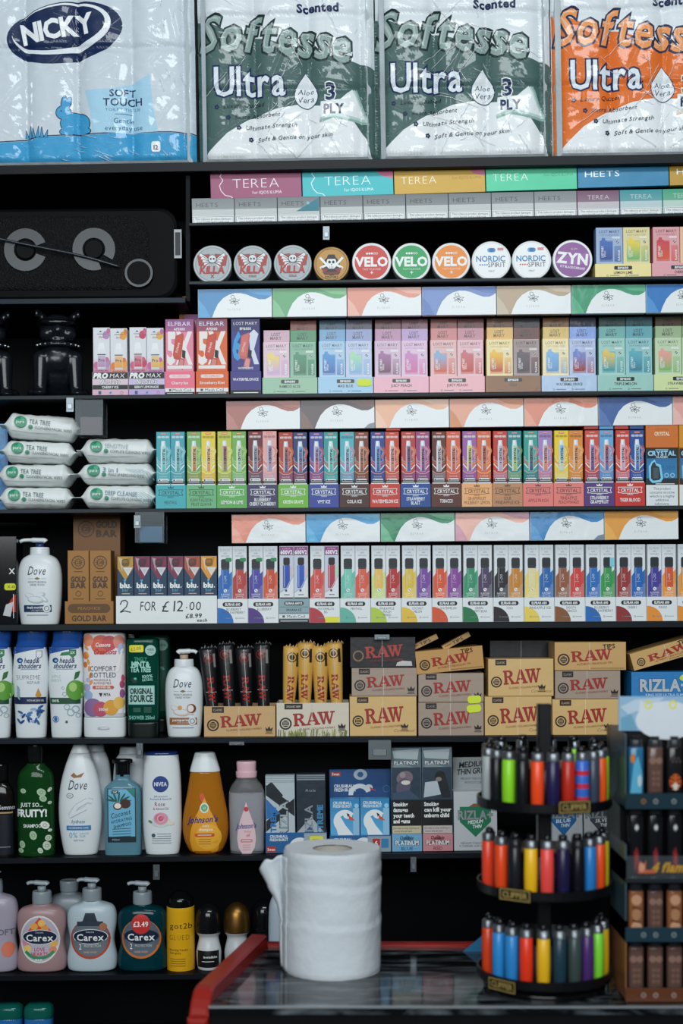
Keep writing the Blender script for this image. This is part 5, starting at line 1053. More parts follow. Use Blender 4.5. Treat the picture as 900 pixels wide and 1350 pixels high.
bottle('shampoo_bottle', 'amber baby shampoo bottle with white cap', 'bottle', R7, 271.5, 2.3, [(0, 17, 11), (0, 17, 11), (3, 22, 14), (16, 28, 16), (32, 30.4, 17), (52, 29, 16.5), (78, 24, 14.4), (102, 20, 12.6), (106, 19, 12), (106, 19, 12)], LIQ, H('e8982a'), lambda a, h: johns(H('e8a02a'), H('f0b23a'), 0)(a, h), [('cap', [(106.3, 20, 13), (106.3, 20, 13), (110, 19.4, 12.6), (128, 14, 10), (131, 12, 8.6), (131.6, 7, 5)], PLAS, WHP, 2.3)])
bottle('baby_oil_bottle', 'clear baby oil bottle with pale pink cap', 'bottle', R7, 326, 2.6, [(0, 20, 12), (0, 20, 12), (2, 22.5, 13.5), (40, 23, 14), (72, 23.6, 14), (86, 21, 13), (94, 15, 11), (98, 13, 10.5), (98, 13, 10.5)], CLR, H('f2f5f8'), lambda a, h: johns(H('e4c6cc'), H('e4c6cc'), 1)(a, h-11), [('oil', [(2, 20.5, 11.5), (2, 20.5, 11.5), (40, 21.4, 12.4), (70, 21.8, 12.4), (78, 20.5, 12), (78, 20.5, 12)], LIQ, H('e4e0e8'), 2.6), ('cap', [(98.2, 13.5, 11), (98.2, 13.5, 11), (106, 14, 11.4), (106, 12.6, 10.4), (118, 13, 10.6), (119.5, 11, 9)], PLAS, H('e2b8c0'), 2.2)])
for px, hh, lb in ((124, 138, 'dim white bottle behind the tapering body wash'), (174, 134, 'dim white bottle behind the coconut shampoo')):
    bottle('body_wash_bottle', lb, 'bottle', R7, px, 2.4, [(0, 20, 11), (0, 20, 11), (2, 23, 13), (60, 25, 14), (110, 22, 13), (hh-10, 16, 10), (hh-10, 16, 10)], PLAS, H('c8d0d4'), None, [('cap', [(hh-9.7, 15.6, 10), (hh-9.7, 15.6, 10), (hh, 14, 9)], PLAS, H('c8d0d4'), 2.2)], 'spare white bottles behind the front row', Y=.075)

# pump hand soaps
def carex(bg, c1, price, kids):
    def f(a, h):
        y0 = h-43
        a.ell(0, y0, 26, 31 if kids else 26, H('dfe0d8') if kids else H('b8452e') if not price else H('c8702a')); a.ell(0, y0-(0 if kids else 1.5), 24, 29 if kids else 24.4, bg)
        if kids:
            a.poly([(-18, y0-8), (0, y0-29), (18, y0-8)], H('d84a3a'));
            for x, yy, cc in ((-7, -17, 'e8a84a'), (3, -21, 'f0c060'), (7, -14, 'e09a4a'), (-18, 4, 'd88aa0'), (18, 6, 'e8b05a'), (-16, 12, 'e8c46a'), (17, 14, 'd88a6a')): a.ell(x, y0+yy, 5, 4.6, H(cc), 14)
            a.ring(0, y0, 22, 29*.9, H('2f8a5a'), 40, 140, 20); a.text('LOVE', 0, y0+13, 4.6, H('c83a5a'), 14, 'b'); a.text('HEARTS', 0, y0+19, 4.6, H('c83a5a'), 22, 'b'); a.text('eco', -1, y0+26, 4, WH, 10, 'b')
        a.ell(0, y0-3, 23, 10, H('e4e8ea') if not price else H('26405e')); a.ell(0, y0-3, 22, 9.2, H('16233c')); a.text('Carex', 0, y0-2, 8.4, WH, 36, 'b'); a.text('Cussons', 0, y0-9.4, 2.6, H('c8d0d8'), 11)
        if not kids: a.text('2', -13, y0+10, 7, WH, 4); a.text('PROTECTION', 3, y0+9, 3, H('d0d4d6'), 22); a.text('HAND WASH', 0, y0+17, 2.6, H('d8b0a0'), 17)
        if price: a.ell(0, y0-19, 12.6, 13, H('c8302c')); a.text('£3.49', 0, y0-19, 6.6, WH, 20, 'b')
        elif not kids: a.poly([(-10, y0-22), (-6, y0-34), (6, y0-34), (10, y0-22)], H('2a3440')); a.rect(-17, y0-23, 17, y0-17, H('2e3a48')); a.ell(17, y0-16, 5, 5, H('b07050'))
    return f
cb = [(0, 27, 15), (0, 27, 15), (3, 31, 17), (16, 32, 17.6), (36, 28.5, 16.4), (56, 31.5, 17), (70, 31, 17), (78, 26, 15), (82, 13, 11), (84, 12, 10.6), (84, 12, 10.6)]
for px, c, s, lab, hd, lb, labn in ((56, 'a48486', 1.04, carex(H('b8b0c0'), 0, 0, 1), 'a8b4bc', 'pink pump hand soap with colourful sweets label', 1), (122, 'b8c8d0', 1.08, carex(H('6a727a'), 0, 0, 0), 'b4c0c8', 'pale pump hand soap with grey oval label', 1), (188.5, '0c4c57', 1.02, carex(H('5a6470'), 0, 1, 0), 'a8b4ba', 'teal pump hand soap with red price disc', 1), (-8, 'a8a0b0', 1.22, lambda a, h: (a.text('SOFT', 17, 50, 7, H('6a6a78'), 26, 'b'), a.ell(22, h-30, 8, 10, H('d8785a'))), 'a8b4bc', 'lilac soap bottle cut by the frame edge', 0)):
    B = [(z*s, rx*1.02, ry) for z, rx, ry in cb]; t = 84*s
    bottle('pump_soap_bottle', lb, 'bottle', R8, px, 2.7, B, LIQ if c == '0c4c57' else PLAS, H(c), lab, [('collar', [(t+.2, 11.6, 11), (t+.2, 11.6, 11), (t+1, 12.6, 11.8), (t+15, 12.2, 11.4), (t+15, 9, 8)], PLAS, H('8a959c'), 2)], 'pump hand soaps in one row', extra=pumphead(H(hd), H('8f9aa0'), t+18, -19, 2, PLAS))
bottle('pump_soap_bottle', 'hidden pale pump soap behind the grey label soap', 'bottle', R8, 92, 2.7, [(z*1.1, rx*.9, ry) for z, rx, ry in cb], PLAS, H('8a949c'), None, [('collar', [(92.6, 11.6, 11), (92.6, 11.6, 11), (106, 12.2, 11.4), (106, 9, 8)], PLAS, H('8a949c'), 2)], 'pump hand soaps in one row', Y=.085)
bottle('hair_glue_can', 'yellow hair styling can with black cap', 'can', R8, 238.5, 2, [(0, 17, 17), (0, 17, 17), (1, 18.4, 18.4), (76, 18.4, 18.4), (78, 17, 17), (78, 17, 17)], GLOS, H('e0a81c'), lambda a, h: (a.text('got2b', 2, 19, 7, H('3a2c08'), 30, 'r'), a.text('GLUED', 0, 34, 6.4, H('3a2c08'), 27, 'l', sp=.2), a.text('blasting freeze', -1, 50, 2.8, H('3a2c08'), 24), a.text('hairspray', -5, 54, 2.8, H('3a2c08'), 15), [a.line([(-12, 62+j*3), (8, 62+j*3)], .6, H('6a5010')) for j in range(4)]), [('cap', [(78.3, 17.4, 17.4), (78.3, 17.4, 17.4), (92, 17, 17), (98, 11, 11), (101, 8, 8), (102, 5, 5)], GLOS, H('0d0d0f'), 2)])
def rollon(px, cc, body, lb, Y=None, lab=True):
    bottle('roll_on_deodorant', lb, 'deodorant', R8, px, 2, [(0, 13, 13), (0, 13, 13), (2, 15, 15), (22, 16.5, 16.5), (40, 13, 13), (46, 15.5, 15.5), (48, 17, 17), (48, 17, 17)], PLAS, body, (lambda a, h: (a.rect(-14, 22, 14, 44, BK), a.text('invisible', 3, 30, 3, WH, 18, 'b'), a.line([(-8, 36), (8, 36)], .8, WH))) if lab else None,
           [('cap', [(48.3, 17.4, 17.4), (48.3, 17.4, 17.4), (60, 17.6, 17.6), (74, 15.6, 15.6), (82, 10.5, 10.5), (86, 4, 4), (86.3, 1, 1)], GLOS if cc != H('8a6430') else METL, cc, 2)], 'roll on deodorants beside the red counter edge', Y=Y)
rollon(275.5, H('101114'), H('d0d4d6'), 'roll on with black dome cap beside the yellow can')
rollon(312.5, H('8a6430'), H('c8ccce'), 'roll on with gold dome cap', lab=False)
rollon(348, H('0d0e12'), H('14161a'), 'all black roll on behind the red counter edge', Y=.05)
bottle('roll_on_deodorant', 'pale blue bottle peeking out beside the paper roll', 'deodorant', R8, 366, 2, [(0, 11, 11), (0, 11, 11), (40, 12, 12), (80, 11, 11), (96, 6, 6), (96, 6, 6)], PLAS, H('b8c8d4'), None, [('base_band', [(0, 11.6, 11.6), (0, 11.6, 11.6), (12, 12.4, 12.4), (12, 12.4, 12.4)], PLAS, H('2f8a4a'), 2)])
for i, px in enumerate((12, 52)):
    bottle('small_tin', ('small teal lidded tin at the frame edge', 'small teal lidded tin touching the other, nearer the dark shelf')[i], 'tin', Row(0, 1412, -.008), px, 3, [(0, 17, 14), (0, 17, 14), (60, 18.6, 15), (66, 18, 14.6), (66, 18, 14.6)], GLOS, H('2a6fb0'), lambda a, h: (a.rect(-15, 6, 15, 34, H('3f86c0')), a.poly([(-8, 34), (0, 14), (14, 10), (15, 34)], H('d8a83a')), a.ell(3, 24, 5, 5, H('6a4a2a'))), [('lid', [(66.3, 19, 15.4), (66.3, 19, 15.4), (72, 19.4, 15.6), (80, 18, 14.4), (84, 13, 10)], GLOS, H('0f5a50'), 3)], 'small teal lidded tins')
# ---------------------------------------------------------------- rolling papers
def raw(a, cx, cy, h, w, c, rot=4):            # bold slab serif word drawn as outlines
    s_ = []
    def R(x, y): return (x*.97, y)
    arc = lambda ox, oy, rx, ry, a0, a1: [(ox+rx*cos(radians(a0+(a1-a0)*i/10)), oy+ry*sin(radians(a0+(a1-a0)*i/10))) for i in range(11)]
    s_ += [[(.0, 0), (.48, 0), (.48, .12), (0, .12)], [(.1, .1), (.36, .1), (.36, .9), (.1, .9)], [(0, .88), (.5, .88), (.5, 1), (0, 1)],
           [(.34, 1)]+arc(.52, .74, .4, .26, 90, -90)+[(.34, .48), (.34, .6)]+arc(.5, .74, .14, .14, -90, 90)+[(.34, .88)],
           [(.42, .52), (.66, .52), (1.02, .1), (.74, .1)], [(.68, 0), (1.1, 0), (1.1, .12), (.68, .12)]]
    A = 1.08
    s_ += [[(A+.0, 0), (A+.4, 0), (A+.4, .12), (A, .12)], [(A+.1, .1), (A+.26, .1), (A+.62, 1), (A+.5, 1)], [(A+.46, 1), (A+.74, 1), (A+1.12, .1), (A+.82, .1)], [(A+.72, 0), (A+1.22, 0), (A+1.22, .12), (A+.72, .12)], [(A+.26, .28), (A+.9, .28), (A+.9, .4), (A+.3, .4)]]
    B = 2.12
    s_ += [[(B, .88), (B+.46, .88), (B+.46, 1), (B, 1)], [(B+.08, .9), (B+.36, .9), (B+.58, .0), (B+.4, 0)], [(B+.42, 0), (B+.56, 0), (B+.8, .9), (B+.66, .9)], [(B+.5, .88), (B+.96, .88), (B+.96, 1), (B+.5, 1)], [(B+.6, .9), (B+.88, .9), (B+1.08, .0), (B+.9, 0)], [(B+.92, 0), (B+1.06, 0), (B+1.36, .9), (B+1.22, .9)], [(B+1.1, .88), (B+1.5, .88), (B+1.5, 1), (B+1.1, 1)]]
    r = radians(rot); k = w/3.62
    for L in s_:
        a.poly([(cx+((x-1.81)*k)*cos(r)-((y-.5)*h)*sin(r), cy-((x-1.81)*k)*sin(r)-((y-.5)*h)*cos(r)) for x, y in L], c); a.k -= .6
def crown(a, x, y, c):
    a.poly([(x-4, y+3), (x-5, y-2), (x-2, y+.5), (x, y-3.4), (x+2, y+.5), (x+5, y-2), (x+4, y+3)], c); a.line([(x-4, y+4.4), (x+4, y+4.4)], .9, c); a.line([(x-5, y+6.4), (x+5, y+6.4)], .7, c)
def rawbox(bg, red, kind='classic', dk=H('241a14')):
    def f(a, w, h):
        a.rect(.4, .4, w-.4, h-.4, bg); ty = h*.50
        if kind in ('classic', 'conn', 'hemp'):
            a.rect(w*.11, .8, w*(.28 if kind != 'hemp' else .36), 8.5, dk); a.text('CLASSIC' if kind != 'hemp' else 'ORGANIC HEMP', w*(.195 if kind != 'hemp' else .235), 4.8, 2.8, mixc(bg, WH, .2), w*(.13 if kind != 'hemp' else .2))
        cx, cy = w*.125, h*.62
        rr = min(w*.085, h*.24)
        a.ring(cx, cy, rr*.74, rr, dk, n=26); a.ell(cx, cy, rr*.56, rr*.56, dk if kind != 'black' else bg, 20)
        for j in (-1, 0, 1): a.line([(cx-rr*.4, cy+j*rr*.26), (cx+rr*.4, cy+j*rr*.26)], .7, bg)
        raw(a, w*.52, h*.47, h*.38, w*.58, red)
        a.text('CLASSIC ROLLING PAPERS' if kind != 'tips' else 'AUTHENTIC PRE-ROLLED TIPS', w*.56, h*.76, 2.4, mixc(red, BK, .3), w*.5, rot=3)
        if kind == 'tips': a.text('TIPS', w*.76, h*.15, 5.6, dk, 17, 'b', rot=4); a.line([(w*.5, h-2.6), (w-2, h-2.6)], 1, mixc(bg, BK, .5))
        elif kind == 'conn': a.text('Connoisseur', w*.82, h*.86, 4, dk, 28, 'l', it=.4); crown(a, w*.82, h*.74, dk)
        elif kind == 'hemp':
            rr2 = random.Random(8)
            for j in range(70): x = rr2.uniform(2, w-3); a.line([(x, h-.6), (x+rr2.uniform(-1.5, 1.5), h-rr2.uniform(4, 10))], .9, H(rr2.choice(('7a8a3a', '98a050', '5a6a2a', 'a8a860'))))
            crown(a, w*.9, h*.68, dk)
        elif kind == 'black': a.poly([(w*.7, h-2), (w*.72, h*.84), (w*.8, h*.78), (w*.94, h*.8), (w*.95, h-2)], H('c8c4c0'))
        else: crown(a, w*.91, h*.74, dk)
        a.line([(w*.49, .4), (w*.49, h-.4)], .6, mixc(bg, WH, .5))
    return f
BG, GR, RD = H('dab578'), H('a89484'), H('a02a24')
def rbox(label, px, w, h, c, kind, up, red=RD, Y=0, yaw=0, tilt=None, depth=56, edge=None):
    return box('rolling_paper_box', label, 'box', R6, px, w, h, depth, c, rawbox(c, red, kind, H('241a14') if kind != 'black' else H('8a6a4a')), CELLO, 'rolling paper boxes stacked on the shelf', Y, up, tilt, yaw)
# stack one
rbox('beige rolling paper box at the base of the stack topped with black', 505, 88, 52, BG, 'conn', 0)
rbox('grey brown rolling paper box under the black one', 506.5, 86, 37, GR, 'classic', 52.6)
rbox('black rolling paper box on top of its stack', 504.5, 86, 40, H('17141a'), 'black', 90.3, H('b03a30'))
# stack two
rbox('grey rolling paper box with lime sticker, bottom of its stack', 594.5, 86, 43.5, GR, 'classic', 0)
rbox('grey rolling paper box under the tilted tips carton', 594.5, 86, 38, GR, 'classic', 44.2)
rbox('tilted beige tips carton lying on two grey boxes', 594, 90, 30, H('c89a5c'), 'tips', 84.5, RD, .004, radians(6), atan(-.09))
for x, y, r in ((560, 132, -.45), (603, 136, -.5)):
    a = Art(20, 7, S); a.carton(40, 7, 20, H('c8a064')); a.text('TIPS', 22, 3.4, 4, H('3a2a1a'), 16, 'b'); a.line([(3, 3), (12, 3)], 1, RD)
    o = a.build('tips_booklet', CARD); put(o, R6, x, .02, 119 if x < 600 else 121, r); tag(o, 'thin beige tips booklet slanting out of the tilted carton, ' + ('at its open end' if x < 600 else 'at its middle'), 'booklet', 'tips booklets')
# stack three
rbox('beige rolling paper box at stack bottom behind the lighter carousel pole', 683, 88, 51, BG, 'conn', 0)
rbox('beige rolling paper box second in its stack, behind the lighter carousel', 686.5, 86, 49, BG, 'conn', 51.6)
rbox('dark shaded rolling paper box at the back of the shelf', 688, 84, 118, H('17141a'), 'black', 0, H('3a2020'), .11)  # lettering colour darkened to paint in the shade at the shelf back
# stack four
rbox('beige rolling paper box at stack bottom beside the blue carton', 772.5, 89, 47, BG, 'conn', 0)
rbox('grey brown rolling paper box under the level tips carton', 774.5, 86, 37, GR, 'classic', 47.6)
rbox('level beige tips carton on top of its stack', 778, 94, 37, H('cda468'), 'tips', 85.3, RD)
# right hand end
def rizla(a, w, h): a.rect(.5, .5, w-.5, h-.5, H('2a80c0')); a.text('RIZLA+', w*.42, h*.42, 15, H('1c3f6a'), 66, 'o'); a.text('RIZLA+', w*.42, h*.42, 15, H('b8c4cc'), 65, 'x'); a.text('KING SIZE ULTRA SLIM', w*.42, h*.72, 3.2, H('dce6ee'), 50); a.ell(w*.7, 8, 9, 5, H('d8e23a'))
box('rolling_paper_box', 'blue rolling paper carton below the slanted tips box', 'box', R6, 884, 104, 42, 50, H('2a80c0'), rizla, CELLO, None, 0, 40.5)
box('rolling_paper_box', 'plain dark carton carrying the blue rolling paper carton', 'box', R6, 884, 104, 39.5, 50, H('20242c'), lambda a, w, h: a.text('RIZLA+', w*.4, h*.5, 10, H('5a6068'), 50, 'b'), CELLO, None, .001)
rbox('beige tips carton slanting on the blue carton', 882, 96, 23, H('cfa668'), 'tips', 97, RD, .004, 0, atan(-.29))
# cone displays
def cones(x0, w, h, c, kind, red, label, cc, n, nm, top):
    tray(label, R6, x0+w/2, w, h, 60, c, rawbox(c, red, kind), CELLO, 'trays of pre rolled cones')
    for i in range(n):
        L = top-6+(i % 2)*5; x = x0+14+(w-28)*i/(n-1)
        o = empty('cone_pouch'); k = S; b = Msh()
        secs = [(0, 5.4, 5), (20, 6.8, 6), (L*.55, 9.2, 7.6), (L*.9, 11.2, 8.2), (L*.97, 11.4, 6.5), (L, 11.0, 4.6)]
        sc_ = [(z*k, rx*k, ry*k) for z, rx, ry in secs]; b.loft(sc_, cc, 20, 2.2)
        # crimped mouth
        for j in range(5): b.tube([((-9+j*4.4)*k, -2*k, (L-3)*k), ((-7+j*4.4)*k, 0, (L+1.5+2*(j % 2))*k), ((-5+j*4.4)*k, 1*k, (L-2)*k)], .9*k, mixc(cc, WH, .18), 6)
        b.build('pouch', CELLO, o)
        a = Art(0, L, k)
        a.ring(0, 14, 5.4, 6.6, mixc(red, cc, .4) if nm == 'black' else H('3a2a18'), n=20); a.ell(0, 14, 3.6, 3.6, mixc(red, cc, .4) if nm == 'black' else H('3a2a18'), 16)
        a.uc = 0
        q = Art(0, L, k); raw(q, 0, 0, 9, 34, red if nm == 'black' else H('a03024'), 0)
        q.V = [((v[2]-L*k)*.95, v[1], L*k*.52-v[0]) for v in q.V]
        for f, cs in zip(q.F, q.C): a.face([q.V[t] for t in f], cs)
        a.line([(-7, L*.5), (7, L*.5+1)], .7, H('c8c4bc')); a.line([(0, 2), (1, L-20)], .6, H('c8c4bc'))
        a.rect(6, 8, 9, 26, H('2a1c12') if nm == 'gold' else H('8a8680'))
        N = a.drape(front(sc_, 2.2), 2*k, 5*k, off=.0006); a.build('front_print', CELLO, o, N)
        put(o, R6, x, .018, 1.2); o.rotation_euler.y = radians((-5, -4, -3, -2)[i] if nm == 'black' else (3, 1, -1, -3)[i]); o.rotation_euler.z = radians((10, -6, 4, -8)[i])
        tag(o, f'{nm} cone pouch {("at the pump bottle end", "second from the pump bottle end", "third from the pump bottle end", "at the end farthest from the pump bottle")[i]} of the {nm} group', 'cone', f'{nm} cone pouches standing in their tray')
cones(269, 94, 40, H('cfa873'), 'classic', H('a02a24'), 'beige printed tray holding the black cone pouches', H('16161a'), 4, 'black', 122)
cones(364.5, 95.5, 44, H('d8cfbc'), 'hemp', H('a02a24'), 'cream tray with grass print holding the gold cone pouches', H('d3a44c'), 4, 'gold', 123)
def sticker(px, py, w, h, rot, label):
    a = Art(w/2, h, SCL(-.0015)); a.rrect(0, 0, w, h, h*.4, H('d8ea3a')); n = len(a.V)
    b = Msh(); V = a.V; b.face(V, H('d8ea3a')); b.face([(x, y+.0004, z) for x, y, z in V][::-1], H('d8ea3a'))
    for i in range(n): j = (i+1) % n; b.face([V[j], V[i], (V[i][0], V[i][1]+.0004, V[i][2]), (V[j][0], V[j][1]+.0004, V[j][2])], H('d8ea3a'))
    o = b.build('price_sticker', CARD); o.location = P(px, py, 0)+Vector((0, -.0013, 0)); o.rotation_euler.y = rot; tag(o, label, 'sticker', 'lime price stickers')
sticker(625.5, 927, 18, 10, -.08, 'lime price sticker on the upper grey rolling paper box')
sticker(625, 939, 19, 10, -.1, 'lime price sticker on the lower grey rolling paper box')
sticker(480, 509, 19, 9, 0, 'lime price sticker on the mad blue tray')

# pouches and swan boxes on the shelf of body washes
def rpouch(px, w, h, c, label, dark):
    def f(a, w, h):
        a.rect(.5, .5, w-.5, h-.5, c)
        if not dark:
            for p in ([(0, 12), (w, 40), (w, 54), (0, 26)], [(0, 60), (w, 30), (w, 42), (0, 74)], [(0, 14), (8, 8), (w*.6, 26), (w*.4, 36)]): a.poly([(min(max(x, .5), w-.5), y) for x, y in p], H('1a222a'))
            a.poly([(.5, 30), (w*.5, 50), (.5, 58)], H('2a70b0')); a.poly([(w*.55, h-.5), (w-.5, h-22), (w-.5, h-.5)], H('1a222a'))
            a.text('XTREME', 10, h*.62, 7, H('2f78b8'), 42, 'x', rot=90); a.text('RIZLA', 24, h*.56, 11, H('3a444c'), 48, 'x', rot=90); a.text('RIZLA', 24, h*.56, 9.6, H('a8b4bc'), 46, 'b', rot=90)
        else:
            a.poly([(.5, h*.75), (w*.5, h*.55), (w-.5, h*.78), (w-.5, h-.5), (.5, h-.5)], H('aab4ba')); a.poly([(.5, h*.85), (w*.5, h*.65), (w*.8, h-.5), (.5, h-.5)], H('2f5f8a'))
            a.text('XTREME', 31, h*.6, 7, H('3f88b8'), 42, 'x', rot=90); a.text('RIZLA', 16, h*.62, 10, H('8a949c'), 46, 'b', rot=90); a.text('Rizla', w/2, 22, 3, GY, 14, it=.3)
        a.rect(.5, .5, w-.5, 9, mixc(c, H('6f7f8a'), .5)); 
        for y in (2.5, 5, 7.5): a.line([(1, y), (w-1, y)], .7, mixc(c, WH, .4))
    return box('filter_pouch', label, 'pouch', R7, px, w, h, 18, c, f, CELLO, 'glossy filter pouches', IN, SF)
def swan_art(a, w, h, ws=True):
    a.rect(.5, .5, w-.5, h-.5, H('1f5f98')); a.text('CRUSHBALL', w*.22, 5, 3.4, WH, 24, 'b'); a.text('FRESH BURST', w*.22, 9.4, 3.4, WH, 24, 'b')
    a.rect(1, h-9, 14, h-1, H('b03a30')); a.text('Swan', 7.5, h-5, 3.4, WH, 10, 'b')
    x = w*.56; a.ring(x, h*.8, 9, 15, H('dfe4e6'), 180, 330, 16); a.ell(x+13, h*.42, 5, 4, H('dfe4e6')); a.poly([(x+14, h*.4), (x+24, h*.62), (x+15, h*.6)], H('c8402c')); a.ell(x+15, h*.36, 2.4, 2, BK, 10)
tray('blue swan filter tray with yellow sticker', R7, 390.5, 81, 27, 40, H('1f5f98'), lambda a, w, h: (swan_art(a, w, h), a.rect(w*.62, h*.3, w*.63, h-.5, H('9aa4aa')), a.rect(w*.63, 1, w-.5, h-.5, H('9aa8b0')), a.rrect(w*.72, h*.18, w*.94, h*.55, 2, H('e0dc3a')), a.line([(w*.76, h*.36), (w*.9, h*.36)], 1, H('8a8030'))), CARD, 'swan filter trays')
rpouch(370, 38.5, 102-SF, H('b8c4ca'), 'silver filter pouch with black diagonal bands', 0); rpouch(410.6, 38.5, 104-SF, H('1f2c3a'), 'dark blue filter pouch beside the silver one', 1)
def swanbox(a, w, h):
    a.grad(.4, .4, w-.4, h*.96, H('2f86bc'), H('5aaede')); a.text('CRUSHBALL', w*.42, 5, 3.6, WH, 25, 'b'); a.text('FRESH BURST', w*.42, 9.4, 3.6, WH, 25, 'b'); a.rect(w*.78, 12, w-.4, h-.4, H('8fc0de')); a.ell(w*.9, 9, 3, 3, H('8fd0f0'), 12)
    a.ring(w*.5, h*.42+9, 8, 15, H('e8eef0'), 130, 320, 20); a.poly([(5, h*.55), (14, h*.5), (20, h*.72), (30, h-.6), (10, h-.6)], H('e8eef0')); a.ell(w*.6, h*.44, 6, 5, H('e8eef0')); a.poly([(w*.62, h*.42), (w*.86, h*.6), (w*.64, h*.56)], H('d8502c')); a.poly([(w*.56, h*.38), (w*.66, h*.42), (w*.6, h*.5)], BK)
tray('blue swan filter tray with two white swan boxes', R7, 475, 81, 22, 40, H('1f5f98'), lambda a, w, h: (swan_art(a, w, h), a.rect(w*.62, 1, w-.5, h-.5, H('8fa0aa')), a.rect(w*.7, h*.2, w*.82, h*.75, H('b03028')), a.rect(w*.84, h*.2, w*.96, h*.75, H('2f80b0')), a.text('6', w*.76, h*.47, 6, WH, wt='b')), CARD, 'swan filter trays', 0, 'display_tray')
for px, lb in ((455, 'sky blue swan box beside the dark pouch'), (494.5, 'sky blue swan box beside the silver warning pouches')):
    o = box('filter_box', lb, 'box', R7, px, 38.5, 70-SF, 16, H('4a9cd0'), None, CARD, 'sky blue swan boxes', IN, SF)
    a = Art(19.25, 48, SCL(IN), -.0001); swanbox(a, 38.5, 48); a.V = [(v[0], v[1], v[2]+(22-SF)*S) for v in a.V]; a.build('front_print', CARD, o)
box('filter_box', 'dark blue swan header card behind the sky blue boxes', 'card', R7, 476, 82, 104, 4, H('1a4a80'), lambda a, w, h: (a.rect(2, 3, 15, 9, H('a03a30')), a.text('Swan', 8.5, 6, 3.4, WH, 10, 'b'), a.ell(41, 3+4, 9, 7, H('a8b8c4')), a.ell(41, 7, 4, 3.6, H('2a5a8a'), 16), a.text('CRUSHBALL', 20, 22, 4, WH, 28, 'b'), a.text('FRESH BURST', 21, 27, 4, WH, 29, 'b'), a.ring(40, 34, 9, 15, H('d8dee2'), 180, 340, 16), a.ell(52, 24, 5, 4, H('d8dee2')), a.poly([(53, 23), (62, 29), (54, 27)], H('c8402c')), a.ring(75, 26, 4, 4.6, H('4a8ac0'), n=14)), CARD, None, .045)
def plat(img, l1, c, word):
    def f(a, w, h):
        a.rect(.4, .4, w-.4, 32, H('5f7078')); a.poly([(2, 4), (w-3, 2), (w-5, 16), (4, 14)], H('a8b4b8')); a.poly([(4, 20), (w*.6, 24), (w-3, 28), (3, 30)], H('7f8d92')); a.text('PLATINUM', w/2, 20, 4.6, BK, 32, 'o'); a.text('PLATINUM', w/2, 20, 4.6, H('d8dee0'), 32, 'b')
        a.rect(1, 26, w-1, 69, H('2a3c4c'))
        if img == 0: a.ell(w*.45, 40, 11, 9, H('7a6a74'), rot=-20); a.ell(w*.4, 52, 9, 12, H('5a5468'), rot=20); a.ell(w*.48, 46, 6, 3, H('d8d4cc')); a.ell(w*.38, 36, 4, 4, H('9a8a90'), 12); a.poly([(2, 60), (w*.6, 56), (w-2, 68), (2, 68)], H('3a5068'))
        else: a.poly([(4, 46), (w*.5, 44), (w*.62, 62), (2, 66)], H('b8c4cc')); a.ell(w*.6, 38, 7, 7, H('1a1c22')); a.poly([(w*.5, 42), (w*.8, 40), (w-2, 66), (w*.66, 66)], H('20242c')); a.ell(w*.55, 42, 4, 3, H('8a7a78'), 12)
        a.rect(.4, 69, w-.4, 103, H('0c0d10'))
        for i, t in enumerate(l1): a.text(t, 2.4, 74.6+7.4*i, 5, WH, min(len(t)*2.75, w-4), 'x', al='l')
        a.rect(1, 103, w-1, 113, H('c8bfa0') if img == 0 else H('c8bcb8')); a.text('Get help to stop smoking at', w/2-1, 106, 2.3, BK, w-6); a.text('www.nhs.uk/quit', w/2-5, 110, 2.3, BK, w-16)
        a.rect(.4, 113.5, w-.4, h-.4, mixc(c, WH, .15)); a.poly([(6, 128), (w/2, 115), (w-6, 128), (w/2, 124)], mixc(c, BK, .3)); a.text('PLATINUM', w/2, 125.5, 5.6, BK, w-8, 'o'); a.text('PLATINUM', w/2, 125.5, 5.6, WH, w-9, 'b'); a.text('Double', w/2, 118.8, 4, BK, 18, 'b', it=.2); a.text(word, w/2, 133, 4.4, mixc(c, BK, .55), len(word)*4, 'b')
    return f
for px, img, l1, c, wd, lb in ((536.5, 0, ('Smoking', 'damages', 'your teeth', 'and gums'), H('3f9ac8'), 'BLUE', 'silver pouch with warning about teeth and gums'), (577.2, 1, ('Smoking', 'can kill your', 'unborn child'), H('c86a74'), 'RED', 'silver pouch with warning about unborn child')):
    box('tobacco_pouch', lb, 'pouch', R7, px, 40, 137, 14, H('4f5f68'), plat(img, l1, c, wd), CELLO, 'silver pouches with smoking warnings', .001)
def rizgreen(c, w2):
    def f(a, w, h):
        a.rect(.5, .5, w-.5, h-.5, H('c4c9cc')); x = w*.5
        a.poly([(8, 20), (w-8, 20), (w-8, 40), (x, 60), (8, 40)], c); a.poly([(20, 20), (26, 16), (w-22, 16), (w-18, 20)], H('8a5a3a'))
        a.text('RIZLA+', x, 31, 11, H('2a3436'), 46, 'o'); a.text('RIZLA+', x, 31, 11, H('8f9a9a'), 46, 'x'); a.text(w2, x, 40, 4.4, WH, 20, 'b', it=.2, rot=4); a.text('THIN', x+2, 46, 4.4, WH, 12, 'b', it=.2, rot=4)
        a.text('MEDIUM THIN PAPERS', x, h-10, 2.6, H('5a6264'), 40); a.text('A THINNER AND CLEANER', x, h-6.4, 2.4, H('5a6264'), 44)
    return f
box('rolling_paper_box', 'white rolling paper carton with green shield, beside the lighter carousel', 'box', R7, 627, 57, 78, 30, H('c4c9cc'), rizgreen(H('1f7a56'), 'MEDIUM'), CARD, 'white rolling paper cartons', .002)
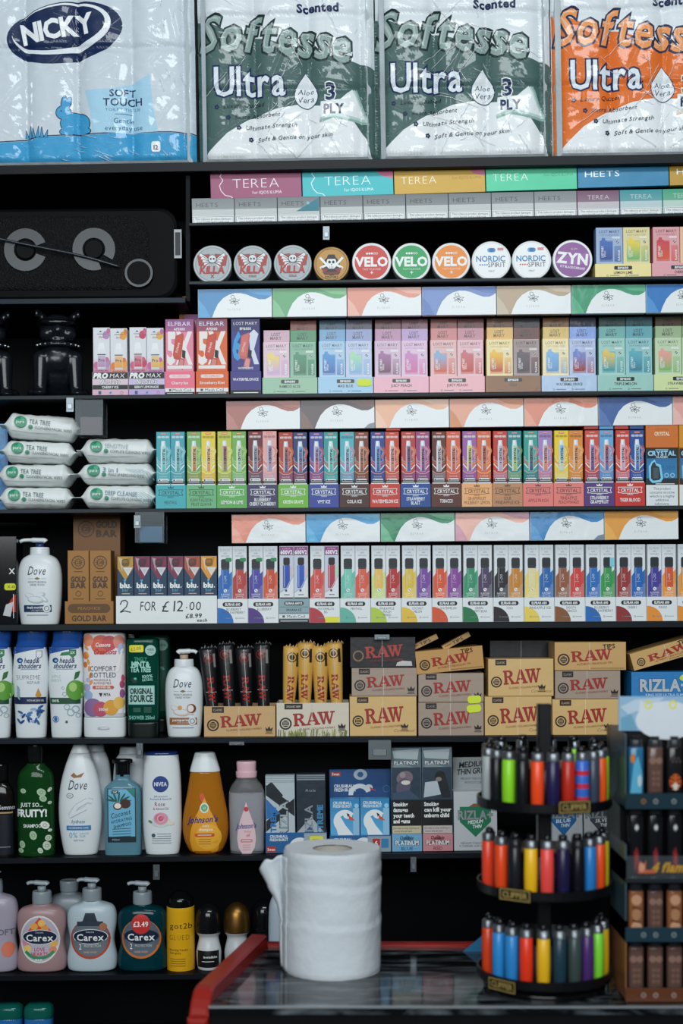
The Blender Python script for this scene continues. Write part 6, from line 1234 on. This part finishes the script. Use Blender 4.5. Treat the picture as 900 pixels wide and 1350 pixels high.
box('rolling_paper_box', 'grey medium thin green card behind the green shield carton', 'card', R7, 626, 56, 118, 4, H('9aa0a2'), lambda a, w, h: (a.text('MEDIUM', 26, 9, 7, BK, 36, 'b', it=.2, rot=4), a.text('THIN GREEN', 28, 18, 7, BK, 46, 'b', it=.2, rot=4), a.text('MEDIUM THIN PAPERS', 28, 28, 2.8, H('3a4244'), 36), a.text('WITH CUT CORNERS', 30, 33, 2.8, H('3a4244'), 30)), CARD, None, .045)
for px, c, w2, lb in ((743, H('2a6fb0'), 'BLUE', 'white rolling paper carton with blue shield behind the carousel'), (795, H('4a5258'), 'SILVER', 'white rolling paper carton with grey shield behind the carousel')):
    box('rolling_paper_box', lb, 'box', R7, px, 50, 78, 30, H('c4c9cc'), rizgreen(c, w2), CARD, 'white rolling paper cartons', .002)

# ---------------------------------------------------------------- speaker and dog figurines
SPK = H('040507')
o = empty('party_speaker', P(97, 396.2, 0)+Vector((0, 0, .0005)), atan(-.008)); k = S
b = Msh(); W_, H_ = 276, 122
def rbx(b, x0, x1, z0, z1, y0, y1, r, c, n=6):
    L = []
    for cx, cz, a0 in ((x1-r, z1-r, 0), (x0+r, z1-r, 90), (x0+r, z0+r, 180), (x1-r, z0+r, 270)):
        for i in range(n+1): t = radians(a0+90*i/n); L.append((cx+r*cos(t), cz+r*sin(t)))
    m = len(L); ins = lambda q, d: ((q[0]-(x0+x1)/2)*(1-2*d/(x1-x0))+(x0+x1)/2, (q[1]-(z0+z1)/2)*(1-2*d/(z1-z0))+(z0+z1)/2)
    V = []
    for y, d in ((y0, 5), (y0+2, 1.5), (y0+6, 0), (y1, 0)): V += [(ins(q, d)[0]*k, y*k, ins(q, d)[1]*k) for q in L]
    Fs = [tuple(range(m))[::1]]+[(l*m+(i+1) % m, l*m+i, l*m+m+i, l*m+m+(i+1) % m) for l in range(3) for i in range(m)]+[tuple(3*m+i for i in range(m))[::-1]]
    b.faces(V, Fs, c, 0, False)
rbx(b, -W_/2, W_/2, 0, H_, 0, 150, 24, SPK); SPM = mat('rubberised_black', .6, .12); b.build('cabinet', SPM, o)
g = Msh(); rbx(g, -W_/2+6, 101, 12, H_-10, -3, 4, 30, H('050609')); g.build('grille', mat('speaker_mesh', .6, .3, bump=(420, .5, 1)), o)
for cx in (-62, 28):
    r_ = Msh(); q = 5.0
    for i in range(40):
        a0, a1 = radians(-30+320*i/40) if cx > 0 else radians(20+320*i/40), radians(-30+320*(i+1)/40) if cx > 0 else radians(20+320*(i+1)/40)
        z0 = 66
        pts = [((cx+r*cos(t))*k, y*k, (z0+r*sin(t))*k) for r, y in ((15, -5), (28, -5)) for t in (a0, a1)]
        r_.face([pts[0], pts[2], pts[3], pts[1]], H('2c3338'))
        p2 = [((cx+28*cos(t))*k, y*k, (z0+28*sin(t))*k) for y in (-5, -3) for t in (a0, a1)]; r_.face([p2[0], p2[1], p2[3], p2[2]], H('20272c'))
    r_.build('woofer_ring', PLAS, o)
    d = Msh(); d.disc(cx*k, 66*k, -6*k, -3.2*k, 13*k, H('0b0d10'), 28, ch=.002); d.build('dust_cap', SPM, o)
d = Msh(); d.disc(87*k, 34*k, -6*k, 4*k, 19*k, H('0a0c10'), 36, ch=.002); d.build('bass_port', SPM, o)
d = Msh()
for i in range(36):
    t0, t1 = 2*pi*i/36, 2*pi*(i+1)/36
    d.face([((87+r*cos(t))*k, -6.3*k, (34+r*sin(t))*k) for r, t in ((15.5, t0), (18.5, t0), (18.5, t1), (15.5, t1))], H('2a333b'))
d.build('port_rim', PLAS, o)
d = Msh(); d.bx(133*k, 143*k, -.002, -.0005, 54*k, 92*k, H('aab0b4'), .0004); d.bx(134.6*k, 141.4*k, -.0032, -.0021, 58*k, 88*k, H('14181c')); d.build('side_badge', CARD, o)
d = Msh(); d.tube([(x*k, y*k, z*k) for x, y, z in spline([(-140, -9, 90), (-62, -10, 72), (10, -9, 57), (62, -7, 42)], 6)], 1.6*k, H('2c343b'), 8); d.build('carry_strap', GLOS, o)
tag(o, 'large black party speaker with two grey ringed woofers', 'speaker')

def dog():
    root = empty('dog_figurine'); k = S
    import bmesh
    bm = bmesh.new()
    def ball(x, y, z, rx, ry, rz):
        r = bmesh.ops.create_icosphere(bm, subdivisions=3, radius=1)
        for v in r['verts']: v.co = Vector(((x+v.co.x*rx)*k, (y+v.co.y*ry)*k, (z+v.co.z*rz)*k))
    def cap(p, q, r0, r1, n=15):
        for i in range(n): t = i/(n-1); r = r0+(r1-r0)*t; ball(*(p[j]+(q[j]-p[j])*t for j in range(3)), r, r, r)
    ball(0, 34, 40, 31, 30, 34); ball(0, 18, 58, 31, 23, 27); ball(0, 44, 22, 34, 30, 22)        # haunch, chest, rump
    cap((-24, 10, 58), (-26, 6, 8), 13, 9); cap((24, 10, 58), (26, 6, 8), 13, 9)                # front legs
    ball(-27, 1, 6, 11, 13, 6); ball(27, 1, 6, 11, 13, 6); ball(-36, 26, 9, 10, 18, 8); ball(36, 26, 9, 10, 18, 8)
    cap((0, 18, 72), (0, 14, 92), 23, 24, 4); ball(0, 12, 102, 27, 25, 23); ball(-15, -4, 92, 12, 12, 11); ball(15, -4, 92, 12, 12, 11); ball(0, -8, 97, 11, 12, 9); ball(0, -12, 102, 5, 5, 4); ball(0, -4, 83, 14, 10, 6)
    for sx in (-1, 1): cap((sx*20, 16, 117), (sx*29, 12, 130), 7, 3.4, 5); ball(sx*30, 9, 125, 4, 3, 7)
    for v in bm.verts: v.co.z = max(v.co.z, 0)
    me = bpy.data.meshes.new('body'); bm.to_mesh(me); bm.free()
    me.materials.append(GLOS)
    at = me.color_attributes.new('Col', 'FLOAT_COLOR', 'POINT'); c = H('14181e')
    at.data.foreach_set('color', list(c)*len(me.vertices))
    ob = bpy.data.objects.new('body', me); COL.objects.link(ob); ob.parent = root
    m = ob.modifiers.new('r', 'REMESH'); m.mode = 'VOXEL'; m.voxel_size = .0028; m.use_smooth_shade = True
    s_ = ob.modifiers.new('s', 'SMOOTH'); s_.iterations = 4
    ob.data.materials[0] = mat('figurine_resin', .22, .5)
    ob.data.materials[0].node_tree.nodes['Principled BSDF'].inputs['Base Color'].default_value = c
    nt = ob.data.materials[0].node_tree
    for l in list(nt.links):
        if l.to_socket.name == 'Base Color': nt.links.remove(l)
    b = Msh(); b.tube([(x*k, y*k, z*k) for x, y, z in spline([(-27, 14, 110), (-20, -9, 109), (0, -15, 108), (20, -9, 109), (27, 14, 110)], 4)], 4.6*k, H('0a0c0f'), 10, 1.0); b.build('goggles', GLOS, root)
    b = Msh(); L = [(29*cos(t)*k, (15+27*sin(t))*k, 77*k) for t in [2*pi*i/24 for i in range(25)]]; b.tube(L, 3.4*k, H('181c20'), 8); c_ = b.build('collar', GLOS, root)
    for i in range(9):
        t = radians(200+140*i/8); b = Msh(); b.loft([(-1.4*k, 1.6*k, 1.6*k), (0, 2*k, 2*k), (2.6*k, .5*k, .5*k)], H('c0c8cc'), 8); s2 = b.build('stud', METL, c_)
        s2.location = (31.5*cos(t)*k, (15+29.5*sin(t))*k, 77*k); s2.rotation_euler = (radians(90), 0, t+pi/2)
    return root
d1 = dog(); d1.scale = (.9,)*3; put(d1, R3, 77, .01); d1.rotation_euler.z = radians(12)
tag(d1, 'glossy black bulldog figurine with goggles beside the nicotine salt boxes', 'figurine', 'black bulldog figurines')
d2 = d1.copy(); COL.objects.link(d2); put(d2, R3, -16, .01)
for ch in list(d1.children):
    c2 = ch.copy(); COL.objects.link(c2); c2.parent = d2
    for gch in ch.children: g2 = gch.copy(); COL.objects.link(g2); g2.parent = c2
d2['label'] = 'glossy black bulldog figurine cut by the frame edge'

# ---------------------------------------------------------------- counter
YF, YB = -.625, -.27
ZT = .95
fl, bl = P(275, 1327, YF).x, P(352, 1250, YB).x
o = empty('shop_counter', (0, 0, 0))
MARB = mat('marble_laminate', .09, .5)
nt = MARB.node_tree; bs = nt.nodes['Principled BSDF']; tcn = nt.nodes.new('ShaderNodeTexCoord'); mp = nt.nodes.new('ShaderNodeMapping'); mp.inputs['Scale'].default_value = (3, 16, 5)
nz = nt.nodes.new('ShaderNodeTexNoise'); nz.inputs['Scale'].default_value = 3; nz.inputs['Detail'].default_value = 8; nz.inputs['Distortion'].default_value = 1.2
cr = nt.nodes.new('ShaderNodeValToRGB'); cr.color_ramp.elements[0].color = H('0e1114'); cr.color_ramp.elements[0].position = .46; cr.color_ramp.elements[1].color = H('666e74'); cr.color_ramp.elements[1].position = .72
nt.links.new(tcn.outputs['Object'], mp.inputs[0]); nt.links.new(mp.outputs[0], nz.inputs['Vector']); nt.links.new(nz.outputs[0], cr.inputs[0]); nt.links.new(cr.outputs[0], bs.inputs['Base Color'])
def prism(b, pts, z0, z1, c):
    n = len(pts); b.faces([(x, y, z0) for x, y in pts]+[(x, y, z1) for x, y in pts], [tuple(range(n))[::-1], tuple(n+i for i in range(n))]+[(i, (i+1) % n, n+(i+1) % n, n+i) for i in range(n)], c, 0, False)
b = Msh(); prism(b, [(fl, YF), (1.1, YF), (1.1, YB), (bl, YB)], ZT-.012, ZT, H('2a2e32')); b.build('worktop', MARB, o)
b = Msh(); prism(b, [(fl, YF-.002), (1.1, YF-.002), (1.1, YF-.0001), (fl, YF-.0001)], ZT-.002, ZT+.0012, H('dfe6ea')); b.build('edge_strip', METL, o)
b = Msh(); prism(b, [(fl+.002, YF+.004), (1.1, YF+.004), (1.1, YB-.004), (bl+.002, YB-.004)], .002, ZT-.0125, H('0d0f12')); b.build('cabinet_front', DARK, o)
# red raised edging along the slanting end, curving down at the front corner
RC = H('98221a'); b = Msh(); wd = .030; hh = .022
path = [(bl-.004, YB), (bl+(fl-bl)*.5-.004, YB+(YF-YB)*.5), (fl-.004, YF+.02)]
dx, dy = fl-bl, YF-YB; l = sqrt(dx*dx+dy*dy); nx, ny = dy/l, -dx/l
if nx > 0: nx, ny = -nx, -ny
secs = []
for t in (0, .3, .6, .9, .94, .97, .99, 1.0):
    e = max(0, (t-.9)/.1); z = ZT+hh-.035*e**2.4*1.0; secs.append((bl+dx*t, YB+dy*t, z))
V = []
for x, y, z in secs: V += [(x-.0005+nx*.0002, y, ZT-.055), (x-.0005, y, z-.003), (x-.004, y, z), (x+nx*wd+.003, y+ny*wd, z), (x+nx*wd, y+ny*wd, z-.003), (x+nx*wd, y+ny*wd, ZT-.055)]
Fs = [(i*6+j, i*6+(j+1) % 6, i*6+6+(j+1) % 6, i*6+6+j) for i in range(len(secs)-1) for j in range(6)]+[tuple(range(5, -1, -1)), tuple((len(secs)-1)*6+j for j in range(6))]
b.faces(V, Fs, RC, 0, False)
b.bx(fl-wd-.001, fl-.001, YF-.012, YF+.001, ZT-.20, ZT-.016, RC, .004)
b.build('red_end_edging', PLAS, o)
b = Msh(); b.bx(bl, 1.1, YB+.0005, YB+.02, ZT-.03, ZT+.006, RC, .002); b.build('red_back_edging', PLAS, o)
tag(o, 'dark marbled shop counter with red raised edging', 'counter')
def onc(px, Y): return Vector(((px-450)*(CAMD+Y)/F, Y, ZT+.0003))
b = Msh(); q = SCL(-.31)
b.face([(-16*q, 0, 0), (18*q, 0, 0), (16*q, .002, 26*q)], H('1f6f9c')); b.face([(-16*q, .003, 0), (16*q, .005, 26*q), (18*q, .003, 0)], H('1f6f9c'))
for i, j in (((-16*q, 0, 0), (18*q, 0, 0)), ((18*q, 0, 0), (16*q, .002, 26*q)), ((16*q, .002, 26*q), (-16*q, 0, 0))): b.face([i, j, (j[0], j[1]+.003, j[2]), (i[0], i[1]+.003, i[2])], H('1f6f9c'))
s_ = b.build('paper_corner', CARD); s_.location = onc(626, -.3); tag(s_, 'small blue triangular card on the counter behind lighters', 'card')

# paper roll standing on the counter
YR = -.41; q = SCL(YR); o = empty('paper_roll', onc(438, YR)); rad = 64*q; ht = 160*q
b = Msh(); n, m = 72, 40; V = []; Fs = []
def rr_(t, z):
    f = noise.noise(Vector((cos(t)*1.6, sin(t)*1.6, z*14)))*.0016+noise.noise(Vector((cos(t)*5, sin(t)*5, z*60)))*.0005
    for zz, am in ((.40, .0010), (.71, .0009), (.84, .0006)):
        u = (z/ht-zz-.03*sin(t*2)-.03*cos(t))*18; f += am*math.exp(-u*u)*(1 if u < .3 else -.8)
    return rad+f
for j in range(m+1):
    z = ht*j/m
    for i in range(n): t = 2*pi*i/n; r = rr_(t, z)-(.002 if j in (0, m) else 0); V.append((r*cos(t), r*sin(t), z))
for j in range(m):
    for i in range(n): Fs.append((j*n+i, j*n+(i+1) % n, (j+1)*n+(i+1) % n, (j+1)*n+i))
PW = H('d2d9de')
b.faces(V, Fs, PW, 0, True)
ci = 26*q
for z, up in ((0, 0), (ht, 1)):
    ringv = []
    for kk, r in enumerate((rad-.002, rad*.8, rad*.6, ci)):
        ringv += [(r*cos(2*pi*i/n), r*sin(2*pi*i/n), z+(.0006*noise.noise(Vector((i*.3, kk*2., z)))-.0006*kk if up else 0)) for i in range(n)]
    fs = [(l*n+i, l*n+(i+1) % n, (l+1)*n+(i+1) % n, (l+1)*n+i) for l in range(3) for i in range(n)]
    b.faces(ringv, [f if up else f[::-1] for f in fs], H('d4dade'), 0, True)
b.build('paper_windings', PAP, o)
b = Msh()
V = [(r*cos(2*pi*i/n), r*sin(2*pi*i/n), z) for r, z in ((ci-.0004, 0.0005), (ci-.0004, ht-.003), (ci-.002, ht-.003), (ci-.002, .0005)) for i in range(n)]
b.faces(V, [(l*n+i, l*n+(i+1) % n, (l+1)*n+(i+1) % n, (l+1)*n+i) for l in range(3) for i in range(n)], H('a8a29a'), 0, True); b.build('cardboard_core', CARD, o)
b = Msh(); nu, nv = 16, 30; V = []; Fs = []
for j in range(nv+1):
    v = j/nv; z = ht*(.02+.92*v)
    ext = 32*q*max(0, min(1, (v-.42)/.5))**1.3*(1 if v < .93 else 1-(v-.93)*3)+3*q*(1+sin(v*7)*.4)
    for i in range(nu+1):
        u = i/nu; g = radians(205) - radians(25)*min(u*2, 1)          # wraps on the roll, then leaves it
        if u <= .5: r = rr_(g, z)+.0012; x, y = r*cos(g), r*sin(g)
        else:
            e = (u-.5)*2; r0 = rr_(pi, z)+.0012; x = -r0-ext*e*(.85); y = -.012*e+.02*e*e*(1-v)-.014*sin(e*3)*v
            z = ht*(.02+.92*v)-.010*e*e*v+.004*noise.noise(Vector((e*3, v*6, 2)))
        V.append((x, y, max(z, .001)))
for j in range(nv):
    for i in range(nu): Fs.append((j*(nu+1)+i, j*(nu+1)+i+1, (j+1)*(nu+1)+i+1, (j+1)*(nu+1)+i))
b.faces(V, Fs, PW, 0, True); fo = b.build('loose_sheet', PAP, o); sm = fo.modifiers.new('t', 'SOLIDIFY'); sm.thickness = .0008
tag(o, 'large white paper roll with loose end standing on the counter', 'paper roll')
# ---------------------------------------------------------------- lighter carousel
YC = -.515; q = SCL(YC); CX = 717
def zpx(py, Y): return ZC+(HOR-py)*(CAMD+Y)/F          # height of a photograph row at depth Y
o = empty('lighter_carousel', onc(CX, YC)); KB = H('0b0c0f'); z0 = ZT+.0003
Rr = 87*q
lv = {1: zpx(1064, YC-Rr)-z0, 2: zpx(1180, YC-Rr)-z0, 3: zpx(1299, YC-Rr)-z0}; RL = 76*q
b = Msh(); b.loft([(0, 76*q, 76*q), (0, 76*q, 76*q), (.004, 80*q, 80*q), (.010, 80*q, 80*q), (.014, 30*q, 30*q)], KB, 48); b.build('base', GLOS, o)
b = Msh(); top = zpx(928, YC)-z0; b.bx(-9*q, 9*q, -9*q, 9*q, .014, top, H('0e1014'), .002); b.build('pole', PLAS, o)
zs = sorted(lv.values())
for kq, zz in lv.items():
    b = Msh(); n = 56; lo = zz-10*q
    prof = [(30*q, lo), (Rr, lo), (Rr+1.5*q, lo+2*q), (Rr+1.5*q, zz+3*q), (Rr-1*q, zz+3*q), (Rr-1*q, lo+4*q), (11*q, lo+4*q), (11*q, lo)]
    V = [(r*cos(2*pi*i/n), r*sin(2*pi*i/n), z) for r, z in prof for i in range(n)]; m = len(prof)
    b.faces(V, [(l*n+i, l*n+(i+1) % n, ((l+1) % m)*n+(i+1) % n, ((l+1) % m)*n+i) for l in range(m) for i in range(n)], KB, 0, False); b.build('ring_tray', PLAS, o)
    b = Msh(); hub = 62*q if kq != 1 else 58*q
    zt_ = zz+42*q
    b.loft([(lo+4.5*q, hub, hub), (lo+4.5*q, hub, hub), (zt_, hub, hub), (zt_+2*q, hub-3*q, hub-3*q), (zt_+2*q, 12*q, 12*q)], H('101216'), 40); b.build('drum', PLAS, o)
def plate(px, py, parent=o):
    x = (px-CX)*q; r = Rr+2.2*q; g = math.asin(max(-.98, min(.98, x/r))); a = Art(22, 8, q)
    a.bx(-22*q, 22*q, 0, .002, -8*q, 8*q, H('15130c'), .0004); 
    a.base = 8
    a.y = -.0001; gd = H('a89050')
    for p in ([(1.5, 1.5), (42.5, 1.5)], [(1.5, 14.5), (42.5, 14.5)], [(1.5, 1), (1.5, 15)], [(42.5, 1), (42.5, 15)]): a.line(p, 1.2, gd)
    a.text('CLIPPER', 22, 8, 7, gd, 35, 'b')
    s_ = a.build('name_plate', CARD, parent); s_.location = (r*sin(g), -r*cos(g)-.001, zpx(py, YC-r*cos(g))-z0); s_.rotation_euler.z = g
for px, py in ((743, 1064), (669, 1180), (654, 1299), (802, 1297)): plate(px, py)
tag(o, 'black three tier carousel display for lighters on the counter', 'display stand')
LM = {}
def lighter(px, kq, c, nm, desc, r=RL, g=None, hgt=None, c2=None, dz=0):
    rt = empty('lighter'); L = 62*q
    b = Msh(); a_ = 8.3*q
    b.loft([(0, a_*.9, a_*.9), (0, a_*.9, a_*.9), (2*q, a_, a_), (L*.5, a_*1.03, a_*1.03), (L-1*q, a_*.98, a_*.98), (L, a_*.9, a_*.9)], c, 16, 2.4)
    if c2: 
        for j in range(3): b.loft([(L*(.16+.27*j), a_*1.035, a_*1.035), (L*(.26+.27*j), a_*1.045, a_*1.045)], c2, 16, 2.4, cap=False)
    b.build('body', PLAS, rt)
    b = Msh(); b.loft([(L+.2*q, a_*.94, a_*.94), (L+.2*q, a_*.94, a_*.94), (L+9*q, a_*.94, a_*.94), (L+10.5*q, a_*.8, a_*.7)], H('868b90') if hgt != 'dark' else H('1a1c20'), 16, 2.6); b.build('hood', METL if hgt != 'dark' else PLAS, rt)
    b = Msh(); b.tube([(-4.4*q, 1.5*q, L+13*q), (4.4*q, 1.5*q, L+13*q)], 4.6*q, H('15161a'), 14); b.build('spark_wheel', GLOS, rt)
    b = Msh(); b.bx(-3.6*q, 3.6*q, 5*q, 8.4*q, L+3*q, L+12*q, H('101114'), .0008); b.build('thumb_lever', GLOS, rt)
    x = (px-CX)*q
    if g is None: g = math.asin(max(-.985, min(.985, x/r)))
    rt.location = onc(CX, YC)+Vector((r*sin(g), -r*cos(g), lv[kq]-5.6*q+dz*q)); rt.rotation_euler.z = g
    return tag(rt, desc, 'lighter', ('lighters on the top tier', 'lighters on the middle tier', 'lighters on the bottom tier')[kq-1])
TI = ('top', 'middle', 'bottom')
DATA = {1: [(639, 'a8b0b0', 'clear white'), (650.5, '16181c', 'black'), (664, '8ed82a', 'lime green'), (680, '121418', 'black'), (698, 'f04a1c', 'bright orange'), (717.5, '1f1a48', 'navy'), (737, 'b8281a', 'dark red'), (756, '3a6ac8', 'blue and red patterned'), (772, '3a4456', 'slate grey'), (784.5, 'ee5a1e', 'orange'), (794.5, '9ee02a', 'lime')],
        2: [(640, 'e8442a', 'coral red'), (655.5, 'e84a1c', 'orange'), (671, '181c22', 'black'), (690, 'ecb81c', 'yellow'), (710, 'ea4a44', 'pinkish red'), (730.5, '1d1a40', 'navy'), (750, '101116', 'black'), (767, '2a7ac0', 'blue'), (782, 'e8501c', 'orange'), (794, 'd8c82a', 'pale yellow')],
        3: [(639.5, 'd8421c', 'orange red'), (653, '2f8ad0', 'sky blue'), (667.5, '2f86cc', 'sky blue'), (684.5, 'e8381c', 'red'), (705.5, 'e8b41c', 'yellow'), (726, '1f3a48', 'dark teal'), (745.5, '3a4a46', 'grey green'), (763, '4a2a6a', 'purple'), (779, '7ed83a', 'bright green'), (790.5, 'dcb01c', 'yellow'), (797, '2a68b0', 'deep blue')]}
used = {}
for kq, L in DATA.items():
    for i, (px, c, nm) in enumerate(L):
        nb = L[i+1][2] if i+1 < len(L) else L[i-1][2]; pb = L[i-1][2] if i else None
        dsc = f'{nm} lighter on the {TI[kq-1]} tier' + (f', between {pb} and {nb} ones' if pb and i+1 < len(L) else f', at the outer edge beside the {nb} one')
        lighter(px, kq, H(c), nm, dsc, hgt='dark' if c in ('121418', '101116', '181c22') else None, c2=H('c8304a') if 'patterned' in nm else None)
for i, (g, c, nm) in enumerate(((110, '24303a', 'dark slate'), (140, '8ed82a', 'lime'), (165, '1a1c20', 'black'), (195, '2a2440', 'navy'), (222, '20242a', 'black'), (250, '3a3038', 'brown'))):
    lighter(0, 1, H(c), nm, f'{nm} lighter on the far side of top tier, ' + ('beside a lime one', 'seen past the orange one', 'just left of the pole', 'just right of the pole', 'seen past the slate grey one', 'beside the clear white one')[i], g=radians(g), dz=2)

# ---------------------------------------------------------------- lighter tower at the counter's right
YT = -.605; q = SCL(YT); XL = 826
o = empty('lighter_tower', Vector(((XL-450)*q, YT, ZT+.0003))); z0 = ZT+.0003
Z = lambda py: zpx(py, YT)-z0
WT_ = 150*q; DP = .16
b = Msh(); b.bx(0, WT_, .05, DP, .0, Z(968), H('0a0b0e'), .002); b.build('tower_body', PLAS, o)
tiers = [(1046, 1067, 1036, '16303a', 'upper'), (1158, 1164, 1128, '20262c', 'second'), (1223, 1242, 1212, '1c3642', 'third'), (1303, 1323, 1292, '5f3620', 'lowest')]
for i, (t, bt, fl_, c, nm) in enumerate(tiers):
    b = Msh(); lo = max(Z(bt), .0005); hi = Z(t); cc = H(c)
    b.bx(-.002, WT_+.002, 0, .002, lo, hi, cc, .0005); b.bx(-.002, WT_+.002, .0021, .05, lo, lo+.003, H('101216')); 
    for x in (-.002, WT_): b.bx(x, x+.002, .0021, .12, lo, min(hi+.10 if i != 1 else hi+.05, Z(968)), H('3f5660') if i != 3 else H('8a5a3a'))
    tr = b.build('tier_tray', PLAS, o)
    a = Art(0, 0, q, -.0003)
    if i != 1:
        for j, xx in enumerate((22, 38, 62, 88)): a.ell(xx, -(hi+lo)/2/q, 3.4, 3.6, mixc(cc, WH, .22) if j else H('8a5a2a') if i == 0 else mixc(cc, WH, .2), 14); a.ell(xx, -(hi+lo)/2/q, 1.8, 1.9, cc, 12)
        a.build('lip_print', CARD, tr)
    else:
        b = Msh(); b.bx(-.001, WT_, -.0025, -.001, Z(1158), Z(1128), H('6a747a')); b.build('clear_lip', ACR, tr)
        a.y = -.0035; hy = -(Z(1158)+Z(1128))/2/q
        a.text('4 flames', 62, hy, 12, H('b88a2a'), 58, 'x', it=.3); a.poly([(14, hy+8), (16, hy-9), (22, hy-4), (25, hy-10), (24, hy+3), (37, hy+3.5), (37, hy+7.5), (24, hy+8)], H('b85a3a')); a.ell(19, hy, 4, 6, H('c89070'), 14); a.build('lip_print', CARD, tr)
# header card with a pale animal face
a = Art(0, 0, q, .046); hb, ht_ = Z(968), Z(921)
b = a; b.bx(-.003, WT_+.003, .046, .049, hb+.0005, ht_, H('8fb4d0'), .0008)
hy = lambda py: -(zpx(py, YT)-z0)/q
a.y = .0458
a.poly([(0, hy(966)), (0, hy(950)), (14, hy(944)), (22, hy(966))], H('6aa0bc')); a.poly([(-1, hy(935)), (20, hy(925)), (60, hy(922)), (40, hy(935)), (10, hy(945))], H('b8ccdc'))
a.ell(62, hy(953), 42, 26, H('d4dbe2'), 32); a.poly([(24, hy(945)), (26, hy(926)), (44, hy(936))], H('d4dbe2'))
L_ = [p for p in ()]
for ex in (37, 70): a.ring(ex, hy(932), 3.4, 5.6, H('e0d82a'), n=16, ey=1.1)
hc = a.build('header_card', CARD, o)
tag(o, 'black tiered lighter tower with pale blue header card, cut by frame', 'display stand')
def tl(px, py_base, hpx, kind, desc, grp):
    rt = empty('printed_lighter'); w2 = 10.2*q; L = hpx*q; b = Msh(); base = {'flesh': H('5f463f'), 'black': H('121316'), 'blue': H('2a6a90'), 'tiger': H('1c1a1a'), 'fur': H('8a5638')}[kind]
    b.loft([(0, w2*.95, w2*.62), (0, w2*.95, w2*.62), (2*q, w2, w2*.66), (L-2*q, w2, w2*.66), (L, w2*.92, w2*.6), (L, w2*.92, w2*.6)], base, 20, 3); b.build('body', GLOS, rt)
    a = Art(0, L/q, q); h = hpx
    if kind == 'flesh':
        for x in (-4.4, 4.4): a.ell(x, h*.24, 4.6, 4.6, H('8a6a5e'), 14)
        for r_ in range(3):
            for x in (-3, 3): a.ell(x, h*.46+r_*7.4, 2.8, 3, H('74574b'), 12)
        a.poly([(-9, h*.8), (9, h*.8), (6, h-2), (-6, h-2)], H('3a2c2a'))
    elif kind == 'black':
        for j in range(4): a.ell(0, h*.2, 3-j*.2, 6-j, (H('3a3c40'), H('5a5c60'), H('8a8c90'), H('c8c8c8'))[j], 14)
        a.poly([(-3, h*.9), (-4, h*.6), (0, h*.5), (3, h*.62), (4, h*.9)], H('7a2428')); a.line([(-2, h*.85), (0, h*.6), (2, h*.85)], 1.4, H('b03a34'))
    elif kind == 'blue':
        a.poly([(-9, h*.9), (-4, h*.3), (2, h*.15), (8, h*.5), (6, h*.95)], H('5aa8c8')); a.ell(-5, h*.2, 3, 6, H('d07a2a'), 12); a.ell(4, h*.6, 3, 8, H('b8c8d0'), 12)
    elif kind == 'tiger':
        a.ell(0, h*.62, 8, 11, H('b8582a'), 20); a.ell(0, h*.7, 4.4, 5, H('d8c8b8'), 14)
        for j in range(4): a.line([(-7, h*.48+j*6), (-2, h*.52+j*5)], 1.4, BK); a.line([(7, h*.48+j*6), (2, h*.52+j*5)], 1.4, BK)
        for j in range(6): a.ell(-6+j*2.4, h*.2+(j % 2)*4, 1.6, 2, H('4a4448'), 8)
    else:
        a.ell(0, h*.2, 7, 7, H('c09070'), 18); a.ell(0, h*.52, 6, 8, H('a87a58'), 18); a.ell(0, h*.8, 7, 8, H('c49474'), 18); a.line([(-6, h*.36), (6, h*.4)], 1.6, H('3a2418')); a.line([(-6, h*.66), (6, h*.7)], 1.6, H('3a2418'))
    sec = [(0, w2, w2*.66), (L, w2, w2*.66)]; N = a.drape(front(sec, 3), 2*q, 20*q, off=.0005); a.build('wrap_print', GLOS, rt, N)
    b = Msh(); b.loft([(L+.2*q, w2*.85, w2*.55), (L+.2*q, w2*.85, w2*.55), (L+9*q, w2*.8, w2*.55), (L+10*q, w2*.6, w2*.4)], H('22252a'), 14, 3); b.build('hood', PLAS, rt)
    b = Msh(); b.bx(-w2*.5, w2*.5, -w2*.3, w2*.3, L+10.5*q, L+14*q, H('0f1013'), .0008); b.build('press_button', PLAS, rt)
    Yl = YT+.02; rt.location = Vector(((px-450)*SCL(Yl), Yl, ZT+.0003+py_base)); tag(rt, desc, 'lighter', grp)
rows_ = [(Z(1064)+.004, 74, (('blue', 'blue patterned'), ('flesh', 'muscular torso'), ('tiger', 'orange striped animal'), ('flesh', 'muscular torso')), 'upper'), (Z(1163)+.0035, 84, (('black', 'black red lettered'),)*4, 'second'), (Z(1240)+.0035, 60, (('fur', 'brown patterned'), ('flesh', 'muscular torso'), ('fur', 'brown patterned'), ('flesh', 'muscular torso')), 'third'), (max(Z(1321), .001)+.0035, 66, (('flesh', 'muscular torso'),)*4, 'lowest')]
WHR = ('nearest the carousel', 'second from the carousel', 'third from the carousel', 'cut by the frame edge')
for zb, hpx, ks, nm in rows_:
    for j, (kd, dn) in enumerate(ks): tl((837.5, 863, 888.5, 914)[j], zb, hpx, kd, f'{dn} lighter in the {nm} tray of the tower, {WHR[j]}', f'printed lighters in the {nm} tower tray')
